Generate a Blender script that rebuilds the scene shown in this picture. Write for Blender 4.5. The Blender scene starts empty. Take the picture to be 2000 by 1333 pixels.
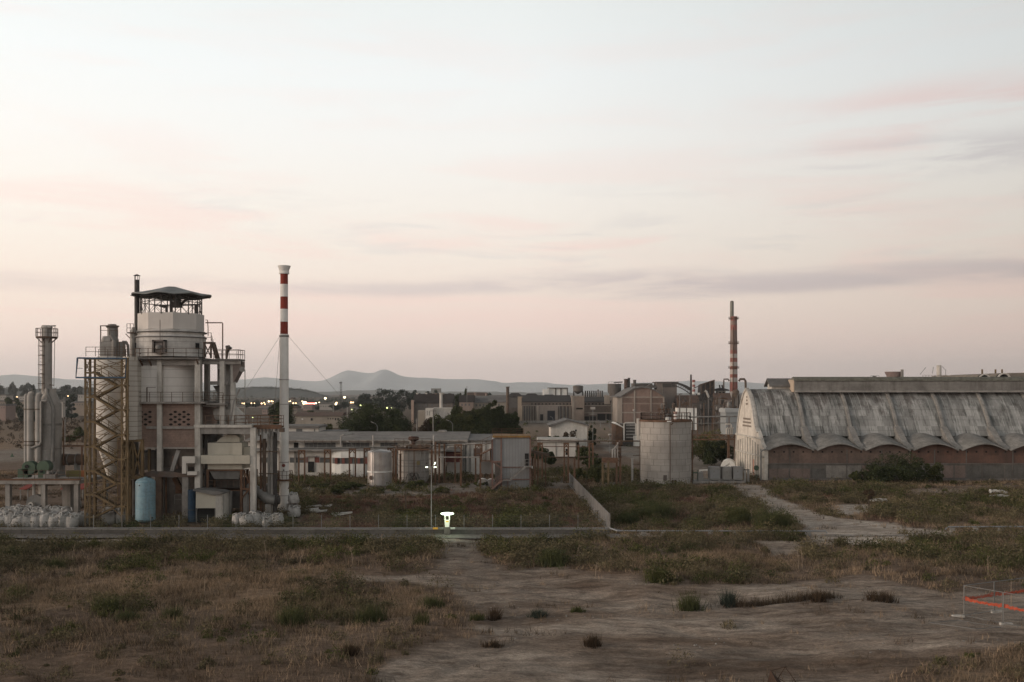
import bpy, math, random
import numpy as np
from mathutils import Vector, Matrix
R = math.radians
rnd = random.Random(7)
S = bpy.context.scene
COL = S.collection
# ---------------------------------------------------------------- camera, world, light, exposure
CH = 14.3          # eye height above the plain
HY = 765.0         # photo row of the horizon
cam = bpy.data.cameras.new('camera'); camo = bpy.data.objects.new('camera', cam); COL.objects.link(camo)
camo.location = (0, 0, CH); camo.rotation_euler = (R(90), 0, 0)
cam.sensor_width = 36; cam.lens = 36; cam.shift_y = (HY-666.5)/2000
cam.clip_start = 0.5; cam.clip_end = 40000
S.camera = camo
S.view_settings.view_transform = 'Standard'; S.view_settings.look = 'None'
S.view_settings.exposure = 0.0; S.view_settings.gamma = 1
try:
    S.cycles.volume_bounces = 3; S.cycles.max_bounces = 6; S.cycles.transparent_max_bounces = 8
    S.cycles.diffuse_bounces = 3; S.cycles.use_denoising = True; S.cycles.sample_clamp_indirect = 3
except Exception: pass

def lin(r, g, b):
    f = lambda c: c/12.92 if c <= .04045 else ((c+.055)/1.055)**2.4
    return (f(r/255), f(g/255), f(b/255), 1)

W = bpy.data.worlds.new('World'); S.world = W; W.use_nodes = True
nt = W.node_tree; nt.nodes.clear()
def N(t, k, **kw):
    n = t.nodes.new(k)
    for a, v in kw.items(): setattr(n, a, v)
    return n
def sky_world():
    L = nt.links.new
    def M(op, a, b=None, clamp=False):
        n = N(nt, 'ShaderNodeMath', operation=op); n.use_clamp = clamp
        for i, v in enumerate((a, b)):
            if v is None: continue
            if isinstance(v, (int, float)): n.inputs[i].default_value = v
            else: L(v, n.inputs[i])
        return n.outputs[0]
    def MR(v, a, b, c, d):
        n = N(nt, 'ShaderNodeMapRange'); n.interpolation_type = 'SMOOTHSTEP'
        L(v, n.inputs[0])
        for i, q in enumerate((a, b, c, d)): n.inputs[i+1].default_value = q
        return n.outputs[0]
    def MIX(f, a, b, mode='MIX'):
        n = N(nt, 'ShaderNodeMix', data_type='RGBA', blend_type=mode)
        if isinstance(f, (int, float)): n.inputs[0].default_value = f
        else: L(f, n.inputs[0])
        for i, v in ((6, a), (7, b)):
            if isinstance(v, tuple): n.inputs[i].default_value = v
            else: L(v, n.inputs[i])
        return n.outputs[2]
    tc = N(nt, 'ShaderNodeTexCoord'); sp = N(nt, 'ShaderNodeSeparateXYZ'); L(tc.outputs['Generated'], sp.inputs[0])
    x, y, z = sp.outputs
    el = M('ARCSINE', z)                       # elevation, radians
    az = M('ARCTAN2', x, y)                    # azimuth from the view direction, + to the right
    rp = N(nt, 'ShaderNodeValToRGB'); cr = rp.color_ramp; L(M('DIVIDE', el, 1.5708), rp.inputs[0])
    st = [(0.0, (232,210,202)), (0.012, (234,212,204)), (0.035, (240,218,208)), (0.062, (240,222,211)), (0.088, (240,228,218)),
          (0.115, (241,233,225)), (0.15, (240,237,233)), (0.19, (236,238,237)), (0.24, (229,232,230)), (0.34, (200,201,199)), (0.55, (150,153,157)), (1, (126,130,138))]
    while len(cr.elements) > 1: cr.elements.remove(cr.elements[-1])
    cr.elements[0].position = 0; cr.elements[0].color = lin(*st[0][1])
    for p, c in st[1:]:
        e = cr.elements.new(p); e.color = lin(*c)
    col = rp.outputs[0]
    # clouds: long thin streaks in direction space
    cb = N(nt, 'ShaderNodeCombineXYZ'); L(M('MULTIPLY', az, 1.6), cb.inputs[0]); L(M('MULTIPLY', el, 13), cb.inputs[1])
    def noise(scale, det, off, rough=.55, dist=0.4):
        mp = N(nt, 'ShaderNodeMapping'); mp.inputs[1].default_value = off; L(cb.outputs[0], mp.inputs[0])
        n = N(nt, 'ShaderNodeTexNoise'); n.inputs['Scale'].default_value = scale; n.inputs['Detail'].default_value = det
        n.inputs['Roughness'].default_value = rough; n.inputs['Distortion'].default_value = dist
        L(mp.outputs[0], n.inputs[0]); return n.outputs[0]
    n1 = noise(2.2, 5, (3.1, .2, 0)); n2 = noise(3.4, 6, (8.3, 4.7, 1), .6, .6); n3 = noise(1.1, 3, (1.3, 2.7, 5))
    low = M('MULTIPLY', MR(el, .02, .07, 0, 1), MR(el, .12, .25, 1, .25))
    pink = M('MULTIPLY', M('MULTIPLY', MR(n1, .46, .66, 0, 1), low), .6)
    col = MIX(pink, col, lin(244, 212, 204))
    # main grey bank low over the horizon, thicker to the right
    w = M('ADD', el, M('MULTIPLY', M('SUBTRACT', n3, .5), .045))
    w = M('ADD', w, M('MULTIPLY', az, -.012))
    bank = M('MULTIPLY', MR(w, .088, .100, 0, 1), MR(w, .103, .118, 1, 0))
    bank = M('MULTIPLY', M('MULTIPLY', bank, MR(n2, .38, .60, .2, 1)), MR(az, -.45, .30, .4, .95))
    col = MIX(bank, col, lin(203, 188, 189))
    gl = M('MULTIPLY', M('MULTIPLY', MR(n2, .52, .66, 0, 1), M('MULTIPLY', MR(el, .09, .13, 0, 1), MR(el, .15, .22, 1, 0))), .4)
    col = MIX(gl, col, lin(214, 207, 205))
    pr = M('MULTIPLY', M('MULTIPLY', MR(az, .22, .42, 0, 1), M('MULTIPLY', MR(el, .19, .215, 0, 1), MR(el, .255, .28, 1, 0))), MR(n1, .40, .60, 0, .6))
    col = MIX(pr, col, lin(240, 198, 192))
    pg = M('MULTIPLY', M('MULTIPLY', MR(az, .18, .40, 0, 1), M('MULTIPLY', MR(el, .185, .205, 0, 1), MR(el, .215, .235, 1, 0))), MR(n2, .45, .62, 0, .6))
    col = MIX(pg, col, lin(205, 196, 198))
    # brightness round the compass: brightest to the left where the sun has set, dim to the right, raised behind the camera to light facing walls
    rz = N(nt, 'ShaderNodeValToRGB'); c2 = rz.color_ramp; L(M('ADD', M('DIVIDE', az, 6.28318), .5), rz.inputs[0])
    az_st = [(0.0, 1.15), (.12, 1.2), (.25, 1.2), (.36, 1.1), (.425, 1.06), (.5, 1.0), (.56, .80), (.6, .68), (.7, .45), (.85, .85), (1, 1.15)]
    while len(c2.elements) > 1: c2.elements.remove(c2.elements[-1])
    c2.elements[0].position = 0; c2.elements[0].color = (az_st[0][1]/1.2,)*3+(1,)
    for p, v in az_st[1:]:
        e = c2.elements.new(p); e.color = (v/1.2, v/1.2, v/1.2, 1)
    f = M('MULTIPLY', rz.outputs[0], 1.2)
    f = M('ADD', M('MULTIPLY', f, MR(el, .5, 1.3, 1, 0)), MR(el, .5, 1.3, 0, .5))
    f = M('MULTIPLY', f, MR(el, .38, .75, 1, .62))
    vs = N(nt, 'ShaderNodeVectorMath', operation='SCALE'); L(col, vs.inputs[0]); L(f, vs.inputs[3])
    ns = N(nt, 'ShaderNodeTexSky'); ns.sky_type = 'NISHITA'; ns.sun_disc = False
    ns.sun_elevation = R(3); ns.sun_rotation = R(-80); ns.altitude = 20; ns.dust_density = 3
    b1 = N(nt, 'ShaderNodeBackground'); L(ns.outputs[0], b1.inputs[0]); b1.inputs[1].default_value = 0.05
    b2 = N(nt, 'ShaderNodeBackground'); L(vs.outputs[0], b2.inputs[0]); b2.inputs[1].default_value = 1.05
    ad = N(nt, 'ShaderNodeAddShader'); L(b1.outputs[0], ad.inputs[0]); L(b2.outputs[0], ad.inputs[1])
    out = N(nt, 'ShaderNodeOutputWorld'); L(ad.outputs[0], out.inputs[0])
sky_world()
sun = bpy.data.lights.new('sun', 'SUN'); suno = bpy.data.objects.new('sun', sun); COL.objects.link(suno)
sun.energy = 2.0; sun.angle = R(24); sun.color = (1.0, .80, .66)
suno.rotation_euler = Vector((1, .35, -.18)).to_track_quat('-Z', 'Y').to_euler()   # light comes from low on the left

# ---------------------------------------------------------------- pixel -> place helpers
def X(px, Y): return (px-1000)/2000*Y
def Z(py, Y): return CH+(HY-py)/2000*Y
def GY(py): return CH*2000/(py-HY)
def GP(px, py):
    Y = GY(py); return (X(px, Y), Y)

# ---------------------------------------------------------------- materials
MATS = {}
def mat(name, col, col2=None, rough=.85, metal=0, scale=.6, streak=0, scol=None, bump=.0, dirt=0, lines=None, bscale=8, emit=None, island=0, spec=.3, panel=None, lo=.38, hi=.64):
    """weathered surface: base colour broken by noise, vertical streaks, optional joints (lines = (axis, spacing, width, colour))"""
    if name in MATS: return MATS[name]
    m = bpy.data.materials.new(name); m.use_nodes = True; t = m.node_tree; t.nodes.clear(); L = t.links.new
    out = N(t, 'ShaderNodeOutputMaterial'); bs = N(t, 'ShaderNodeBsdfPrincipled'); L(bs.outputs[0], out.inputs[0])
    bs.inputs['Roughness'].default_value = rough; bs.inputs['Metallic'].default_value = metal
    bs.inputs['Specular IOR Level'].default_value = spec
    def c4(c): return tuple(c)+(1,) if len(c) == 3 else c
    tc = N(t, 'ShaderNodeTexCoord')
    def noise(sc, vec=(1, 1, 1), det=5, rg=.6):
        mp = N(t, 'ShaderNodeMapping'); mp.inputs[3].default_value = vec; L(tc.outputs['Object'], mp.inputs[0])
        n = N(t, 'ShaderNodeTexNoise'); n.inputs['Scale'].default_value = sc; n.inputs['Detail'].default_value = det; n.inputs['Roughness'].default_value = rg
        L(mp.outputs[0], n.inputs[0]); return n.outputs[0]
    def rng(v, a, b, c=0, d=1):
        n = N(t, 'ShaderNodeMapRange'); L(v, n.inputs[0])
        for i, q in enumerate((a, b, c, d)): n.inputs[i+1].default_value = q
        return n.outputs[0]
    def mix(f, a, b, mode='MIX'):
        n = N(t, 'ShaderNodeMix', data_type='RGBA', blend_type=mode)
        if isinstance(f, (int, float)): n.inputs[0].default_value = f
        else: L(f, n.inputs[0])
        for i, v in ((6, a), (7, b)):
            if isinstance(v, tuple): n.inputs[i].default_value = v
            else: L(v, n.inputs[i])
        return n.outputs[2]
    c = c4(col)
    if col2 is not None: c = mix(rng(noise(scale), lo, hi), c, c4(col2))
    if island:
        g = N(t, 'ShaderNodeNewGeometry'); r = rng(g.outputs['Random Per Island'], 0, 1, 1-island, 1+island)
        h = N(t, 'ShaderNodeHueSaturation'); L(r, h.inputs['Value'])
        if isinstance(c, tuple): h.inputs['Color'].default_value = c
        else: L(c, h.inputs['Color'])
        c = h.outputs[0]
    if streak:
        c = mix(rng(noise(scale*2.2, (1, 1, .12), 6, .7), .5, .72, 0, streak), c, c4(scol or (.05, .04, .03)))
    if dirt:
        c = mix(rng(noise(scale*5, (1, 1, 1), 6, .7), .42, .7, 0, dirt), c, c4((.04, .035, .03)))
    for ln in (lines or []):
        ax, sp_, wd, lc = ln
        s = N(t, 'ShaderNodeSeparateXYZ'); L(tc.outputs['Object'], s.inputs[0])
        a = N(t, 'ShaderNodeMath', operation='DIVIDE'); L(s.outputs[ax], a.inputs[0]); a.inputs[1].default_value = sp_
        b = N(t, 'ShaderNodeMath', operation='FRACT'); L(a.outputs[0], b.inputs[0])
        d = N(t, 'ShaderNodeMath', operation='LESS_THAN'); L(b.outputs[0], d.inputs[0]); d.inputs[1].default_value = wd/sp_
        e = N(t, 'ShaderNodeMath', operation='MULTIPLY'); L(d.outputs[0], e.inputs[0]); e.inputs[1].default_value = .75
        c = mix(e.outputs[0], c, c4(lc))
    if panel:   # per-sheet tone differences: (sx, sy, sz, amount)
        mp = N(t, 'ShaderNodeMapping'); mp.inputs[3].default_value = panel[:3]; L(tc.outputs['Object'], mp.inputs[0])
        v = N(t, 'ShaderNodeVectorMath', operation='FLOOR'); L(mp.outputs[0], v.inputs[0])
        w = N(t, 'ShaderNodeTexWhiteNoise'); L(v.outputs[0], w.inputs[0])
        h = N(t, 'ShaderNodeHueSaturation'); L(rng(w.outputs[0], 0, 1, 1-panel[3], 1+panel[3]), h.inputs['Value'])
        if isinstance(c, tuple): h.inputs['Color'].default_value = c
        else: L(c, h.inputs['Color'])
        c = h.outputs[0]
    if isinstance(c, tuple): bs.inputs['Base Color'].default_value = c
    else: L(c, bs.inputs['Base Color'])
    if bump:
        b = N(t, 'ShaderNodeBump'); b.inputs['Strength'].default_value = bump; b.inputs['Distance'].default_value = .05
        L(noise(bscale), b.inputs['Height']); L(b.outputs[0], bs.inputs['Normal'])
    if emit:
        bs.inputs['Emission Color'].default_value = c4(emit[0]); bs.inputs['Emission Strength'].default_value = emit[1]
    MATS[name] = m
    return m
conc   = mat('concrete', (.30,.285,.26), (.20,.19,.175), scale=.5, streak=.5, dirt=.25, bump=.3)
concl  = mat('pale_concrete', (.52,.50,.455), (.38,.365,.33), scale=.5, streak=.5, dirt=.2, bump=.3)
concd  = mat('dark_concrete', (.14,.13,.12), (.08,.075,.07), scale=.6, streak=.5, bump=.3)
whitep = mat('white_wall', (.56,.535,.49), (.44,.42,.38), scale=.35, streak=.4, scol=(.2,.17,.13), dirt=.15)
whited = mat('dull_white', (.38,.365,.34), (.27,.255,.235), scale=.5, streak=.45, dirt=.2)
beige  = mat('beige_sheet', (.47,.44,.365), (.40,.375,.31), scale=.4, streak=.3, scol=(.15,.12,.09))
brickm = mat('pink_brick', (.26,.185,.15), (.20,.145,.12), scale=.8, streak=.3, dirt=.3, lines=[(2,.25,.03,(.16,.12,.1))])
brickf = mat('far_brick', (.25,.195,.165), (.18,.14,.12), scale=.15, streak=.35, dirt=.2)
brickr = mat('red_brick', (.17,.075,.05), (.11,.055,.04), scale=.4, streak=.3, dirt=.25)
rust   = mat('rusty_steel', (.145,.082,.05), (.09,.052,.034), scale=1.2, dirt=.3, rough=.9)
ochre  = mat('ochre_steel', (.17,.122,.064), (.105,.076,.042), scale=1.0, dirt=.3, streak=.3, scol=(.06,.03,.015))
steel  = mat('grey_steel', (.23,.225,.21), (.15,.145,.135), scale=.8, streak=.3, rough=.6, metal=.2)
dsteel = mat('dark_steel', (.06,.055,.05), (.035,.032,.03), scale=1, rough=.7)
galv   = mat('galvanised_sheet', (.24,.245,.24), (.18,.185,.185), scale=.6, rough=.5, metal=.25, streak=.3, scol=(.14,.12,.1))
brown  = mat('brown_steel', (.12,.085,.06), (.07,.05,.04), scale=1, dirt=.3)
void   = mat('dark_opening', (.012,.012,.012))
glassd = mat('dirty_glass', (.06,.065,.065), (.10,.10,.095), scale=1.5, rough=.35, spec=.5)
bluep  = mat('blue_paint', (.19,.30,.345), (.145,.245,.29), scale=.9, rough=.6, streak=.5, scol=(.12,.11,.09), dirt=.3)
blued  = mat('dark_blue_paint', (.03,.06,.10), (.025,.045,.07), scale=2)
greenp = mat('green_paint', (.075,.11,.075), (.05,.075,.055), scale=1)
redp   = mat('red_paint', (.22,.035,.022), (.17,.03,.02), scale=.7, streak=.3, scol=(.08,.02,.015))
wpaint = mat('white_paint', (.68,.68,.645), (.58,.58,.545), scale=.4, streak=.35, scol=(.25,.18,.12))
rooft  = mat('roof_tile', (.12,.075,.055), (.08,.055,.045), scale=.3, dirt=.3)
roofg  = mat('grey_roof', (.17,.165,.155), (.11,.105,.10), scale=.4, dirt=.3)
wood   = mat('weathered_wood', (.12,.09,.065), (.08,.06,.045), scale=3)
bagm   = mat('bag_fabric', (.40,.39,.37), (.24,.235,.22), scale=1.6, rough=.9, bump=.6, bscale=4, dirt=.2)
orange = mat('orange_mesh', (.46,.075,.03), (.36,.06,.025), scale=3, rough=.7)

# ---------------------------------------------------------------- mesh builder
class MB:
    def __init__(s): s.v = []; s.f = []
    def add(s, vs, fs):
        o = len(s.v); s.v += [tuple(v) for v in vs]; s.f += [tuple(i+o for i in f) for f in fs]; return s
    def box(s, x0, x1, y0, y1, z0, z1):
        return s.add([(x0,y0,z0),(x1,y0,z0),(x1,y1,z0),(x0,y1,z0),(x0,y0,z1),(x1,y0,z1),(x1,y1,z1),(x0,y1,z1)],
                     [(0,3,2,1),(4,5,6,7),(0,1,5,4),(1,2,6,5),(2,3,7,6),(3,0,4,7)])
    def beam(s, a, b, w, h=None):
        """rectangular bar from a to b"""
        h = h or w; a = Vector(a); b = Vector(b); d = (b-a).normalized()
        up = Vector((0,0,1)) if abs(d.z) < .95 else Vector((0,1,0))
        r = d.cross(up).normalized()*w/2; u = r.cross(d).normalized()*h/2
        vs = [p+q for p in (a, b) for q in (-r-u, r-u, r+u, -r+u)]
        return s.add(vs, [(0,3,2,1),(4,5,6,7),(0,1,5,4),(1,2,6,5),(2,3,7,6),(3,0,4,7)])
    def rod(s, a, b, r, r2=None, n=8, caps=True):
        r2 = r if r2 is None else r2; a = Vector(a); b = Vector(b); d = (b-a).normalized()
        up = Vector((0,0,1)) if abs(d.z) < .95 else Vector((0,1,0))
        u = d.cross(up).normalized(); w = u.cross(d)
        vs = []
        for p, q in ((a, r), (b, r2)):
            for i in range(n):
                t = 2*math.pi*i/n; vs.append(p+u*math.cos(t)*q+w*math.sin(t)*q)
        fs = [(i, (i+1)%n, n+(i+1)%n, n+i) for i in range(n)]
        if caps: fs += [tuple(range(n))[::-1], tuple(range(n, 2*n))]
        return s.add(vs, fs)
    def pipe(s, pts, r, n=8):
        """continuous tube through points"""
        P = [Vector(p) for p in pts]; vs = []; u = None
        for i, p in enumerate(P):
            d = (P[min(i+1, len(P)-1)]-P[max(i-1, 0)]).normalized()
            if u is None:
                up = Vector((0,0,1)) if abs(d.z) < .95 else Vector((0,1,0)); u = d.cross(up).normalized()
            else: u = (u-d*u.dot(d)).normalized()
            w = d.cross(u); rr = r[i] if isinstance(r, (list, tuple)) else r
            for k in range(n):
                t = 2*math.pi*k/n; vs.append(p+u*math.cos(t)*rr+w*math.sin(t)*rr)
        fs = [(a*n+k, a*n+(k+1)%n, (a+1)*n+(k+1)%n, (a+1)*n+k) for a in range(len(P)-1) for k in range(n)]
        fs += [tuple(range(n))[::-1], tuple(range((len(P)-1)*n, len(P)*n))]
        return s.add(vs, fs)
    def lathe(s, x, y, prof, n=24, a0=0, caps=True):
        """profile [(r,z)] turned about the vertical through x,y"""
        vs = [(x+r*math.cos(a0+2*math.pi*i/n), y+r*math.sin(a0+2*math.pi*i/n), z) for r, z in prof for i in range(n)]
        m = len(prof)
        fs = [(j*n+i, j*n+(i+1)%n, (j+1)*n+(i+1)%n, (j+1)*n+i) for j in range(m-1) for i in range(n)]
        if caps: fs += [tuple(range(n))[::-1], tuple(range((m-1)*n, m*n))]
        return s.add(vs, fs)
    def prism(s, poly, axis, a, b):
        """polygon in the plane across axis, pushed from a to b. axis 0: poly=(y,z); 1: poly=(x,z); 2: poly=(x,y)"""
        n = len(poly)
        def P(p, t): return (t,p[0],p[1]) if axis == 0 else (p[0],t,p[1]) if axis == 1 else (p[0],p[1],t)
        vs = [P(p, a) for p in poly]+[P(p, b) for p in poly]
        return s.add(vs, [tuple(range(n)), tuple(range(2*n-1, n-1, -1))]+[(i, n+i, n+(i+1)%n, (i+1)%n) for i in range(n)])
    def rail(s, pts, h=1.0, step=1.2, w=.05, bars=2, z0=0):
        """guard rail along a polyline of floor points"""
        for a, b in zip(pts[:-1], pts[1:]):
            a = Vector(a); b = Vector(b); n = max(1, round((b-a).length/step))
            for i in range(n+1):
                p = a.lerp(b, i/n); s.beam(p+Vector((0,0,z0)), p+Vector((0,0,h)), w)
            for k in range(bars):
                q = Vector((0,0,h*(k+1)/bars)); s.beam(a+q, b+q, w)
        return s
    def build(s, name, m, parent=None, smooth=False, label=None):
        me = bpy.data.meshes.new(name)
        o0 = Vector(parent.get('_o', (0,0,0))) if parent else Vector((0,0,0))
        me.from_pydata([tuple(Vector(v)-o0) for v in s.v], [], s.f); me.materials.append(m)
        if smooth:
            for p in me.polygons: p.use_smooth = True
            try: me.set_sharp_from_angle(angle=R(40))
            except Exception: pass
        me.update()
        ob = bpy.data.objects.new(name, me); COL.objects.link(ob)
        if parent: ob.parent = parent; ob['_o'] = tuple(o0)
        if label: ob['label'] = label
        return ob
def fix_normals(o):
    import bmesh
    bm = bmesh.new(); bm.from_mesh(o.data); bmesh.ops.recalc_face_normals(bm, faces=bm.faces); bm.to_mesh(o.data); bm.free()
def tag(o, label, cat, group=None, kind=None):
    if label: o['label'] = label
    if cat: o['category'] = cat
    if group: o['group'] = group
    if kind: o['kind'] = kind
    return o
def thing(name, label, cat, loc=(0,0,0), group=None):
    o = bpy.data.objects.new(name, None); COL.objects.link(o); o.location = loc; o['_o'] = tuple(float(c) for c in loc)
    o.empty_display_size = .5
    return tag(o, label, cat, group)
def sub(child, parent):     # make child a sub-part of part
    o0 = child.parent.get('_o', (0,0,0)) if child.parent else (0,0,0)
    child.parent = parent; return child
KIDS = {}
def dup(root, loc, label=None, rz=0, sc=1, group=None, rt=None):
    def cp(o, par):
        c = o.copy(); COL.objects.link(c); c.parent = par
        for ch in [k for k in o.children if k.name in S.objects]: cp(ch, c)
        return c
    c = cp(root, None); c.location = loc; c.rotation_euler = rt or (0,0,rz); c.scale = (sc,)*3 if isinstance(sc, (int, float)) else sc
    if label: c['label'] = label
    if group: c['group'] = group
    return c
def np_mesh(name, verts, faces4, m, kind=None, tri=False):
    """fast mesh from numpy arrays"""
    k = 3 if tri else 4
    me = bpy.data.meshes.new(name); nv = len(verts); nf = len(faces4)
    me.vertices.add(nv); me.vertices.foreach_set('co', np.asarray(verts, np.float32).ravel())
    me.loops.add(nf*k); me.loops.foreach_set('vertex_index', np.asarray(faces4, np.int32).ravel())
    me.polygons.add(nf); me.polygons.foreach_set('loop_start', np.arange(0, nf*k, k, dtype=np.int32))
    me.materials.append(m); me.update(calc_edges=True); me.validate()
    o = bpy.data.objects.new(name, me); COL.objects.link(o)
    if kind: o['kind'] = kind
    return o
# ================================================================ ground, water-free plain, hills, haze
RNG = np.random.default_rng(11)
def _hash(ix, iy, s):
    v = np.sin(ix*127.1+iy*311.7+s*74.7)*43758.5453
    return v-np.floor(v)
def vnoise(x, y, s=0):
    ix = np.floor(x); iy = np.floor(y); fx = x-ix; fy = y-iy
    fx = fx*fx*(3-2*fx); fy = fy*fy*(3-2*fy)
    a = _hash(ix, iy, s); b = _hash(ix+1, iy, s); c = _hash(ix, iy+1, s); d = _hash(ix+1, iy+1, s)
    return (a*(1-fx)+b*fx)*(1-fy)+(c*(1-fx)+d*fx)*fy
def fbm(x, y, s=0, o=4):
    t = 0; a = .5; k = 0
    for i in range(o): t = t+a*vnoise(x*2**i, y*2**i, s+i*7); k += a; a *= .5
    return t/k
def inpoly(px, py, poly):
    c = np.zeros(px.shape, bool); n = len(poly)
    for i in range(n):
        x1, y1 = poly[i]; x2, y2 = poly[(i+1)%n]
        if y1 == y2: continue
        k = ((y1 > py) != (y2 > py)) & (px < (x2-x1)*(py-y1)/(y2-y1)+x1)
        c ^= k
    return c
def to_px(x, y): return np.clip(1000+2000*x/y, 2, 1998), HY+2000*CH/y
# pale bare dirt, as outlines of the patches seen on the plain (photo outline -> ground positions)
BARE = [
 [(0,1047),(1000,1048),(1000,1057),(860,1058),(640,1054),(560,1058),(420,1054),(0,1056)],
 [(1000,1046),(1300,1044),(1300,1052),(1000,1055)],
 [(850,1056),(945,1056),(925,1085),(975,1108),(1090,1112),(1190,1128),(1270,1134),(1300,1146),(1430,1140),(1560,1131),(1700,1130),(1800,1137),(1850,1152),(2010,1158),(2010,1272),(1860,1290),(1790,1300),(1700,1345),(730,1345),(760,1296),(850,1262),(960,1240),(905,1210),(960,1192),(925,1180),(880,1150),(760,1140),(670,1136),(700,1128),(790,1122),(850,1112),(870,1085)],
 [(1418,943),(1488,946),(1530,976),(1575,994),(1640,1012),(1730,1022),(1860,1040),(1840,1052),(1700,1060),(1590,1054),(1572,1030),(1530,1004),(1470,985)],
 [(1620,985),(1700,984),(1720,996),(1650,1006),(1630,1000)],
 [(1755,958),(1880,948),(1990,944),(1990,952),(1900,962),(1895,975),(1870,970),(1780,966)],
 [(1480,1058),(1640,1056),(1560,1078),(1500,1082)],
]
TRACK = [BARE[3], BARE[0], BARE[4]]
PAVE = [
 [(590,948),(770,942),(960,944),(1100,938),(1115,950),(960,962),(870,968),(720,968),(640,962),(590,966)],
 [(1040,928),(1100,930),(1112,945),(1150,958),(1050,955),(1030,945)],
 [(1355,888),(1440,888),(1440,945),(1350,945)],
 [(0,880),(70,872),(160,880),(160,900),(60,893),(0,905)],
 [(1170,858),(1215,858),(1250,880),(1250,900),(1180,880)],
 [(1010,822),(1210,822),(1210,832),(1010,832)],
 [(1180,940),(1360,942),(1360,950),(1180,950)],
]
TAN = [ # dry straw-coloured grass
 [(130,1120),(400,1105),(640,1100),(720,1130),(640,1150),(700,1190),(560,1210),(420,1180),(260,1170),(60,1190),(0,1240),(0,1170)],
 [(700,1160),(820,1150),(860,1180),(760,1200)],
 [(1240,1085),(1420,1075),(1560,1090),(1500,1120),(1300,1125),(1200,1105)],
 [(1640,942),(1740,938),(1760,950),(1680,958),(1640,956)],
 [(1900,1020),(2010,1012),(2010,1035),(1880,1035)],
 [(1880,1085),(1700,1080),(1640,1070),(1760,1055),(1860,1060)],
 [(1800,1345),(1870,1295),(2010,1262),(2010,1345)],
 [(0,820),(165,818),(165,870),(0,880)],
 [(1120,838),(1210,830),(1210,850),(1120,852)],
 [(1010,832),(1075,834),(1075,846),(1010,850)],
]
RED = [ # dead red-brown ground plants in the yard
 [(1195,952),(1300,955),(1420,962),(1380,985),(1240,975)], [(1300,1000),(1460,1004),(1540,1030),(1250,1036)], [(1560,962),(1700,966),(1640,980),(1570,980)], [(1700,1000),(1800,1012),(1780,1026),(1690,1018)],
 [(610,968),(760,972),(880,962),(1060,966),(1130,990),(1180,1020),(1160,1034),(600,1034)],
 [(860,958),(960,962),(1100,960),(1110,985),(900,992)],
]
def masks(x, y):
    px, py = to_px(x, y)
    jx = (fbm(x*.35, y*.18, 3)-.5)*60; jy = (fbm(x*.3, y*.22, 9)-.5)
    jy = jy*np.clip((py-900)*.14, 2, 30)
    qx, qy = px+jx, py+jy
    o = {}
    for k, L in (('bare', BARE), ('pave', PAVE), ('tan', TAN), ('red', RED), ('track', TRACK)):
        a = np.zeros(x.shape, bool)
        for p in L: a |= inpoly(qx, qy, p) if k not in ('pave', 'track') else inpoly(px+jx*.3, py+jy*.3, p)
        o[k] = a.astype(float)
    return o
RUTS = [[(905,1056),(890,1085),(905,1120),(960,1170),(1000,1230),(900,1290),(760,1345)], [(930,1056),(930,1085),(955,1115),(1100,1160),(1300,1200),(1600,1225),(2010,1250)], [(1180,1345),(1350,1290),(1600,1250),(1800,1215),(2010,1195)], [(1440,948),(1490,980),(1560,1008),(1680,1030),(1850,1048)], [(900,1345),(1150,1290),(1500,1285),(2010,1290)]]
def rut_dist(x, y, R_):
    P = [GP(*p) for p in R_]; Q = []
    for i in range(len(P)-1):
        for k in range(8):
            f = k/8; p0 = P[max(i-1, 0)]; p1 = P[i]; p2 = P[i+1]; p3 = P[min(i+2, len(P)-1)]
            Q.append(tuple(.5*(2*p1[j]+(p2[j]-p0[j])*f+(2*p0[j]-5*p1[j]+4*p2[j]-p3[j])*f*f+(3*p1[j]-p0[j]-3*p2[j]+p3[j])*f**3) for j in (0, 1)))
    Q.append(P[-1]); d = np.full(x.shape, 99.)
    for a, b in zip(Q[:-1], Q[1:]):
        dx, dy = b[0]-a[0], b[1]-a[1]; t = np.clip(((x-a[0])*dx+(y-a[1])*dy)/(dx*dx+dy*dy+1e-9), 0, 1); d = np.minimum(d, np.hypot(x-a[0]-t*dx, y-a[1]-t*dy))
    return np.abs(d-.85)
def ground_height(x, y):
    h = (fbm(x*.09, y*.09, 1)-.5)*1.1+(fbm(x*.5, y*.5, 5, 3)-.5)*.22
    w = np.clip((104-y)/10, 0, 1)*np.clip((y-20)/10, 0, 1)
    far = (fbm(x*.02, y*.02, 2)-.5)*.5*np.clip((y-104)/60, 0, 1)*np.clip((170-y)/20, 0, 1)
    rr = np.zeros(x.shape)
    if x.size > 1:
        for r_ in RUTS: rr = np.maximum(rr, np.exp(-(rut_dist(x, y, r_)/.3)**2))
    lumps = (fbm(x*1.1, y*1.6, 15, 4)-.5)*.16*(1 if x.size else 1)
    return (h+lumps)*w-.08-rr*.07*w
def gh(x, y): return float(ground_height(np.array([float(x)]), np.array([float(y)]))[0])
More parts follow.
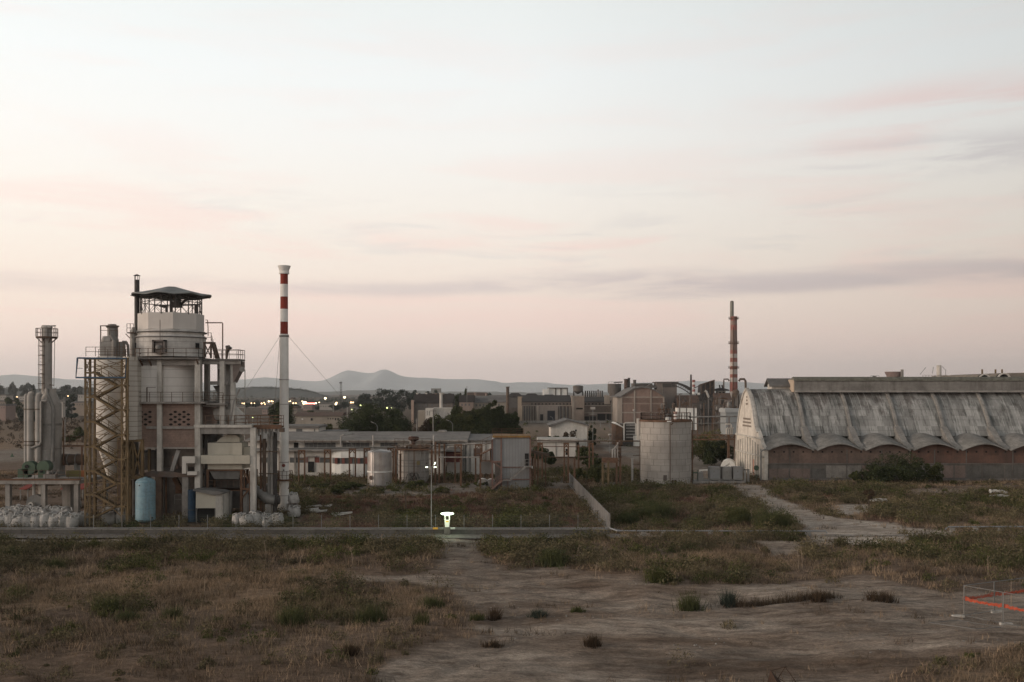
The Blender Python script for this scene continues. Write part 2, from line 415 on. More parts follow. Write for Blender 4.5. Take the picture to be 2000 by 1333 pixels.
def make_ground():
    ys = np.concatenate([[-60, -20, 10, 25, 35], np.arange(42, 104, .3), np.arange(104, 175, .5), np.arange(175, 330, 3), np.geomspace(335, 14000, 26)])
    xh = np.concatenate([np.arange(0, 56, .42), np.arange(56, 130, 2.5), np.geomspace(135, 11000, 22)])
    xs = np.concatenate([-xh[:0:-1], xh])
    XX, YY = np.meshgrid(xs, ys); x = XX.ravel(); y = YY.ravel()
    z = ground_height(x, y)
    v = np.stack([x, y, z], 1); nx = len(xs); ny = len(ys)
    i = np.arange(nx*ny).reshape(ny, nx)
    f = np.stack([i[:-1,:-1].ravel(), i[:-1,1:].ravel(), i[1:,1:].ravel(), i[1:,:-1].ravel()], 1)
    m = bpy.data.materials.new('soil'); m.use_nodes = True; t = m.node_tree; L = t.links.new
    bs = t.nodes['Principled BSDF']; bs.inputs['Roughness'].default_value = .95; bs.inputs['Specular IOR Level'].default_value = .15
    at = N(t, 'ShaderNodeVertexColor'); at.layer_name = 'soil'
    tc = N(t, 'ShaderNodeTexCoord')
    def noise(sc, det=6, rg=.65, vec=(1,1,1)):
        mp = N(t, 'ShaderNodeMapping'); mp.inputs[3].default_value = vec; L(tc.outputs['Object'], mp.inputs[0])
        n = N(t, 'ShaderNodeTexNoise'); n.inputs['Scale'].default_value = sc; n.inputs['Detail'].default_value = det; n.inputs['Roughness'].default_value = rg; L(mp.outputs[0], n.inputs[0]); return n.outputs[0]
    def mr(v_, a, b, c, d):
        n = N(t, 'ShaderNodeMapRange'); L(v_, n.inputs[0])
        for k, q in enumerate((a, b, c, d)): n.inputs[k+1].default_value = q
        return n.outputs[0]
    f1 = mr(noise(.55, 8, .7, (1, 2.2, 1)), .3, .7, .52, 1.42); f2 = mr(noise(4.2, 8, .85, (1, 1.6, 1)), .33, .67, .48, 1.5)
    mm = N(t, 'ShaderNodeMath', operation='MULTIPLY'); L(f1, mm.inputs[0]); L(f2, mm.inputs[1])
    # scattered pale stones
    vo = N(t, 'ShaderNodeTexVoronoi'); vo.inputs['Scale'].default_value = 3.2; L(tc.outputs['Object'], vo.inputs[0])
    stn = mr(vo.outputs['Distance'], .05, .12, 1, 0)
    sel = N(t, 'ShaderNodeSeparateColor'); L(vo.outputs['Color'], sel.inputs[0])
    sm = N(t, 'ShaderNodeMath', operation='MULTIPLY'); L(stn, sm.inputs[0]); L(mr(sel.outputs[0], .86, .9, 0, .45), sm.inputs[1])
    vs = N(t, 'ShaderNodeVectorMath', operation='SCALE'); L(at.outputs[0], vs.inputs[0]); L(mm.outputs[0], vs.inputs[3])
    mx = N(t, 'ShaderNodeMix', data_type='RGBA'); L(sm.outputs[0], mx.inputs[0]); L(vs.outputs[0], mx.inputs[6]); mx.inputs[7].default_value = (.30,.28,.25,1)
    sk = N(t, 'ShaderNodeMix', data_type='RGBA'); L(mr(noise(.42, 9, .72, (1, 3.6, 1)), .50, .64, 0, .62), sk.inputs[0]); L(mx.outputs[2], sk.inputs[6]); sk.inputs[7].default_value = (.080,.052,.036,1)
    s2 = N(t, 'ShaderNodeMix', data_type='RGBA'); L(mr(noise(9, 5, .8), .56, .74, 0, .55), s2.inputs[0]); L(sk.outputs[2], s2.inputs[6]); s2.inputs[7].default_value = (.055,.045,.036,1)
    L(s2.outputs[2], bs.inputs['Base Color'])
    b = N(t, 'ShaderNodeBump'); b.inputs['Strength'].default_value = .9; b.inputs['Distance'].default_value = .35; L(noise(1.6, 10, .78, (1,1.5,1)), b.inputs['Height']); L(b.outputs[0], bs.inputs['Normal'])
    o = np_mesh('ground', v, f, m, 'structure')
    yc = np.clip(y, 42, None); mk = masks(x, yc)
    soil = np.tile(np.array([.165,.118,.084]), (len(x), 1))
    n1 = fbm(x*.12, y*.12, 21)[:, None]
    soil = soil*(.6+.8*n1)
    far = np.clip((y-260)/150, 0, 1)[:, None]
    soil = soil*(1-far)+far*np.array([.10,.075,.052])*(.7+.6*fbm(x*.012, y*.03, 4)[:, None])
    for k, c in (('tan', (.28,.20,.13)), ('red', (.175,.10,.07)), ('bare', (.46,.39,.32)), ('track', (.50,.44,.375)), ('pave', (.27,.245,.21))):
        w = mk[k][:, None]*(.9 if k != 'tan' else .75)
        if k == 'bare': w = w*np.clip(.1+2.7*(fbm(x*.10, y*.42, 31)-.30), 0, 1)[:, None]*np.clip(.75+1.2*(fbm(x*.5, y*1.1, 37)-.4), 0, 1)[:, None]
        if k in ('pave', 'track'): w = w*np.clip(.5+1.6*(fbm(x*.2, y*.35, 33)-.3), 0, 1)[:, None]
        soil = soil*(1-w)+np.array(c)*w
    for rr in RUTS:      # pairs of wheel ruts, pressed in and pale with fine dust
        d = rut_dist(x, yc, rr); w = np.exp(-(d/.28)**2)*.55*np.clip(fbm(x*.3, y*.3, 91)*2-.4, 0, 1); soil = soil*(1-w[:, None])+np.array([.27,.235,.195])*w[:, None]
        e_ = np.exp(-((d-.45)/.2)**2)*.4; soil = soil*(1-e_[:, None]*.5)
    ca = o.data.color_attributes.new('soil', 'FLOAT_COLOR', 'POINT')
    rgba = np.concatenate([soil, np.ones((len(x), 1))], 1).astype(np.float32)
    # soften the patch edges
    g = rgba.reshape(ny, nx, 4).copy()
    for _ in range(2):
        g[1:-1,1:-1] = (g[1:-1,1:-1]*2+g[:-2,1:-1]+g[2:,1:-1]+g[1:-1,:-2]+g[1:-1,2:])/6
    ca.data.foreach_set('color', g.ravel())
    for p in (o.data,): p.polygons.foreach_set('use_smooth', np.ones(len(p.polygons), bool))
    return o
make_ground()

def ridge_mesh(name, pts, Y, depth, m, jag=0, n=240, back=.4):
    """a long hill: crest given by photo outline at distance Y, flanks falling forward and back"""
    px = np.linspace(pts[0][0], pts[-1][0], n); py = np.interp(px, [p[0] for p in pts], [p[1] for p in pts])
    x = (px-1000)/2000*Y; z = CH+(HY-py)/2000*Y
    z = z+(fbm(px*.06, px*0, 3)-.5)*jag*2+(fbm(px*.35, px*0+2, 8)-.5)*jag
    rows = [(-1, 0.0), (-.7, .22), (-.4, .55), (-.18, .86), (0, 1), (.4, .7), (1, 0)]
    V = []
    for k, (d, s) in enumerate(rows):
        yy = Y+d*depth*(1 if d < 0 else back)+(fbm(px*.02, px*0+k, 5)-.5)*depth*.25*(1 if abs(s) < .99 else .2)
        zz = z*s*(1+(fbm(px*.03, px*0+k*3, 6)-.5)*.3*(s < .99))-3*(s == 0)
        V.append(np.stack([x*(yy/Y if False else 1), yy, zz], 1))
    v = np.concatenate(V); i = np.arange(len(rows)*n).reshape(len(rows), n)
    f = np.stack([i[:-1,:-1].ravel(), i[:-1,1:].ravel(), i[1:,1:].ravel(), i[1:,:-1].ravel()], 1)
    o = np_mesh(name, v, f, m, 'structure'); o.data.polygons.foreach_set('use_smooth', np.ones(len(f), bool)); return o
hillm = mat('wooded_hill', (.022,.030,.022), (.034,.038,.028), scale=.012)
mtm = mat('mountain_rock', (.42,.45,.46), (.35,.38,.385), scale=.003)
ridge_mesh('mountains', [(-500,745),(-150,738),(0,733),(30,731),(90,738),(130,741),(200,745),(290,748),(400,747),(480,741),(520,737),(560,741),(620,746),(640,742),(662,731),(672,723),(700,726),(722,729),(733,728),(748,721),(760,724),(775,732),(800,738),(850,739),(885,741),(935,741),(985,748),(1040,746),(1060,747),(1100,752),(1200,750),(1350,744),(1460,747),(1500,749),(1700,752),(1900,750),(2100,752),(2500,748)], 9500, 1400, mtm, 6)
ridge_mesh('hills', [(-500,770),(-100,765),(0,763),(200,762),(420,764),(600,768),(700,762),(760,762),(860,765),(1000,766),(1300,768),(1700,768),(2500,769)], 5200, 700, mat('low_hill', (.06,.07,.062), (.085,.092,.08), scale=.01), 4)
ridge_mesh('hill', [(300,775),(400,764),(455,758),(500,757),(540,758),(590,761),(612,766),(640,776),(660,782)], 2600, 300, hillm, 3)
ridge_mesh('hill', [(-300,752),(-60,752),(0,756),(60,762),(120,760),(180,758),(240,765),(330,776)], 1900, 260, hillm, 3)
# ================================================================ the old plant on the left
def thg(name, label, cat, px, Y, z=0, group=None): return thing(name, label, cat, (X(px, Y), Y, z), group)
def bx(b, p0, p1, q0, q1, Y, d0=0, d1=1, ):
    """box spanning photo columns p0..p1 and rows q0 (top)..q1 (bottom) at distance Y, from Y+d0 to Y+d1"""
    return b.box(X(p0, Y), X(p1, Y), Y+d0, Y+d1, Z(q1, Y), Z(q0, Y))
def P3(px, py, Y): return (X(px, Y), Y, Z(py, Y))
YT = 117.0
def prill_tower():
    cx = X(334.5, YT); T = thing('process_tower', 'round white process tower with an umbrella roof, open lattice top and perforated brick base', 'tower', (cx, YT, 0))
    z = lambda py: Z(py, YT); x = lambda px: X(px, YT)
    YF = YT-3.6                                  # plane of the front columns
    xf = lambda px: X(px, YF); zf = lambda py: Z(py, YF); xa = lambda px: X(px, YT-3); za = lambda py: Z(py, YT-3)

    b = MB(); n = 48
    prof = [(.05, z(560.3)), (.55, z(560.8)), (1.3, z(564.6)), (2.4, z(569.8)), (3.4, z(573.8)), (4.4, z(576.3))]
    vs = []
    for dz in (0, -.12):
        for r, zz in prof:
            for i in range(n):
                a = 2*math.pi*i/n; w = math.cos(8*a); rr = r*(1+.035*w*(r/4.35)); vs.append((cx+rr*math.cos(a), YT+rr*math.sin(a), zz+dz-.16*(1-w)*.5*(r/4.35)**2))
    fs = []; m = len(prof)
    for k in range(2):
        for j in range(m-1):
            for i in range(n):
                q = [k*m*n+j*n+i, k*m*n+j*n+(i+1)%n, k*m*n+(j+1)*n+(i+1)%n, k*m*n+(j+1)*n+i]; fs.append(tuple(q) if k else tuple(q[::-1]))
    for i in range(n): fs.append(((m-1)*n+i, (m-1)*n+(i+1)%n, m*n+(m-1)*n+(i+1)%n, m*n+(m-1)*n+i))
    fs.append(tuple(range(n))); b.add(vs, fs)
    roof = b.build('umbrella_roof', mat('roof_sheet', (.17,.18,.175), (.12,.125,.12), scale=.8, streak=.3, rough=.6), T)

    b = MB(); rr = 3.35; zt = z(581); zb = z(617)
    A = [2*math.pi*(i+.5)/14 for i in range(14)]
    for i, a in enumerate(A):
        p = (cx+rr*math.cos(a), YT+rr*math.sin(a)); q = (cx+rr*math.cos(A[(i+1)%14]), YT+rr*math.sin(A[(i+1)%14]))
        b.beam((*p, zb), (*p, zt), .10)
        for h in (zt-.05, z(592.5)): b.beam((*p, h), (*q, h), .08)
        b.beam((*p, z(592)), (*q, zb), .035); b.beam((*q, z(592)), (*p, zb), .035)
        b.beam((*p, zt), (*q, z(593)), .035)
        b.beam((cx+rr*math.cos(a), YT+rr*math.sin(a), zt), (cx, YT, z(572)), .07)
    b.build('lattice_frame', dsteel, T)
    b = MB(); b.box(x(336), x(353), YT-.5, YT+.6, z(601), z(590)); b.beam((cx, YT, z(617)), (cx, YT, z(570)), .28)
    b.beam(P3(354, 594, YT), P3(372, 580, YT), .25); b.beam(P3(300, 597, YT), P3(390, 595, YT), .12); b.beam(P3(325, 617, YT), P3(325, 596, YT), .2)
    b.beam(P3(312, 597, YT), P3(322, 600, YT), .3); b.beam(P3(383, 615, YT), P3(383, 595, YT), .3); b.box(x(340), x(350), YT-.3, YT+.3, z(590), z(584))
    b.build('hoist_gear', dsteel, T)

    for i in range(8):
        a0 = math.pi/8+math.pi/4*i-.02; a1 = a0+math.pi/4+.0; ro = 3.62
        p = (cx+ro*math.cos(a0), YT+ro*math.sin(a0)); q = (cx+ro*math.cos(a1), YT+ro*math.sin(a1))
        bb = MB(); P = [Vector((*p, 0)), Vector((*q, 0))]; c = Vector((cx, YT, 0)); s = .97
        pts = [P[0], P[1], c+(P[1]-c)*s, c+(P[0]-c)*s]
        bb.prism([(v.x, v.y) for v in pts], 2, z(646), z(614.5)); bb.build('screen_panel', mat('screen_sheet', (.52,.495,.46), (.46,.435,.405), scale=.3, streak=.15, scol=(.2,.16,.12)), T)

    drum = mat('drum_concrete', (.58,.565,.53), (.46,.445,.415), scale=.6, streak=.45, scol=(.16,.145,.125), dirt=.2, lines=[(2, .62, .035, (.16,.15,.14))])
    b = MB(); b.lathe(cx, YT, [(3.3, z(646)+.02), (3.72, z(648)), (3.78, z(652)), (3.62, z(653)), (3.62, z(656)), (3.82, z(659)), (3.86, z(661)), (3.8, z(663)), (3.84, z(698))], 48)
    b.build('upper_drum', drum, T, smooth=True)
    b = MB()
    for k in (z(651), z(661)): b.lathe(cx, YT, [(3.84, k-.05), (3.93, k-.05), (3.93, k+.04), (3.84, k+.04)], 48, caps=False)
    b.build('hoop', dsteel, T)
    for a in (R(205), R(335)):
        b = MB(); c = Vector((cx+3.85*math.cos(a), YT+3.85*math.sin(a), z(677.5))); t = Vector((-math.sin(a), math.cos(a), 0)); u = Vector((0,0,1)); nn = Vector((math.cos(a), math.sin(a), 0))
        vs = [c+t*sx*.26+u*sz*.33+nn*k for k in (-.3, .06) for sx, sz in ((-1,-1),(1,-1),(1,1),(-1,1))]
        b.add(vs, [(0,3,2,1),(4,5,6,7),(0,1,5,4),(1,2,6,5),(2,3,7,6),(3,0,4,7)]); b.build('small_window', void, T)

    b = MB(); f = YT-3.85
    b.box(x(324), x(327), f-.7, f+.3, z(692), z(668)); b.box(x(345), x(348), f-.7, f+.3, z(692), z(668)); b.box(x(324), x(348), f-.7, f, z(671), z(668))
    b.rod((x(336), f-.5, z(688)), (x(336), f+.2, z(688)), .45, n=12); b.box(x(329), x(343), f-.55, f+.1, z(690), z(674)); b.beam((x(337), f-.3, z(668)), (x(337), f-.3, z(630)), .06)
    b.build('feed_gate', mat('gate_steel', (.10,.09,.08), (.15,.13,.12), scale=2), T)
    b = MB(); b.lathe(x(336), f-.62, [(.30, z(685)), (.34, z(681)), (.22, z(678))], 12); b.build('feed_wheel', steel, T)

    b = MB(); b.box(xa(275), xa(397), YT-4.7, YT+4, za(703), za(699.5)); b.box(xa(397), xa(468), YT-3.2, YT-.6, za(705), za(701.5))
    b.build('main_deck', concd, T)
    b = MB(); e = YT-4.65
    b.rail([(xa(275), e, za(699.5)), (xa(397), e, za(699.5)), (xa(397), YT-3.2, za(700)), (xa(467), YT-3.2, za(701))], 1.0, 1.3, .055)
    b.rail([(xa(275), e, za(699.5)), (xa(275), YT+3, za(699.5))], 1.0, 1.3, .05); b.rail([(xa(467), YT-3.2, za(701)), (xa(467), YT-.6, za(701)), (xa(405), YT-.6, za(701))], 1.0, 1.0, .05)
    b.build('deck_railing', brown, T)
    b = MB()
    for px in (283, 300, 392):
        b.beam((xa(px), YT-3.7, za(715)), (xa(px), YT-4.6, za(703)), .12); b.beam((xa(px), YT-3.7, za(715)), (xa(px), YT-3.7, za(703)), .1)
    b.build('deck_bracket', rust, T)

    for px0, px1 in ((308.5, 317.5), (382, 392.5)):
        b = MB(); b.box(xf(px0), xf(px1), YF-.35, YF+.3, 0, zf(703)); b.build('front_column', concl, T)
    for px0, px1 in ((279, 286), (384, 393)):
        b = MB(); b.box(x(px0), x(px1), YT+2.8, YT+3.5, 0, z(703)); b.build('rear_column', conc, T)
    b = MB(); b.box(xf(317.6), xf(381.9), YF-.2, YF+.25, zf(714), zf(703.1)); b.box(xf(278), xf(308.4), YF-.2, YF+.25, zf(714), zf(703.1)); b.box(xf(317.6), xf(381.9), YF-.25, YF+.2, zf(838), zf(833)); b.box(xf(287), xf(308.4), YF-.25, YF+.2, zf(838), zf(833))
    b.build('cross_beam', conc, T)
    b = MB(); b.lathe(cx, YT, [(3.35, z(788)), (3.35, z(714)), (3.25, z(704))], 40); b.build('lower_drum', mat('drum_white', (.62,.60,.565), (.54,.52,.485), scale=.35, streak=.3, scol=(.18,.16,.14), lines=[(2, .93, .04, (.2,.19,.17))]), T, smooth=True)
    b = MB(); b.box(xf(276), xf(308), YF-.12, YF+.1, zf(786), zf(714.2)); b.build('side_panel', mat('panel_white', (.62,.605,.57), (.52,.505,.47), scale=.35, streak=.3, lines=[(2, .93, .04, (.25,.24,.22))]), T)
    b = MB(); b.box(xf(270), xf(404), YF-.85, YT+4, zf(788.5), zf(785)); b.box(xf(404), xf(440), YF-.2, YT+3, zf(791), zf(788)); b.build('lower_deck', conc, T)
    b = MB(); b.rail([(xf(276), YF-.8, zf(785)), (xf(404), YF-.8, zf(785)), (xf(440), YF-.8, zf(786))], 1.05, 1.25, .05); b.beam((xf(292), YF-.8, zf(785)), (xf(292), YF-.8, zf(757)), .1); b.beam((xf(292), YF-.8, zf(757)), (xf(309), YF-.8, zf(757)), .06); b.build('lower_railing', brown, T)

    b = MB(); b.box(xf(276), xf(308.4), YF+.05, YF+.28, zf(874), zf(789)); b.box(xf(317.6), xf(383), YF+.05, YF+.28, zf(874), zf(789)); b.box(xf(384.5), xf(387), YF+.3, YT+3.5, zf(874), zf(789)); b.build('brick_wall', brickm, T)
    b = MB()
    for c0, nc, odd in ((275.5, 3, 1), (333.5, 5, 0)):
        for i in range(nc):
            for j in range(6):
                if (i+j+odd) % 2 == 0 or (j == 0 and i in (0, 4) and nc == 5): continue
                cxp = c0+8.55*i; cyp = 805+4.9*j; h = .12; w = .23
                b.prism([(xf(cxp)-w, zf(cyp)), (xf(cxp)-w*.35, zf(cyp)-h), (xf(cxp)+w*.35, zf(cyp)-h), (xf(cxp)+w, zf(cyp)), (xf(cxp)+w*.35, zf(cyp)+h), (xf(cxp)-w*.35, zf(cyp)+h)], 1, YF+.02, YF+.2)
    b.build('vent_hole', void, T)
    b = MB(); b.box(xf(286), xf(383), YF-.1, YT+3.4, zf(877), zf(874)); b.build('floor_slab', conc, T)

    b = MB(); b.box(x(286), x(392), YT+3.5, YT+3.8, 0, z(877)); b.build('back_wall', concd, T)
    b = MB(); b.beam((xf(331), YF+.6, zf(926)), (xf(346), YF+.6, zf(880)), .42); b.build('leaning_chute', whited, T)
    b = MB(); b.lathe(x(297), YT-1.5, [(1.05, z(915)), (1.05, z(881)), (.7, z(878))], 20); b.build('round_vessel', concd, T, smooth=True)
    b = MB(); b.box(xf(327), xf(338), YF+1.5, YF+2.2, zf(918), zf(893)); b.build('pink_cabinet', brickm, T)
    b = MB(); b.beam((xf(356), YF+1, zf(917)), (xf(356), YF+1, zf(893)), .35); b.build('cylinder', steel, T)
    b = MB(); b.prism([(xf(284), zf(930)), (xf(330), zf(932)), (xf(384), zf(931)), (xf(386), zf(928)), (xf(340), zf(921)), (xf(300), zf(920)), (xf(284), zf(923))], 1, YF-.6, YT+3.4); b.build('rubble_deck', mat('deck_rust', (.13,.09,.07), (.09,.085,.08), scale=.7, dirt=.4), T)
    for p0, p1, mm in ((306, 318, brown), (358.5, 370, conc)):
        b = MB(); b.box(xf(p0), xf(p1), YF-.5, YF+.15, 0, zf(931)); b.build('lower_column', mm, T)
    b = MB(); b.beam((xf(345), YF+1.5, zf(960)), (xf(332), YF+1.5, zf(935)), .5); b.box(xf(330), xf(352), YF+2.2, YF+3, zf(968), zf(955)); b.beam((xf(321), YF+.6, 0), (xf(321), YF+.6, zf(931)), .15); b.build('old_chute', rust, T)
    b = MB(); b.rail([(xf(340), YF+.2, zf(985)), (xf(353), YF+.2, zf(985))], 1, 1, .05, 2); b.build('ladder_rail', steel, T)

    b = MB(); b.box(xf(361), xf(386), YF-1.0, YF-.4, zf(904), zf(891)); b.box(xf(361), xf(369), YF-1.0, YF-.4, zf(924), zf(904)); b.box(xf(371), xf(390), YF-1.0, YF-.4, zf(927), zf(920)); b.build('bent_duct', whitep, T)

    for p0, p1, dy in ((400, 408, -3), (419.5, 429.5, 1), (444, 453, -3.1), (462.5, 470, -2.6)):
        b = MB(); b.box(x(p0), x(p1), YT+dy, YT+dy+.6, 0 if p0 == 419.5 else Z(831, YT-3), z(705.1)); b.build('annex_column', concl if p0 != 419.5 else conc, T)
    b = MB(); b.box(xa(408), xa(444), YT-2.9, YT-2.5, za(752), za(745)); b.box(xa(393), xa(470), YT-3, YT-2.4, za(712), za(705.2)); b.box(xa(393), xa(444), YT-2.9, YT-2.4, za(795), za(791)); b.build('annex_beam', conc, T)
    b = MB(); a = [(xa(453), za(706)), (xa(470), za(706)), (xa(470), za(718)), (xa(455), za(748))]; b.prism(a, 1, YT-2.8, YT-1.2); b.build('hopper', mat('hopper_steel', (.16,.13,.115), (.12,.10,.09), scale=1), T)
    b = MB(); b.add([(x(426), YT-2, z(754)), (x(444), YT-2, z(754)), (x(444), YT+1, z(754)), (x(426), YT+1, z(754)), (x(437), YT-.7, z(784)), (x(442), YT-.7, z(784)), (x(442), YT, z(784)), (x(437), YT, z(784))], [(0,1,2,3),(7,6,5,4),(0,4,5,1),(1,5,6,2),(2,6,7,3),(3,7,4,0)]); b.build('lower_hopper', steel, T)
    b = MB(); b.box(xa(396), xa(412), YT-2.9, YT-1.5, za(671), za(668)); 
    b.beam((xa(412), YT-2.2, za(669)), (xa(421), YT-2.2, za(700)), .5, .12); b.rail([(xa(396), YT-2.9, za(668)), (xa(412), YT-2.9, za(668))], 1, .9, .05)
    b.beam((xa(412), YT-2.9, za(654)), (xa(421), YT-2.9, za(684)), .05); b.beam((xa(412), YT-2.9, za(660)), (xa(421), YT-2.9, za(690)), .05); b.beam((xa(398), YT-2.8, za(700)), (xa(398), YT-2.8, za(668)), .18); b.beam((xa(411), YT-2.8, za(700)), (xa(411), YT-2.8, za(668)), .18); b.beam((xa(398), YT-2.7, za(698)), (xa(411), YT-2.7, za(672)), .1); b.beam((xa(411), YT-2.7, za(698)), (xa(398), YT-2.7, za(672)), .1)
    b.build('stair', mat('stair_brown', (.085,.06,.045), (.06,.045,.035), scale=2), T)
    b = MB(); b.pipe([(xa(391), YT-1, za(628.5)), (xa(424), YT-1, za(628.5)), (xa(425), YT-1, za(630)), (xa(425), YT-1, za(701))], .07, 6); b.pipe([(xa(391), YT-1, za(623)), (xa(395), YT-1, za(623)), (xa(396), YT-1, za(640)), (xa(396), YT-1, za(654))], .05, 6); b.build('vent_pipe', rust, T)
    b = MB(); b.pipe([(xa(440), YT-2.5, za(701)), (xa(441), YT-2.5, za(686)), (xa(447), YT-2.5, za(677))], [.12,.2,.3], 8); b.rod((xa(443), YT-2.5, za(681)), (xa(442), YT-2.5, za(675)), .25, n=8); b.build('horn_vent', dsteel, T)
    b = MB(); b.rod((xa(471), YT-2.6, za(722)), (xa(473), YT-3, za(722)), .3, n=10); b.pipe([(xa(472), YT-2.7, za(722)), (xa(477), YT-2.7, za(723)), (xa(477.5), YT-2.7, za(830))], .05, 6); b.build('drop_pipe', steel, T)
    b = MB(); b.rail([(xa(395), YT-3.1, za(790)), (xa(462), YT-3.1, za(790))], 1.0, .8, .05); b.build('annex_railing', brown, T)
    b = MB(); b.beam((xa(422), YT-2, za(700)), (xa(425), YT-2.4, za(722)), .35); b.beam((xa(440), YT-1, za(722)), (xa(425), YT-1, za(716)), .25); b.box(xa(430), xa(441), YT-1.4, YT-.3, za(790), za(705.2)); b.build('inner_chute', whited, T)
    b = MB(); b.beam((xa(451), YT-3.4, za(830)), (xa(459), YT-3.4, za(784)), .14); b.beam((xa(459), YT-3.4, za(784)), (xa(470), YT-3.4, za(760)), .14); b.build('sloping_pipe', steel, T)
prill_tower()

def machine_bay():
    Y0 = 113.2; x = lambda p: X(p, Y0); z = lambda p: Z(p, Y0)
    T = thing('machine_bay', 'concrete frame bay holding a beige boxed dryer with an elbow duct on top', 'building', (x(440), Y0, 0))
    b = MB(); b.box(x(380), x(493), Y0-.3, Y0+3.6, z(835.5), z(830)); b.build('roof_slab', concl, T)
    b = MB(); b.box(x(387), x(489), Y0-.02, Y0+.4, z(848), z(835.6)); b.box(x(387), x(485), Y0+3.1, Y0+3.5, z(848), z(835.6)); b.build('roof_beam', conc, T)
    for p0, p1, dy, mm in ((384, 393, 0, conc), (489, 499.5, -.1, concl), (384, 391, 3.0, conc), (478, 485, 3.0, conc)):
        b = MB(); b.box(x(p0), x(p1), Y0+dy, Y0+dy+.55, 0, z(835.6)); b.build('bay_column', mm, T)
    b = MB(); b.box(x(393.1), x(488.9), Y0-.25, Y0+.6, z(906), z(889.5)); b.build('beige_band', beige, T)
    b = MB(); b.box(x(402), x(469), Y0+.7, Y0+3.4, z(918), z(866)); b.build('dryer_box', beige, T)
    b = MB(); b.box(x(469.2), x(482), Y0+1.4, Y0+3.2, z(916), z(875)); b.build('side_box', beige, T)
    b = MB(); b.prism([(x(416), z(865)), (x(462), z(865)), (x(462), z(856)), (x(455), z(851)), (x(436), z(850)), (x(426), z(856))], 1, Y0+1.2, Y0+3); b.build('dryer_hood', beige, T)
    b = MB(); b.pipe([(x(408), Y0+2.5, z(812)), (x(424), Y0+2.5, z(807.5)), (x(440), Y0+2.5, z(810)), (x(449), Y0+2.5, z(820)), (x(453), Y0+2.5, z(831)), (x(453), Y0+2.5, z(850))], [.7,.95,1.05,1.1,1.1,1.1], 18); b.build('elbow_duct', concl, T, smooth=True)
    b = MB(); b.add([(x(404), Y0+.9, z(921)), (x(466), Y0+.9, z(921)), (x(466), Y0+3.2, z(921)), (x(404), Y0+3.2, z(921)), (x(412), Y0+1.2, z(938)), (x(460), Y0+1.2, z(938)), (x(460), Y0+2.8, z(938)), (x(412), Y0+2.8, z(938))], [(0,1,2,3),(7,6,5,4),(0,4,5,1),(1,5,6,2),(2,6,7,3),(3,7,4,0)]); b.build('discharge_hopper', steel, T)
    b = MB(); b.box(x(400), x(472), Y0+.6, Y0+.8, z(921), z(918.1)); b.box(x(404), x(466), Y0+.6, Y0+.8, z(960), z(955)); b.box(x(400), x(489), Y0+.6, Y0+.75, z(958.5), z(954.9))
    for p in (402, 468, 486): b.box(x(p)-.13, x(p)+.13, Y0+.62, Y0+.86, 0, z(921)); b.box(x(p)-.13, x(p)+.13, Y0+3.2, Y0+3.44, 0, z(921))
    b.beam((x(470), Y0+.7, z(974)), (x(484), Y0+.7, z(956)), .15); b.beam((x(474), Y0+.7, z(920)), (x(474), Y0+.7, z(956)), .12); b.beam((x(474), Y0+.7, z(922)), (x(488), Y0+.7, z(955)), .12)
    b.build('rusty_frame', rust, T)
    b = MB(); b.rail([(x(404), Y0+.6, z(954)), (x(466), Y0+.6, z(954))], .8, .7, .04); b.build('walkway_railing', brown, T)
    b = MB(); b.box(x(405), x(470), Y0+3.5, Y0+3.9, z(1000), z(938)); b.build('rear_hopper', concd, T)
    b = MB(); b.beam((x(445), Y0+.8, 0), (x(447), Y0+.8, z(958)), .3); b.beam((x(476), Y0+1, 0), (x(476), Y0+1, z(962)), .5); b.beam((x(480), Y0+1, 0), (x(480), Y0+1, z(968)), .35); b.build('pump_pipe', steel, T)
    b = MB(); b.box(x(394), x(400), Y0+1, Y0+5, 0, z(850)); b.build('cable_duct', dsteel, T)
    b = MB(); b.rail([(x(402), Y0-.2, z(830)), (x(462), Y0-.2, z(830))], 1.0, .9, .04); b.build('roof_railing', rust, T)
machine_bay()

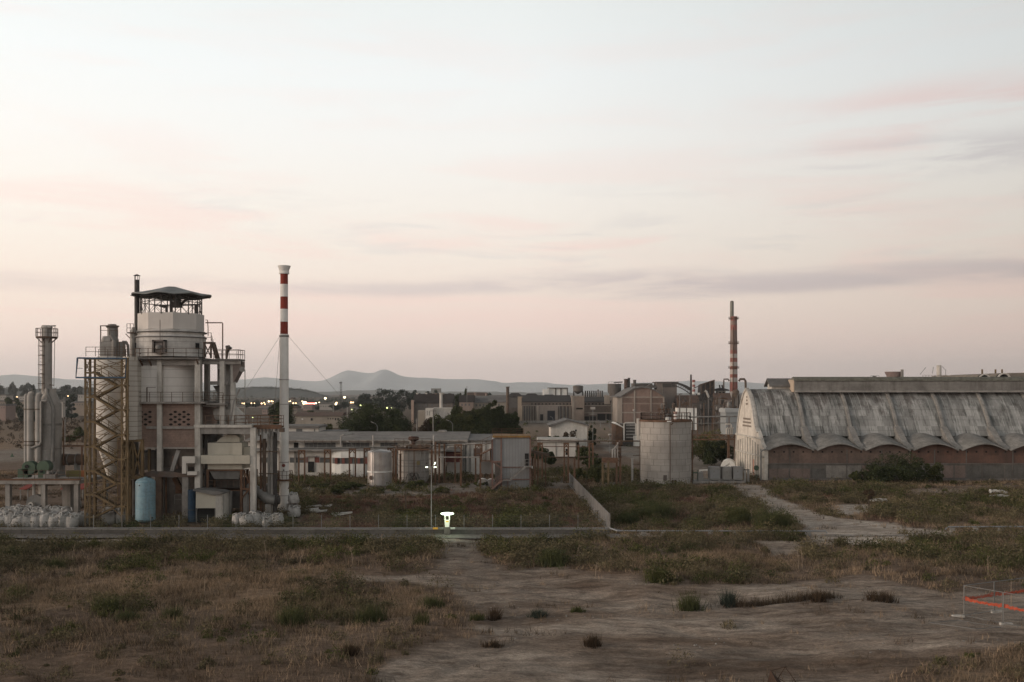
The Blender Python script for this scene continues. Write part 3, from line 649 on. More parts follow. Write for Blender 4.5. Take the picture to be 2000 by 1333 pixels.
def walkway_bridge():
    Y0 = 114.2; x = lambda p: X(p, Y0); z = lambda p: Z(p, Y0)
    T = thing('walkway_bridge', 'rusty steel footbridge running from the concrete bay to the white chimney', 'bridge', (x(505), Y0, 0))
    b = MB(); b.box(x(460), x(552), Y0-.5, Y0+.7, z(835.5), z(832)); b.box(x(460), x(552), Y0-.55, Y0-.45, z(838), z(830)); b.build('deck', rust, T)
    b = MB(); b.rail([(x(460), Y0-.5, z(832)), (x(551), Y0-.5, z(832))], 1.15, 1.3, .06, 3); b.rail([(x(460), Y0+.7, z(832)), (x(551), Y0+.7, z(832))], 1.15, 1.3, .05, 3); b.build('handrail', rust, T)
    b = MB()
    for p in (505, 512, 519, 526, 532, 540): b.beam((x(p), Y0+.1, z(835)), (x(p), Y0+.1, z(847+5*(p%3))), .18)
    b.build('pipe_stub', steel, T)
    b = MB(); b.box(x(549), x(557), Y0-.8, Y0-.2, z(844), z(836)); b.build('end_box', brown, T)
    specs = [(512, 858, 8, brown), (521, 848, 5.5, steel), (527, 842, 6, conc), (533.5, 845, 8, dsteel), (505, 850, 4, rust)]
    for px, top, w, mm in specs:
        t = thing('old_pipe_column', {512:'rust-stained thick pipe column just right of the concrete bay',521:'thin grey pipe column between the rusty pipe and the pale column',527:'pale concrete column under the rusty footbridge',533.5:'dark grey pipe column nearest the white chimney',505:'thin rusty steel stanchion beside the concrete bay'}[px], 'column', (x(px), Y0+1, 0))
        w *= .0571; b = MB(); b.rod((x(px), Y0+1, 0), (x(px), Y0+1, z(top)), w/2, n=10); b.build('shaft', mm, t)
        b = MB(); [b.rod((x(px), Y0+1, q), (x(px), Y0+1, q+.12), w/2+.06, n=10) for q in (2.5, 5, 7.5)]; b.build('flange', brown, t)
walkway_bridge()

def chimney_white():
    Y0 = 123.0; x = lambda p: X(p, Y0); z = lambda p: Z(p, Y0); c = x(555)
    T = thing('chimney', 'tall slim white chimney with three dark red bands and a flared cap', 'chimney', (c, Y0, 0))
    wm = mat('chimney_white', (.70,.69,.655), (.60,.59,.555), scale=.3, streak=.35, scol=(.22,.17,.12), dirt=.1)
    b = MB(); b.lathe(c, Y0, [(.85, 0), (.62, 1.2), (.56, 2.2), (.52, z(660)), (.52, z(654)), (.50, z(653.1))], 24); b.build('lower_shaft', wm, T, smooth=True)
    for i, (q0, q1) in enumerate(((653, 629), (629, 604), (604, 580), (580, 555.5), (555.5, 535))):
        b = MB(); b.lathe(c, Y0, [(.455, z(q0)+.002), (.45, z(q1)-.002)], 24); b.build('red_band' if i % 2 == 0 else 'white_band', redp if i % 2 == 0 else wm, T, smooth=True)
    b = MB(); b.lathe(c, Y0, [(.5, z(536)), (.6, z(535.5)), (.6, z(531)), (.55, z(530)), (.78, z(520)), (.74, z(519.5)), (.5, z(530))], 24); b.build('flared_cap', wm, T, smooth=True)
    b = MB(); b.lathe(c, Y0, [(.52, z(659)), (.58, z(658.5)), (.58, z(655.5)), (.52, z(655))], 24); b.build('guy_collar', steel, T)
    b = MB()
    for q in (742, 790, 903, 968): b.lathe(c, Y0, [(.53, z(q)-.05), (.585, z(q)-.05), (.585, z(q)+.05), (.53, z(q)+.05)], 24, caps=False)
    b.build('flange_ring', whited, T)
    b = MB(); b.rod((c+.05, Y0-.6, z(909)), (c+.05, Y0-.4, z(909)), .2, n=16); b.build('red_disc', mat('faded_red', (.20,.07,.055)), T)
    b = MB(); b.rod((c+.07, Y0-.6, z(918)), (c+.07, Y0-.4, z(918)), .09, n=8); b.build('port', dsteel, T)
    b = MB(); b.lathe(c, Y0, [(.6, z(939)), (1.0, z(939)), (1.0, z(936)), (.6, z(936))], 16, caps=False)
    pts = [(c+1.0*math.cos(2*math.pi*i/12), Y0+1.0*math.sin(2*math.pi*i/12), z(936)) for i in range(13)]; b.rail(pts, .98, 1, .045, 2)
    b.box(x(528), x(548), Y0-.6, Y0+.6, z(939), z(936)); b.rail([(x(528), Y0-.6, z(936)), (x(548), Y0-.6, z(936))], .98, .5, .045, 2)
    for s in (-1, 1): b.beam((c+s*.55, Y0-.3, z(955)), (c+s*1.0, Y0-.3, z(939)), .08)
    b.build('inspection_deck', rust, T)
    b = MB(); b.box(c+.6, c+1.6, Y0-.7, Y0+.4, 0, .95); b.build('plinth_box', whited, T)

    for i, (px, py, YY) in enumerate(((455, 800, 135), (687, 800, 150), (536, 800, 160))):
        zz = Z(657, Y0); e = Vector((X(px, YY), YY, Z(py, YY))); s0 = Vector((c+(.5 if px > 555 else -.5), Y0, zz)); d = e-s0; e2 = s0+d*((zz-.1)/(-d.z)) if False else e
        b = MB(); b.rod(s0, e, .022, n=4); b.build('guy_wire', steel, T)
    return T
chimney_white()

def stair_tower():
    Y0 = 108.5; x = lambda p: X(p, Y0); z = lambda p: Z(p, Y0); D = 1.3
    T = thing('stair_tower', 'tall ochre steel scaffold stair tower with zigzag flights in front of the white silo', 'stair tower', (x(205), Y0, 0))
    xs = (x(165.5), x(174), x(238), x(249))
    for px in (166, 175, 237.5, 249):
        for dy in ((0, D) if px < 249 else (0,)):
            b = MB(); b.box(x(px)-.09, x(px)+.09, Y0+dy, Y0+dy+.16, 0, z(699)); b.build('leg', ochre, T)
    fl = []
    q = 1010.0; k = 0; lv = [1010, 966.5, 920, 873, 824, 776, 728, 704]
    b = MB()
    for i, q in enumerate(lv[:-1]):
        b.box(x(166), x(186), Y0-.02, Y0+D, z(q+2), z(q-1.2)); b.build('landing', ochre, T); b = MB()
    for i in range(len(lv)-2):
        a0, a1 = lv[i], lv[i+1]; mid = (a0+a1)/2+1.0
        # flight up to the right in the back, then back to the left in front
        f = MB(); f.beam((x(184), Y0+D*.72, z(a0)), (x(226), Y0+D*.72, z(mid)), .8, .2); f.build('stair_flight', ochre, T)
        f = MB(); f.beam((x(184), Y0+D*.22, z(a1)), (x(226), Y0+D*.22, z(mid)), .8, .2); f.build('stair_flight', ochre, T)
        f = MB(); f.beam((x(184), Y0+.05, z(a1)+1.0), (x(226), Y0+.05, z(mid)+1.0), .06); f.beam((x(184), Y0+.05, z(a1)+.55), (x(226), Y0+.05, z(mid)+.55), .05)
        f.beam((x(184), Y0+D*.95, z(a0)+1.0), (x(226), Y0+D*.95, z(mid)+1.0), .06)
        for s in (0, .33, .66, 1): f.beam((x(184+42*s), Y0+.05, z(a1+(mid-a1)*s)), (x(184+42*s), Y0+.05, z(a1+(mid-a1)*s)+1.0), .05)
        f.rail([(x(166), Y0, z(a0)), (x(184), Y0, z(a0))], 1.0, .8, .05); f.rail([(x(224), Y0, z(mid)), (x(246), Y0, z(mid))], 1.0, .8, .05); f.build('stair_rail', ochre, T)
        f = MB(); f.box(x(222), x(244), Y0-.02, Y0+D, z(mid+2.2), z(mid-.8)); f.build('landing', ochre, T)
    b = MB()
    for i in range(len(lv)-1):
        q0, q1 = lv[i], lv[i+1]
        b.beam((x(175), Y0, z(q0)), (x(237), Y0, z((q0+q1)/2)), .07) if i % 2 else b.beam((x(237), Y0+.1, z(q0)), (x(190), Y0+.1, z(q1)), .07)
        b.beam((x(166), Y0, z((q0+q1)/2)), (x(249), Y0, z((q0+q1)/2)), .07)
        b.beam((x(238), Y0, z(q0)), (x(249), Y0, z(q1)), .06); b.beam((x(249), Y0, z(q0)), (x(238), Y0, z(q1)), .06)
        b.beam((x(166), Y0, z(q0)), (x(175), Y0, z(q1)), .06); b.beam((x(175), Y0, z(q0)), (x(166), Y0, z(q1)), .06)
        b.beam((x(166), Y0+D, z(q0)), (x(237), Y0+D, z(q1)), .07)
    for q in range(712, 1005, 12): b.beam((x(166), Y0+.02, z(q)), (x(175), Y0+.02, z(q)), .05); b.beam((x(238), Y0+.02, z(q+5)), (x(249), Y0+.02, z(q+5)), .05)
    for i in range(len(lv)-1):
        q0, q1 = lv[i], lv[i+1]; qm = (q0+q1)/2; b.beam((x(175), Y0+D, z(qm)), (x(237), Y0+D, z(q1)), .06); b.beam((x(237), Y0+D*.5, z(qm)), (x(206), Y0+D*.5, z(q1)), .06); b.beam((x(175), Y0+D, z(q0-9)), (x(237), Y0+D, z(q0-9)), .05); b.beam((x(184), Y0+.03, z(q0)-.1), (x(206), Y0+.03, z(qm)), .05)
    b.box(x(164), x(250), Y0-.05, Y0+.1, z(741), z(738)); b.box(x(164), x(250), Y0-.05, Y0+.15, z(703), z(700)); b.build('bracing', ochre, T)
    b = MB(); b.rail([(x(166), Y0, z(728)), (x(186), Y0, z(728))], 1.1, .7, .05); b.rail([(x(178), Y0+2, z(703)), (x(250), Y0+2, z(703))], 1.2, 1, .05); b.build('top_rail', brown, T)
    g = mat('blue_tube', (.06,.10,.15), (.045,.075,.11), scale=2)
    b = MB(); b.pipe([(x(156), Y0-.6, z(700)), (x(251), Y0-.6, z(701)), (x(248.5), Y0-.6, z(738)), (x(153), Y0-.6, z(738)), (x(156), Y0-.6, z(700))], .10, 6); b.beam((x(155), Y0-.6, z(720)), (x(166), Y0-.6, z(720)), .05); b.build('blue_frame', g, T)
stair_tower()

def silos_left():
    Y0 = 113.5; x = lambda p: X(p, Y0); z = lambda p: Z(p, Y0)
    T = thing('silo', 'tall white silo with a conical bottom standing behind the ochre stair tower', 'silo', (x(214), Y0, 0))
    r = (x(243)-x(185))/2; c = x(214)
    b = MB(); b.lathe(c, Y0+.6, [(.5, z(930)), (r, z(862)), (r, z(700)), (r*.9, z(697))], 32); b.build('shell', whitep, T, smooth=True)
    b = MB()
    for dx in (-1, 1):
        for dy in (-1, 1): b.beam((c+dx*r*.8, Y0+.6+dy*r*.8, 0), (c+dx*r*.8, Y0+.6+dy*r*.8, z(855)), .3)
    b.build('support_leg', ochre, T)
    b = MB(); b.rail([(x(178), Y0-1.4, z(697)), (x(252), Y0-1.4, z(697))], 1.0, 1.0, .05); b.build('top_railing', brown, T)

    F = thing('dust_filter', 'grey dust filter with a stubby capped outlet on top of the white silo', 'filter', (c, Y0, z(697)))
    y1 = Y0+.6
    b = MB(); b.lathe(x(211), y1, [(.85, z(697)), (.85, z(668)), (.9, z(667)), (.9, z(664)), (.78, z(657))], 8, a0=R(22)); b.box(x(197), x(223), y1-.9, y1+.8, z(697), z(668)); b.build('filter_body', steel, F)
    b = MB(); b.lathe(x(215), y1, [(.52, z(658)), (.52, z(641)), (.75, z(637)), (.8, z(636)), (.45, z(635)), (.45, z(633))], 16); b.build('capped_outlet', steel, F, smooth=True)
    b = MB(); b.rod((x(233), y1-.3, z(697)), (x(233), y1-.3, z(668)), .55, n=14); b.rod((x(226), y1-1, z(697)), (x(226), y1-1, z(666)), .28, n=10); b.build('side_cylinder', steel, F)
    b = MB(); b.pipe([(x(235), y1, z(668)), (x(242), y1, z(668)), (x(246), y1, z(675)), (x(247), y1, z(697))], .16, 8); b.pipe([(x(219), y1-1, z(655)), (x(226), y1-1, z(668))], .14, 6); b.pipe([(x(223), y1, z(641)), (x(225), y1, z(645)), (x(225), y1, z(658))], .1, 6); b.build('bent_pipe', steel, F)
    b = MB(); b.rail([(x(199), y1-.9, z(655)), (x(232), y1-.9, z(655))], 1.0, .8, .05); b.beam((x(197), y1-.8, z(637)), (x(209), y1-.8, z(637)), .1); b.beam((x(198), y1-.8, z(637)), (x(198), y1-.8, z(668)), .1); b.rail([(x(236), y1-1, z(697)), (x(252), y1-1, z(697))], 1.6, .4, .05, 3); b.build('filter_railing', brown, F)

    E = thing('elevator_shaft', 'pale ribbed sheet-clad shaft between the stair tower and the round tower', 'shaft', (x(263), Y0-1, 0))
    cl = mat('clad_sheet', (.47,.44,.39), (.39,.365,.32), scale=.5, streak=.25, scol=(.14,.11,.08), lines=[(2, .55, .07, (.16,.14,.115))])
    b = MB(); b.prism([(x(249), Y0-1.4), (x(263), Y0-1.9), (x(277.5), Y0-1.4), (x(277.5), Y0+.8), (x(249), Y0+.8)], 2, z(858), z(698)); b.build('cladding', cl, E)
    b = MB(); b.box(x(248), x(288), Y0-1.5, Y0-1.1, z(862), z(857.5))
    for p in (250, 287): b.box(x(p)-.14, x(p)+.14, Y0-1.5, Y0-1.2, z(930), z(862)); b.box(x(p)-.14, x(p)+.14, Y0+.6, Y0+.9, 0, z(862))
    for a, c_, q0, q1 in ((252, 268, 864, 928), (268, 252, 864, 928), (270, 285, 864, 928), (285, 270, 864, 928)): b.beam((x(a), Y0-1.35, z(q0)), (x(c_), Y0-1.35, z(q1)), .18)
    b.beam((x(269), Y0-1.35, z(862)), (x(269), Y0-1.35, z(928)), .2); b.box(x(248), x(288), Y0-1.5, Y0+.9, z(934), z(928)); b.build('truss', ochre, E)
    b = MB(); b.box(x(244), x(251), Y0-2, Y0-1.6, 0, z(858)); b.build('shaft_leg', brown, E); b = MB(); b.box(x(252), x(258), Y0-1.9, Y0-1.4, 0, z(930)); b.build('shaft_leg', ochre, E)

    K = thing('stack_pipe', 'black stove-pipe stack with a little lantern cap behind the umbrella roof', 'stack', (x(267.5), Y0+3, 0))
    Y1 = Y0+3; cx = X(267.5, Y1); zz = lambda p: Z(p, Y1)
    b = MB(); b.rod((cx, Y1, zz(698)), (cx, Y1, zz(547)), .28, n=14); b.build('black_pipe', dsteel, K, smooth=True)
    b = MB(); b.lathe(cx, Y1, [(.42, zz(539)), (.05, zz(536))], 12); b.build('lantern_cap', dsteel, K)
    b = MB(); [b.beam((cx+.25*math.cos(a), Y1+.25*math.sin(a), zz(547)), (cx+.25*math.cos(a), Y1+.25*math.sin(a), zz(539)), .05) for a in (0.3, 1.57, 3.14, 4.3, 5.4)]; b.build('lantern_post', dsteel, K)
    b = MB(); b.rod((X(262.5, Y1), Y1, 0), (X(262.5, Y1), Y1, zz(650)), .48, n=16); b.rod((X(262.5, Y1), Y1, zz(650)), (X(264, Y1), Y1, zz(640)), .48, .3, n=16); b.build('grey_pipe', steel, K, smooth=True)
    b = MB(); b.box(X(253, Y1), X(271, Y1), Y1-.8, Y1+.6, zz(652), zz(650)); b.rail([(X(253, Y1), Y1-.8, zz(650)), (X(266, Y1), Y1-.8, zz(650))], .95, .4, .05, 2); b.beam((X(249.5, Y1), Y1-.6, zz(653)), (X(258, Y1), Y1-.6, zz(662)), .08); b.build('small_deck', brown, K)
silos_left()

def left_stack():
    Y0 = 121.0; x = lambda p: X(p, Y0); z = lambda p: Z(p, Y0)
    sm = mat('scrubber_grey', (.35,.335,.31), (.27,.26,.24), scale=.5, streak=.4, scol=(.1,.08,.06), dirt=.15)
    T = thing('scrubber_stack', 'tall grey exhaust stack with a railed top deck and a wide tapered base', 'stack', (x(96), Y0, 0))
    c = x(91.5)
    b = MB(); b.lathe(x(98), Y0, [(1.25, 3.4), (1.25, z(790)), (1.1, z(785)), (.62, z(765)), (.62, z(760))], 28); b.build('tapered_base', sm, T, smooth=True)
    b = MB(); b.rod((c, Y0, z(770)), (c, Y0, z(640)), .58, n=24); b.build('stack_shaft', sm, T, smooth=True)
    b = MB(); b.rod((c, Y0, z(641)), (c, Y0, z(636)), .66, .55, n=24); b.pipe([(x(97), Y0-.4, z(640)), (x(102), Y0-.4, z(640)), (x(104), Y0-.4, z(637.5)), (x(112), Y0-.4, z(637))], [.25,.22,.1,.06], 8); b.build('stack_head', sm, T)
    b = MB(); b.lathe(c, Y0, [(.6, z(661)), (1.2, z(661)), (1.2, z(658)), (.6, z(658))], 12, caps=False)
    for a in range(8): b.beam((c+.55*math.cos(a*.785), Y0+.55*math.sin(a*.785), z(670)), (c+1.15*math.cos(a*.785), Y0+1.15*math.sin(a*.785), z(661)), .08)
    b.rail([(c+1.2*math.cos(a*.5236), Y0+1.2*math.sin(a*.5236), z(658)) for a in range(13)], .95, 1, .05); b.build('top_deck', brown, T)
    b = MB()
    for px in (81, 92):
        b.beam((x(px), Y0-.75, z(660)), (x(px), Y0-.75, z(760)), .05)
    k = z(760)
    while k < z(668): b.beam((x(84), Y0-.8, k), (x(90), Y0-.8, k), .045); k += .45
    k = z(750)
    while k < z(668): b.lathe(x(87), Y0-.85, [(.33, k), (.38, k), (.38, k+.06), (.33, k+.06)], 12, caps=False); k += 1.1
    b.beam((x(84), Y0-.8, z(660)), (x(84), Y0-.8, z(765)), .05); b.beam((x(90), Y0-.8, z(660)), (x(90), Y0-.8, z(765)), .05); b.build('caged_ladder', brown, T)
    b = MB(); b.beam((x(111), Y0-.5, z(637)), (x(109), Y0-.5, z(755)), .05); b.beam((x(99), Y0-.3, z(752)), (x(109), Y0-.5, z(753)), .08); b.build('lightning_rod', brown, T)
    b = MB(); b.pipe([(x(97), Y0-.7, z(760)), (x(98), Y0-.8, z(768)), (x(110), Y0-1.0, z(793)), (x(112), Y0-1, z(800)), (x(112), Y0-1.2, z(900))], .22, 10); b.build('sloping_pipe', steel, T, smooth=True)
    b = MB(); b.lathe(x(98), Y0, [(1.26, z(831)), (1.31, z(831)), (1.31, z(827)), (1.26, z(827))], 28, caps=False); b.lathe(x(98), Y0, [(1.26, z(877)), (1.3, z(877)), (1.3, z(876)), (1.26, z(876))], 28, caps=False); b.build('band', steel, T)

    for px, top, w, lab, bot in ((62.5, 770, 6, 'thin left pipe of the pair of vertical grey pipes left of the stack', 905), (71.5, 767, 12.5, 'thick round-topped vertical pipe left of the grey stack', 900), (87, 769, 11, 'vertical pipe leaning against the base of the grey stack', 900)):
        t = thing('vertical_pipe', lab, 'pipe', (x(px), Y0-1.6, z(bot)), 'vertical pipes beside the grey stack'); ww = w*.0605/2; yy = Y0-1.6
        b = MB(); hk = [(x(px), yy, z(bot)), (x(px), yy, z(top+6)), (x(px)+ww*.25, yy, z(top+2)), (x(px)+ww*.9, yy, z(top))]; b.pipe(hk if px != 71.5 else [(x(px), yy, z(bot)), (x(px), yy, z(top+7)), (x(px)+.1, yy, z(top+2.5)), (x(px)+.35, yy, z(top))], [ww, ww, ww*.92, ww*.6], 16); b.build('shaft', sm, t, smooth=True)
        b = MB(); [b.rod((x(px), yy, z(q)), (x(px), yy, z(q)+.1), ww+.07, n=16) for q in (800, 862, 869)]; b.build('flange', brown, t)
    t = thing('bent_pipe', 'slim pale pipe bending out between the vertical pipes and the stack base', 'pipe', (x(95), Y0-2, 3.4))
    b = MB(); b.pipe([(x(106), Y0-1.9, z(783)), (x(97), Y0-1.9, z(783)), (x(95), Y0-1.9, z(786)), (x(95), Y0-1.9, z(862)), (x(92), Y0-1.9, z(868)), (x(76), Y0-1.9, z(874))], .17, 8); b.build('tube', steel, t, smooth=True)

    Pf = thing('concrete_platform', 'raised concrete platform on square columns with a rusty edge, lower left', 'platform', (x(85), 116, 0)); Y1 = 116.0; x1 = lambda p: X(p, Y1); z1 = lambda p: Z(p, Y1)
    b = MB(); b.box(x1(7), x1(162), Y1-1, Y1+6.5, z1(944.5), z1(937.5)); b.build('slab', conc, Pf)
    b = MB(); b.box(x1(7), x1(165), Y1-1.06, Y1-.9, z1(937.4), z1(934)); b.build('edge_angle', rust, Pf)
    for p in (17, 86, 150):
        b = MB(); b.box(x1(p), x1(p+8.5), Y1-.8, Y1-.2, 0, z1(944.6)); b.build('column', conc, Pf)
        b = MB(); b.box(x1(p+18), x1(p+25), Y1+5, Y1+5.5, 0, z1(944.6)); b.build('column', conc, Pf)
    b = MB(); b.rail([(x1(10), Y1-.95, z1(934)), (x1(162), Y1-.95, z1(934))], .95, 1.3, .045, 2); b.build('railing', brown, Pf)
    t = thing('green_blower', 'green spiral blower casing on the left end of the concrete platform', 'blower', (x1(50), Y1+1, z1(934)), 'green blowers on the platform')
    b = MB(); b.rod((x1(53), Y1+.3, z1(915)), (x1(53), Y1+1.3, z1(915)), .78, n=24); b.box(x1(32), x1(52), Y1+.3, Y1+1.3, z1(934), z1(917)); b.build('casing', greenp, t)
    b = MB(); b.rod((x1(50), Y1+.2, z1(912)), (x1(50), Y1+.29, z1(912)), .22, n=14); b.build('inlet', void, t)
    t = thing('green_blower', 'second green blower with a ribbed round face, nearer the stack', 'blower', (x1(81), Y1+1, z1(934)), 'green blowers on the platform')
    b = MB(); b.rod((x1(82), Y1+.2, z1(913)), (x1(82), Y1+1.3, z1(913)), .72, n=24); b.box(x1(72), x1(92), Y1+.3, Y1+1.2, z1(934), z1(920)); b.build('casing', greenp, t)
    b = MB(); b.rod((x1(79), Y1+.1, z1(921)), (x1(79), Y1+.19, z1(921)), .18, n=12); b.build('inlet', void, t)
    t = thing('rotary_drum', 'horizontal rusty-grey drum on cradles beyond the platform railing', 'drum', (x1(140), Y1+6, z1(930)))
    b = MB(); b.rod((X(114, 122), 122, Z(898, 122)), (X(166, 122), 122, Z(898, 122)), .65, n=20); b.build('shell', brown, t, smooth=True)
    b = MB(); [b.rod((X(p, 122), 122, Z(898, 122)), (X(p+1.5, 122), 122, Z(898, 122)), .72, n=20) for p in (120, 134, 150)]; b.box(X(118, 122), X(124, 122), 121.5, 122.5, Z(934, 122), Z(905, 122)); b.box(X(148, 122), X(153, 122), 121.5, 122.5, Z(934, 122), Z(905, 122)); b.build('riding_ring', steel, t)
    t = thing('pipe_rack', 'rusty railed gantry joining the grey stack to the stair tower', 'gantry', (x(143), Y0, 0))
    b = MB(); b.box(x(121), x(165), Y0, Y0+1.2, z(873), z(870)); b.build('deck', rust, t); b = MB(); b.rail([(x(121), Y0, z(870)), (x(165), Y0, z(870))], 1.0, .9, .05, 2); b.beam((x(123), Y0+.2, z(910)), (x(123), Y0+.2, z(822)), .12); b.beam((x(123), Y0+.2, z(822)), (x(125), Y0+.2, z(815)), .1); b.beam((x(160), Y0, z(935)), (x(160), Y0, z(873)), .15); b.build('railing', rust, t)
    t = thing('yellow_machine', 'yellow and orange motor unit behind the platform railing', 'motor', (x1(135), Y1+2, z1(934)))
    b = MB(); b.box(x1(118), x1(152), Y1+1.5, Y1+2.5, z1(933.9), z1(922)); b.build('body', mat('dull_yellow', (.13,.115,.045)), t); b = MB(); b.box(x1(149), x1(156), Y1+1.3, Y1+1.6, z1(933.9), z1(921)); b.build('orange_box', mat('dull_orange', (.22,.08,.03)), t)
    t = thing('debris_heap', 'dark scrap and valves heaped at the foot of the grey stack', 'scrap', (x1(105), Y1, z1(934)))
    b = MB(); b.box(x1(88), x1(112), Y1-.5, Y1+.6, z1(933.9), z1(926))
    for i in range(16): p = rnd.uniform(90, 112); b.beam((x1(p), Y1-.4+rnd.random(), z1(928)), (x1(p+rnd.uniform(-6, 6)), Y1-.4+rnd.random(), z1(rnd.uniform(918, 924))), .15)
    b.build('scrap_pile', steel, t)
    t = thing('centrifugal_fan', 'round grey fan with a small flanged inlet standing under the platform', 'fan', (x1(65), Y1-.2, 0))
    b = MB(); b.rod((x1(66), Y1+.3, z1(985)), (x1(66), Y1+1.2, z1(985)), 1.02, n=28); b.box(x1(52), x1(80), Y1+.4, Y1+1.1, 0, z1(990)); b.build('casing', steel, t)
    b = MB(); b.rod((x1(61), Y1-.2, z1(986)), (x1(61), Y1+.3, z1(986)), .3, n=18); b.build('inlet_flange', concl, t); b = MB(); b.rod((x1(61), Y1-.25, z1(986)), (x1(61), Y1-.21, z1(986)), .13, n=12); b.build('inlet_hole', void, t)
    b = MB(); b.rod((x1(62), Y1+.5, z1(978)), (x1(62), Y1+.5, z1(945)), .17, n=10); b.build('riser', concl, t); b = MB(); b.rod((x1(71), Y1+1.4, z1(970)), (x1(71), Y1+1.4, z1(950)), .35, n=12); b.build('pot', concl, t)
    t = thing('pier', 'massive grey concrete pier under the platform below the stack', 'pier', (x1(105), Y1+4, 0)); b = MB(); b.box(x1(96), x1(112), Y1+3.4, Y1+5, 0, z1(944.6)); b.build('block', conc, t)
    for i, (px, lab) in enumerate(((45, 'red sheet lying in the yard seen left under the platform'), (140, 'long red-roofed low shelter seen under the platform at the right'))):
        Yb = 135; t = thing('red_shelter', lab, 'shelter', (X(px, Yb), Yb, 0)); w = 8 if i == 0 else 22
        b = MB(); b.prism([(Yb, Z(955, Yb)), (Yb+3, Z(948, Yb)), (Yb+3, Z(948, Yb)-.1), (Yb, Z(955, Yb)-.1)], 0, X(px-w, Yb), X(px+w, Yb)); b.build('roof', redp, t); b = MB(); [b.beam((X(px+s*w*.9, Yb), Yb+.3, 0), (X(px+s*w*.9, Yb), Yb+.3, Z(955, Yb)), .12) for s in (-1, 1)]; b.build('post', steel, t)
left_stack()

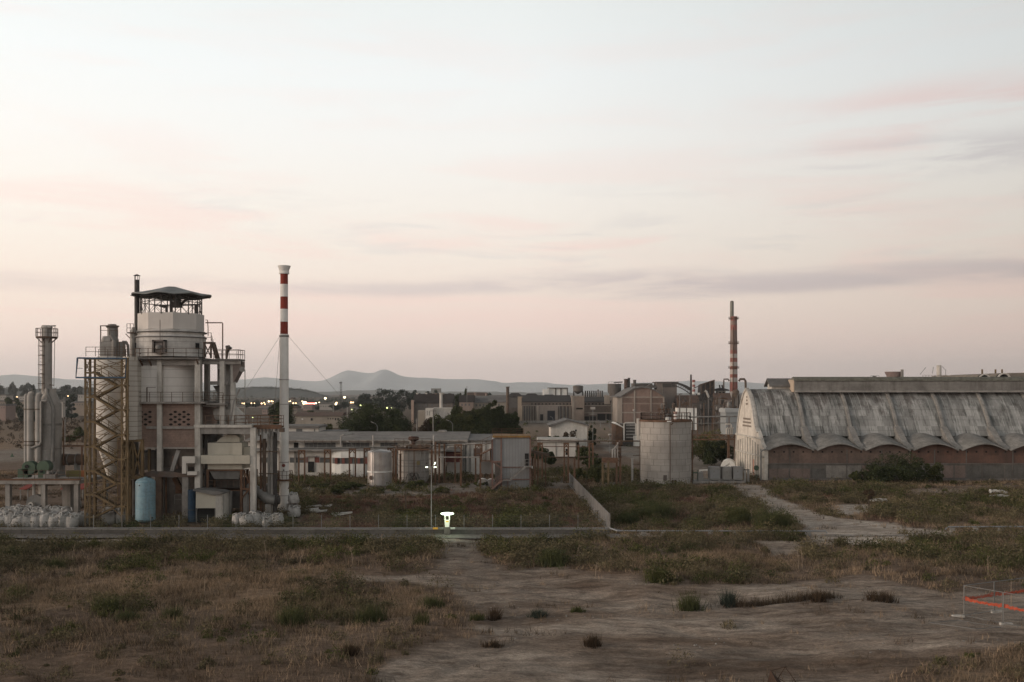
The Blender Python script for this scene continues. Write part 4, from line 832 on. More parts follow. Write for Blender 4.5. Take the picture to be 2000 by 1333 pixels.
def blue_tank():
    Y0 = 109.0; x = lambda p: X(p, Y0); z = lambda p: Z(p, Y0)
    T = thing('pressure_tank', 'upright light blue pressure tank with rounded ends on short legs', 'tank', (x(284), Y0, 0))
    r = (x(303)-x(265.5))/2; c = x(284.2); pr = []
    for a in range(0, 91, 15): pr.append((r*math.sin(R(a)), z(1021)-0+ (1-math.cos(R(a)))*r*.42))
    top = [(r*math.sin(R(a)), z(933)-(1-math.cos(R(a)))*r*.5) for a in range(90, -1, -15)]
    b = MB(); b.lathe(c, Y0, pr+top, 36); b.build('shell', bluep, T, smooth=True)
    b = MB(); [b.lathe(c, Y0, [(r, z(q)), (r+.012, z(q)), (r+.012, z(q)+.04), (r, z(q)+.04)], 36, caps=False) for q in (942, 968, 993, 1014)]; b.build('weld_seam', mat('seam_blue', (.10,.22,.27)), T)
    for a in (35, 145, 215, 325):
        b = MB(); b.box(c+.62*math.cos(R(a))-.07, c+.62*math.cos(R(a))+.07, Y0+.62*math.sin(R(a))-.07, Y0+.62*math.sin(R(a))+.07, 0, z(1014)); b.build('leg', brown, T)
    b = MB(); b.lathe(c, Y0, [(.62, 0), (.62, .28)], 20); b.build('foot_ring', brown, T)
    b = MB(); b.rod((x(279), Y0-r, z(947)), (x(279), Y0-r+.1, z(947)), .08, n=8); b.rod((x(302), Y0-.7, z(1010)), (x(303), Y0-.9, z(1010)), .09, n=8); b.build('nozzle', dsteel, T)
    b = MB(); b.rod((c-.35, Y0-r-.02, z(1015)), (c+.1, Y0-r-.02, z(1015)), .03, n=4); b.build('nameplate', dsteel, T)
    b = MB(); b.rod((c, Y0, z(933.3)), (c, Y0, z(931.8)), .2, n=10); b.build('top_nozzle', bluep, T)
    Yb = 111.5; xx = lambda p: X(p, Yb); zz = lambda p: Z(p, Yb)
    S_ = thing('shed', 'small beige sheet-metal shed with a sloping grey roof near the blue tank', 'shed', (xx(408), Yb, 0))
    b = MB(); b.prism([(xx(382.5), zz(993)), (xx(421), zz(993)), (xx(421), zz(966)), (xx(382.5), zz(959))], 1, Yb, Yb+.08); b.build('front_wall', beige, S_)
    b = MB(); b.prism([(xx(421.2), 0), (xx(435), 0), (xx(435), zz(965.5)), (xx(421.2), zz(966))], 1, Yb+.0, Yb+3); b.build('side_wall', concl, S_)
    b = MB(); b.prism([(xx(379), zz(955.5)), (xx(379), zz(958.5)), (xx(422), zz(967.5)), (xx(440), zz(962.5)), (xx(430), zz(960))], 1, Yb-.4, Yb+3.2); b.build('roof', roofg, S_)
    b = MB(); b.box(xx(384), xx(419), Yb+.4, Yb+2.8, 0, zz(993.2)); b.build('shade_fill', void, S_); b = MB(); b.box(xx(382.5), xx(384), Yb, Yb+.1, 0, zz(993.1)); b.box(xx(419.4), xx(421), Yb+.0, Yb+.1, 0, zz(993.1)); b.build('corner_post', steel, S_)  # black box stands in for the shade inside the open shed front
    d = thing('blue_drum', 'dark blue upright cylinder standing left of the beige shed', 'drum', (X(375, 112.5), 112.5, 0)); b = MB(); b.rod((X(375.5, 112.5), 112.5, 0), (X(375.5, 112.5), 112.5, Z(957, 112.5)), .48, n=16); b.build('shell', blued, d, smooth=True); b = MB(); b.lathe(X(375.5, 112.5), 112.5, [(.48, 1.3), (.5, 1.3), (.5, 1.36), (.48, 1.36)], 16, caps=False); b.build('hoop', dsteel, d)

    Yc = 119; t = thing('small_tank', 'squat grey tank behind the railing at the foot of the white chimney', 'tank', (X(527, Yc), Yc, 0)); b = MB(); b.lathe(X(527.5, Yc), Yc, [(.78, 0), (.78, Z(948, Yc)), (.5, Z(945, Yc)), (.1, Z(944, Yc))], 20); b.build('shell', steel, t, smooth=True); b = MB(); b.rail([(X(516, Yc), Yc-.9, Z(947, Yc)), (X(540, Yc), Yc-.9, Z(947, Yc))], .9, .6, .05, 2); [b.beam((X(p, Yc), Yc-.9, 0), (X(p, Yc), Yc-.9, Z(947, Yc)), .05) for p in (533, 540)]; b.build('railing', rust, t)
    t = thing('fat_pipe', 'thick grey sloping pipe ending in a flange beside the chimney foot', 'pipe', (X(525, 115.5), 115.5, 0)); Yd = 115.5
    b = MB(); b.pipe([(X(485, Yd), Yd+.5, Z(950, Yd)), (X(500, Yd), Yd, Z(958, Yd)), (X(518, Yd), Yd-.3, Z(970, Yd)), (X(526, Yd), Yd-.4, Z(974.5, Yd)), (X(541, Yd), Yd-.5, Z(976, Yd))], [.5,.55,.58,.58,.56], 18); b.build('tube', steel, t, smooth=True)
    b = MB(); b.rod((X(541, Yd), Yd-.5, Z(976, Yd)), (X(544, Yd), Yd-.5, Z(976, Yd)), .72, n=18); b.rod((X(544, Yd), Yd-.5, Z(976, Yd)), (X(548, Yd), Yd-.5, Z(976, Yd)), .5, n=18); b.build('flange', dsteel, t); b = MB(); b.box(X(521, Yd), X(532, Yd), Yd-.8, Yd-.1, 0, Z(984, Yd)); b.build('saddle', conc, t)
blue_tank()
# ================================================================ the yard in the middle
def long_hall():
    Y0 = 172.0; x = lambda p: X(p, Y0); z = lambda p: Z(p, Y0)
    T = thing('long_workshop', 'long low two-level white workshop with clerestory strips and a projecting canopy roof', 'building', (x(700), Y0, 0))
    b = MB(); b.box(x(470), x(870), Y0, Y0+.3, 0, z(879)); b.box(x(870), x(909), Y0+4, Y0+4.3, 0, z(866)); b.build('lower_wall', whitep, T)
    b = MB(); b.box(x(470), x(909), Y0+4.01, Y0+4.3, z(878.8), z(866)); b.box(x(909)-.2, x(909), Y0+4.3, Y0+14, 0, z(866)); b.build('upper_wall', whitep, T)
    b = MB(); b.box(x(470), x(872), Y0-1.2, Y0+4.2, z(881), z(878.2)); b.build('canopy_slab', conc, T)
    b = MB(); b.prism([(Y0+2.8, z(866)), (Y0+2.8, z(861.5)), (Y0+15, z(850)), (Y0+15, z(853))], 0, x(470), x(912)); b.build('roof', mat('felt_roof', (.22,.205,.185), (.15,.14,.13), scale=.25, streak=.3, dirt=.35), T)
    b = MB(); b.box(x(470), x(912), Y0+2.65, Y0+2.79, z(866.5), z(861)); b.build('fascia', conc, T)
    b = MB(); b.box(x(470), x(905), Y0+2.5, Y0+2.6, z(865), z(864)); [b.box(x(p), x(p)+.08, Y0+2.5, Y0+2.6, z(866.5), z(862)) for p in range(480, 905, 18)]; b.build('gutter', brown, T)
    for a, c in ((497, 510), (514, 530), (537, 552), (564, 573), (585.5, 647), (661, 715), (737, 771), (838, 870)):
        b = MB(); b.box(x(a), x(c), Y0+3.95, Y0+4.05, z(877.5), z(866.5)); w = b.build('clerestory_window', glassd if c > 580 else void, T)
        b = MB(); n = max(1, round((c-a)/9)); [b.box(x(a+(c-a)*k/n)-.05, x(a+(c-a)*k/n)+.05, Y0+3.9, Y0+3.97, z(877.5), z(866.5)) for k in range(1, n)]
        if n > 1: b.build('mullion', steel, w)
    for a, c in ((484, 500), (510, 522), (566, 594), (625, 644), (658, 672), (686, 700)):
        b = MB(); b.box(x(a), x(c), Y0-.04, Y0+.1, z(904), z(894)); b.build('window', glassd, T)
    for a, c in ((594, 601), (615, 624), (672, 676)):
        b = MB(); b.box(x(a), x(c), Y0-.05, Y0+.1, z(904), z(893.5)); b.build('red_panel', mat('red_panel', (.20,.075,.06), (.15,.06,.05), dirt=.2), T)
    b = MB(); b.box(x(602), x(614), Y0-.06, Y0+.3, z(923), z(902)); b.build('doorway', void, T)
    b = MB(); b.box(x(597), x(619), Y0-.8, Y0, z(892), z(890.5)); b.box(x(601), x(602), Y0-.1, Y0, z(923), z(893)); b.box(x(614), x(615), Y0-.1, Y0, z(923), z(893)); b.build('door_hood', conc, T)
    # bowed white wall section
    b = MB(); pts = [(x(648), Y0), (x(656), Y0-.7), (x(668), Y0-1.1), (x(690), Y0-1.2), (x(712), Y0-1.1), (x(723), Y0-.6), (x(728), Y0)]
    b.prism(pts, 2, 0, z(905.5)); b.prism(pts, 2, z(894), z(881.1)); b.build('bowed_wall', wpaint, T)
    b = MB(); b.prism([(p[0], p[1]+.15) for p in pts], 2, z(905.6), z(893.9)); b.build('bowed_glazing', glassd, T)
    b = MB(); [b.box(x(p), x(p)+.45, Y0-1.15, Y0-.8, z(905.4), z(894.1)) for p in (656, 670, 684, 700, 715)]; b.build('red_mullion', mat('red_panel', (.2,.07,.05)), T)
    b = MB(); [b.pipe([(x(p), Y0+2.4, z(878)), (x(p), Y0+2.4, z(853)), (x(p)+.4, Y0+2.4, z(851.5)), (x(p+18), Y0+6, z(850))] if p == 661 else [(x(p), Y0+2.4, z(878)), (x(p), Y0+2.4, z(851.5))], .14, 8) for p in (661, 725, 799, 845)]; b.build('downpipe', whited, T)
    b = MB(); [b.box(x(p), x(p)+.3, Y0-.2, Y0, 0, z(881.2)) for p in (575, 652, 770, 820, 862)]; b.build('pilaster', conc, T)
    b = MB(); b.prism([(x(842), z(849.5)), (x(846), z(847)), (x(858), z(847)), (x(862), z(849.5)), (x(860), z(852)), (x(842), z(852))], 1, Y0+14, Y0+16); b.build('roof_vent', conc, T)
    # second hall further right
    T2 = thing('flat_workshop', 'lower dull white workshop continuing right behind the steel-clad hopper house', 'building', (x(945), Y0+2, 0)); Y1 = 176.0; x1 = lambda p: X(p, Y1); z1 = lambda p: Z(p, Y1)
    b = MB(); b.box(x1(904), x1(990), Y1, Y1+.3, 0, z1(861)); b.build('front_wall', whitep, T2)
    b = MB(); b.prism([(Y1-.6, z1(861)), (Y1-.6, z1(859.5)), (Y1+10, z1(852.5)), (Y1+10, z1(854))], 0, x1(902), x1(990)); b.build('roof', roofg, T2)
    b = MB(); [b.box(x1(p), x1(p)+.35, Y1-.15, Y1, 0, z1(861.1)) for p in (905, 916, 947)]; b.build('pilaster', conc, T2)
    b = MB(); b.box(x1(870), x1(901), Y1-3, Y1-2.6, z1(901), z1(880)); b.build('red_shutter', mat('maroon_sheet', (.10,.03,.025), (.08,.028,.022)), T2)
    b = MB(); b.box(x1(925), x1(942), Y1-.06, Y1, z1(892), z1(876)); b.build('brown_shutter', mat('shutter_brown', (.13,.09,.075)), T2)
    b = MB(); b.prism([(x1(868), z1(880)), (x1(878), z1(873)), (x1(898), z1(872)), (x1(905), z1(880))], 1, Y1-4, Y1-1); b.build('porch_roof', roofg, T2)
    # small building on the left behind
    Y2 = 205.0; x2 = lambda p: X(p, Y2); z2 = lambda p: Z(p, Y2)
    T3 = thing('office_block', 'small flat-roofed white office showing over the workshop roof beside the chimney', 'building', (x2(590), Y2, 0))
    b = MB(); b.box(x2(530), x2(622), Y2, Y2+8, 0, z2(836)); b.build('wall', whitep, T3); b = MB(); b.box(x2(526), x2(624.5), Y2-.5, Y2+8.5, z2(836), z2(831.5)); b.build('roof', roofg, T3)
    for a, c, q0, q1 in ((578.5, 590.5, 838, 852), (613.5, 615.5, 838, 851), (536, 542, 838, 850), (544, 547, 838, 850)):
        b = MB(); b.box(x2(a), x2(c), Y2-.05, Y2+.2, z2(q1), z2(q0)); b.build('window', glassd, T3)
    T4 = thing('low_shed', 'low pale shed roof between the white office and the dark trees', 'shed', (x2(640), Y2+4, 0)); b = MB(); b.box(x2(624.6), x2(668), Y2+1, Y2+8, 0, z2(845)); b.build('wall', whited, T4); b = MB(); b.box(x2(624.6), x2(669), Y2+.6, Y2+8.2, z2(845), z2(842.5)); b.build('roof', roofg, T4)
long_hall()

def portals():
    # rusty twin-post pipe portals
    Y0 = 165.0; x = lambda p: X(p, Y0)
    def portal(px0, px1, top, base, Y, lab):
        xx = lambda p: X(p, Y); t = thing('pipe_portal', lab, 'portal', (xx((px0+px1)/2), Y, 0), 'rusty twin-post pipe portals'); w = .23
        zt = Z(top, Y)
        for p in (px0, px1):
            b = MB(); b.box(xx(p)-w/2, xx(p)+w/2, Y-w/2, Y+w/2, 0, zt); b.build('post', rust, t)
        b = MB(); b.box(xx(px0)-w/2, xx(px1)+w/2, Y-w/2-.01, Y+w/2+.01, zt-.25, zt+.01)
        m = (px0+px1)/2; b.box(xx(px0)+w/2, xx(px1)-w/2, Y-.1, Y+.1, zt-1.55, zt-1.38)
        b.beam((xx(px0)+.1, Y, zt-.75), (xx(px0)+.55, Y, zt-.2), .12); b.beam((xx(px1)-.1, Y, zt-.75), (xx(px1)-.55, Y, zt-.2), .12); b.build('crosshead', rust, t)
    for i, (a, c, top, Y, lab) in enumerate((
        (583.5, 595, 879, 160, 'rusty portal just right of the white chimney, before the open doorway'),
        (634, 645.5, 878, 160, 'second rusty portal, left of the bowed white wall'),
        (682.5, 694, 876.5, 164, 'rusty portal in front of the bowed white wall'),
        (711.5, 722, 875.5, 165, 'rusty portal half hidden behind the shiny metal tank'),
        (758, 768, 875, 166, 'rusty portal between the shiny tank and the caged tank'),
        (889, 901, 868, 160, 'rusty portal in front of the maroon shutter'),
        (929, 941, 868, 160, 'rusty portal just left of the steel-clad hopper house'),
        (546, 553, 878, 160, 'rusty portal hidden partly by the white chimney shaft'),
        (1051, 1059, 865, 163, 'rusty portal just right of the steel-clad hopper house'),
        (1102, 1110, 865, 163, 'rusty portal before the flat white shed, right part'),
        (1151, 1158, 865, 163, 'slim rusty portal near the tall lamp mast'),
        (1204, 1211, 862, 161, 'rusty portal left of the big round silo'))):
        portal(a, c, top, 0, Y, lab)
    for nm, lab, pts, r, mm in (
        ('overhead_pipe', 'long grey pipe carried over the rusty portals in front of the workshop', [(X(560, 163), 163, Z(876.5, 163)), (X(780, 166), 166, Z(873.5, 166)), (X(930, 160), 160, Z(867, 160)), (X(960, 160), 160, Z(866, 160))], .12, steel),
        ('overhead_pipe', 'rusty pipe running high from the hopper house to the round silo', [(X(1036, 163), 163, Z(861, 163)), (X(1120, 163), 163, Z(862, 163)), (X(1215, 162), 162, Z(862, 162)), (X(1252, 162), 162, Z(862, 162))], .10, brown),
        ('overhead_pipe', 'thin rusty pipe below the high one, crossing before the flat white shed', [(X(1036, 163), 163, Z(872, 163)), (X(1110, 163), 163, Z(873, 163)), (X(1150, 163), 163, Z(873, 163))], .06, rust),
        ('yard_pipe', 'thin pale pipe at mid height in front of the maroon shutter', [(X(857, 158), 158, Z(893.5, 158)), (X(945, 158), 158, Z(893.5, 158))], .09, whited),
        ('yard_pipe', 'low dark pipe crossing in front of the portals right of the hopper house', [(X(1040, 162), 162, Z(884, 162)), (X(1060, 162), 162, Z(893, 162)), (X(1215, 161), 161, Z(893, 161))], .07, brown)):
        t = thing(nm, lab, 'pipe', pts[0]); b = MB(); b.pipe(pts, r, 8); b.build('tube', mm, t)
        b = MB(); [b.rod(Vector(pts[0]).lerp(Vector(pts[1]), f), Vector(pts[0]).lerp(Vector(pts[1]), f+.004), r+.05, n=8) for f in (.15, .4, .65, .9)]; b.build('flange', mm, t)
    for px, top, Y, lab in ((1040, 893, 155, 'rusty stanchion just behind the hopper house stair'), (1045, 880, 165, 'rusty stanchion behind the hopper house'), (1122, 896, 160, 'short rusty stanchion in the weedy yard'), (1130, 870, 170, 'thin leaning stanchion by the flat white shed'), (1177, 905, 150, 'stout ochre post left of the valve stand'), (1188, 902, 150, 'stout ochre post right of the valve stand'), (1235, 897, 158, 'grey post with rungs beside the round silo'), (858, 868, 160, 'rusty post right of the caged tank'), (868, 868, 162, 'thin rusty post beside the maroon shutter'), (900, 900, 155, 'short rusty post in front of the maroon shutter'), (782, 888, 158, 'thick rusty post at the left of the caged tank')):
        t = thing('steel_post', lab, 'post', (X(px, Y), Y, 0), 'steel posts in the yard'); b = MB(); m = whited if px == 1235 else (ochre if px in (1177, 1188) else rust)
        b.box(X(px, Y)-.14, X(px, Y)+.14, Y-.14, Y+.14, 0, Z(top, Y)); b.build('shaft', m, t); b = MB(); b.box(X(px, Y)-.22, X(px, Y)+.22, Y-.22, Y+.22, Z(top, Y), Z(top, Y)+.08); b.build('cap_plate', m, t)
    t = thing('valve_stand', 'rusty valve stand tangled with pipes on a lattice column left of the silo', 'valve', (X(1206, 152), 152, 0)); Y = 152
    b = MB(); b.box(X(1203, Y), X(1206, Y), Y-.2, Y, 0, Z(860, Y)); b.box(X(1210, Y), X(1213, Y), Y-.2, Y, 0, Z(860, Y)); [b.beam((X(1204, Y), Y, Z(860+q, Y)), (X(1212, Y), Y, Z(868+q, Y)), .12) for q in range(0, 60, 12)]; b.build('lattice', rust, t)
    b = MB(); b.box(X(1176, Y), X(1206, Y), Y-.5, Y+.6, Z(904, Y), Z(894, Y)); b.build('crate_box', mat('rust_box', (.15,.085,.055), (.1,.06,.04), scale=2), t)
    b = MB(); [b.pipe([(X(1196+i*5, Y), Y-.3, Z(894, Y)), (X(1196+i*5, Y), Y-.3, Z(878-i*4, Y)), (X(1206, Y), Y-.3, Z(874-i*5, Y))], .12, 6) for i in range(3)]; b.build('valve_pipe', whited, t)
    b = MB(); [b.rod((X(1207, Y), Y-.6, Z(q, Y)), (X(1211, Y), Y-.6, Z(q+1, Y)), .3, n=8) for q in (866, 874, 881, 888)]; b.build('valve_body', brown, t)
    t = thing('ladder_frame', 'small rusty ladder frame against the left of the silo', 'ladder', (X(1243, 157), 157, 0)); Y = 157; b = MB(); b.beam((X(1236, Y), Y, Z(917, Y)), (X(1250, Y), Y, Z(926, Y)), .1); b.beam((X(1236, Y), Y, Z(907, Y)), (X(1251, Y), Y, Z(907, Y)), .1); b.beam((X(1236, Y), Y, Z(890, Y)), (X(1251, Y), Y, Z(890, Y)), .1); b.beam((X(1250, Y), Y, 0), (X(1250, Y), Y, Z(862, Y)), .12); b.build('frame', brown, t)
portals()

def tanks_mid():
    Y0 = 156.5; x = lambda p: X(p, Y0); z = lambda p: Z(p, Y0); c = x(741.5); r = (x(765)-x(718))/2
    mt = mat('brushed_tank', (.42,.40,.375), (.30,.29,.28), scale=.7, rough=.38, metal=.45, streak=.5, scol=(.2,.15,.11))
    T = thing('metal_tank', 'shiny upright metal tank with a pale band and a round manhole', 'tank', (c, Y0, 0))
    b = MB(); b.lathe(c, Y0, [(r, .15), (r, z(883)), (r*.93, z(881.5)), (.15, z(878))], 40); b.build('shell', mt, T, smooth=True)
    b = MB(); b.lathe(c, Y0, [(r+.01, z(922)), (r+.07, z(922)), (r+.07, z(919.5)), (r+.01, z(919.5))], 40, caps=False); b.build('band', wpaint, T)
    b = MB(); a = R(235); ctr = Vector((c+r*math.cos(a), Y0+r*math.sin(a), z(932))); n = Vector((math.cos(a), math.sin(a), 0)); b.rod(ctr-n*.1, ctr+n*.12, .33, n=16); b.build('manhole', brown, T)
    b = MB(); b.beam((x(731), Y0-r*1.02, .1), (x(731), Y0-r*1.02, z(880)), .09); b.beam((x(731), Y0-r*1.02, z(880)), (c, Y0, z(877)), .08); b.build('level_pipe', steel, T)
    b = MB(); b.lathe(c, Y0, [(r+.3, 0), (r+.3, .16), (r, .17)], 32); b.build('base_pad', conc, T)
    Y1 = 163.0; x1 = lambda p: X(p, Y1); z1 = lambda p: Z(p, Y1); c = x1(808); r = (x1(838)-x1(778.5))/2
    T = thing('caged_tank', 'large pale tank caged in rusty stanchions and pipes under a cluttered top deck', 'tank', (c, Y1, 0))
    b = MB(); b.lathe(c, Y1, [(r, 0), (r, z1(879)), (.1, z1(877.5))], 40); b.build('shell', mat('tank_plates', (.40,.38,.35), (.32,.30,.275), scale=.5, streak=.45, scol=(.2,.12,.08), lines=[(2, 1.5, .05, (.15,.12,.1))]), T, smooth=True)
    b = MB(); b.box(x1(775), x1(842), Y1-r-.6, Y1+r, z1(878), z1(875)); b.build('top_deck', rust, T)
    b = MB()
    for i in range(34):
        p = rnd.uniform(776, 840); q = rnd.uniform(866, 875); p2 = p+rnd.uniform(-7, 7); b.beam((x1(p), Y1-r+rnd.uniform(-.5, 2), z1(875)), (x1(p2), Y1-r+rnd.uniform(-.5, 2), z1(q)), rnd.choice((.08, .12, .25)))
    for i in range(9): p = rnd.uniform(778, 836); b.rod((x1(p), Y1-r-.3, z1(rnd.uniform(868, 873))), (x1(p+rnd.uniform(4, 9)), Y1-r-.3, z1(rnd.uniform(868, 873))), .25, n=8)
    b.build('valve_clutter', mat('clutter', (.15,.105,.075), (.09,.065,.05), scale=2), T)
    b = MB(); b.rail([(x1(775), Y1-r-.6, z1(875)), (x1(845), Y1-r-.6, z1(875))], 1.6, 1.3, .05, 3); b.build('deck_railing', brown, T)
    for p in (777, 786, 793, 802, 812, 824, 833, 846, 853):
        b = MB(); w = .32 if p in (777, 846, 853) else .12; b.box(x1(p)-w/2, x1(p)+w/2, Y1-r-.5, Y1-r-.5+w, 0, z1(862 if p in (802, 853) else 876)); b.build('stanchion', rust if w > .2 or p in (786, 812) else steel, T)
    b = MB(); [b.lathe(c, Y1, [(r+.45, z1(q)), (r+.5, z1(q)), (r+.5, z1(q)+.07), (r+.45, z1(q)+.07)], 40, caps=False) for q in (898, 909, 920, 931)]; b.build('cage_hoop', steel, T)
    b = MB()
    for i in range(6):
        a = rnd.uniform(792, 818); b.pipe([(x1(a), Y1-r-.4, z1(936)), (x1(a+3), Y1-r-.5, z1(924+rnd.uniform(-3, 5))), (x1(a+9), Y1-r-.5, z1(923+rnd.uniform(-3, 3))), (x1(a+13), Y1-r-.4, z1(934))], .05, 5)
    b.build('loose_hose', dsteel, T)
    b = MB(); b.lathe(x1(809), Y1-1, [(.25, z1(875)), (.3, z1(862)), (.9, z1(858)), (.8, z1(853)), (.5, z1(852))], 10); b.build('rusty_cyclone', mat('dark_rust', (.06,.03,.022)), T)
    b = MB(); b.box(x1(820)-.25, x1(820)+.25, Y1-r-.08, Y1-r+.1, z1(906), z1(899)); b.build('sign_plate', mat('old_sign', (.25,.2,.1)), T)
tanks_mid()

def hopper_house():
    Y0 = 148.0; x = lambda p: X(p, Y0); z = lambda p: Z(p, Y0)
    cor = mat('corrugated_sheet', (.22,.228,.228), (.18,.187,.19), scale=.5, rough=.5, metal=.15, streak=.25, scol=(.15,.12,.1), lines=[(0, .42, .13, (.17,.175,.175))])
    pk = mat('primer_steel', (.19,.12,.10), (.14,.09,.075), scale=2)
    T = thing('hopper_house', 'grey corrugated steel hopper house on a pink-primed frame with an outside stair', 'building', (x(1000), Y0, 0))
    b = MB(); b.box(x(979), x(1034), Y0, Y0+6, z(912), z(855.5)); b.build('upper_cladding', cor, T)
    b = MB(); b.prism([(x(959), z(901)), (x(977.5), z(901)), (x(977.5), z(853)), (x(959), z(859.5))], 1, Y0+.6, Y0+6); b.build('side_cladding', cor, T)
    b = MB(); b.box(x(981), x(1034), Y0+.3, Y0+5.8, z(936), z(914)); b.box(x(981), x(1034), Y0+.3, Y0+5.8, 0, z(938)); b.build('lower_cladding', cor, T)
    b = MB()
    for p, q in ((977.5, 853), (1034, 853)): b.box(x(p), x(p)+.22, Y0-.1, Y0+.2, 0, z(q))
    b.box(x(960), x(963), Y0+.5, Y0+.8, 0, z(859)); b.box(x(979), x(1035), Y0+.1, Y0+.35, z(914), z(912)); b.box(x(979), x(1035), Y0+.1, Y0+.35, z(938), z(936)); b.box(x(957), x(979), Y0+.3, Y0+.55, z(904), z(901)); b.beam((x(963), Y0+.5, z(903)), (x(978), Y0+.5, z(915)), .2); b.box(x(991), x(993), Y0+.2, Y0+.32, 0, z(938)); b.build('primed_frame', pk, T)
    b = MB(); b.box(x(962), x(1036), Y0-.3, Y0+6.3, z(855), z(851.5)); b.build('roof_edge', mat('yellow_rust', (.26,.16,.05), (.15,.07,.03), scale=1.2, dirt=.3), T)
    b = MB(); b.rail([(x(962), Y0-.2, z(851.5)), (x(998), Y0-.2, z(851.5)), (x(1022), Y0+2, z(851.5))], 1.0, 1.4, .055, 3); b.build('roof_railing', rust, T)
    b = MB(); b.beam((x(975), Y0-1.1, z(937)), (x(1024), Y0-1.1, z(908)) if False else (x(982), Y0-1.1, z(936)), .1)
    def flight(a, c, dy):
        o = [(x(a[0]), Y0-1.3+dy, z(a[1])), (x(c[0]), Y0-1.3+dy, z(c[1]))]
        for dd in (0, 1.0): b.beam((o[0][0], o[0][1]+dd, o[0][2]), (o[1][0], o[1][1]+dd, o[1][2]), .08, .28)
        n = 12
        for i in range(n): f = (i+.5)/n; b.box(o[0][0]+(o[1][0]-o[0][0])*f-.14, o[0][0]+(o[1][0]-o[0][0])*f+.14, o[0][1], o[0][1]+1, o[0][2]+(o[1][2]-o[0][2])*f-.02, o[0][2]+(o[1][2]-o[0][2])*f+.03)
        for k in (.5, 1.0): b.beam((o[0][0], o[0][1], o[0][2]+k), (o[1][0], o[1][1], o[1][2]+k), .05)
        for i in range(5): f = i/4; p = Vector(o[0]).lerp(Vector(o[1]), f); b.beam(p, p+Vector((0, 0, 1)), .05)
    b = MB(); flight((957, 957), (981, 937), 0); b.build('lower_flight', pk, T)
    b = MB(); flight((997, 936), (1026, 911), 0); b.build('upper_flight', steel, T)
    b = MB(); b.box(x(981), x(998), Y0-1.3, Y0-.3, z(938), z(936.5)); b.rail([(x(981), Y0-1.3, z(936.5)), (x(998), Y0-1.3, z(936.5))], 1, .8, .05); b.box(x(1024), x(1038), Y0-1.3, Y0+.3, z(912), z(910)); b.rail([(x(1024), Y0-1.3, z(910)), (x(1038), Y0-1.3, z(910)), (x(1038), Y0, z(910))], 1, .7, .05); b.build('stair_landing', steel, T)
    b = MB(); b.box(x(1025), x(1032.5), Y0-.05, Y0+.2, z(910), z(886)); b.build('upper_doorway', void, T)
    b = MB(); b.box(x(992), x(1006), Y0+.2, Y0+.35, .1, z(948.5)); b.build('grille', mat('block_grey', (.2,.2,.19), (.13,.13,.125), scale=2), T)
    # lean-to gantry at the left
    b = MB(); b.prism([(x(937), z(889)), (x(960), z(877)), (x(960), z(879)), (x(937), z(891))], 1, Y0+.2, Y0+4); b.build('lean_to_roof', rust, T)
    b = MB(); [b.box(x(p)-.12, x(p)+.12, Y0+dy, Y0+dy+.22, 0, z(q)) for p, q, dy in ((938, 889, .3), (938, 889, 3.6), (957, 880, 3.6))]; [b.beam((x(p), Y0+.3, z(900)), (x(p), Y0+.3, z(884)), .1) for p in (941, 945, 949, 953, 957)]; b.box(x(937), x(960), Y0+.3, Y0+.5, z(902), z(900)); b.beam((x(938), Y0+.4, z(884)), (x(938), Y0+.4, z(866)), .08); b.rail([(x(942), Y0+.4, z(884)), (x(960), Y0+.4, z(876))], 1.8, .9, .05, 2); b.build('lean_to_frame', rust, T)
    b = MB(); b.prism([(x(937), z(905)), (x(962), z(903)), (x(962), z(928)), (x(937), z(927))], 1, Y0+2.2, Y0+2.4); b.build('hood_sheet', mat('dull_sheet', (.13,.13,.125)), T)
    b = MB(); b.box(x(966), x(981), Y0+2, Y0+2.2, 0, z(905)); b.build('inner_wall', concd, T)
    for px, rr, lab in ((948, .75, 'white drum lying on its side under the lean-to, left one'), (957, .7, 'white drum lying under the lean-to nearer the stair')):
        t = thing('white_drum', lab, 'drum', (x(px), Y0+2, 0), 'white drums under the lean-to'); b = MB(); b.rod((x(px)+(.1 if px > 950 else -.4), Y0+1, .8), (x(px)+(.1 if px > 950 else -.4), Y0+3, .8), rr, n=20); b.build('shell', wpaint, t, smooth=True); b = MB(); b.rod((x(px)+(.1 if px > 950 else -.4), Y0+.93, .8), (x(px)+(.1 if px > 950 else -.4), Y0+1.05, .8), rr+.04, n=20); b.build('rim', steel, t)
    # small lamp fittings mounted on the frame
    b = MB(); b.box(x(1038.5), x(1040), Y0-1.2, Y0-1, z(914), z(909.5)); b.build('white_lamp', wpaint, T)
    # conveyor roof going right behind
    t = thing('conveyor', 'dark sloping conveyor cover descending right from the hopper house', 'conveyor', (x(1060), Y0+4, 0)); b = MB(); b.beam((x(1036), Y0+5, z(886)), (x(1075), Y0+5, z(893)), .8, .4); b.build('cover', brown, t); b = MB(); [b.beam((x(p), Y0+5, 0), (x(p), Y0+5, z(887+(p-1036)*.18)), .15) for p in (1052, 1068)]; b.build('trestle', rust, t)
hopper_house()

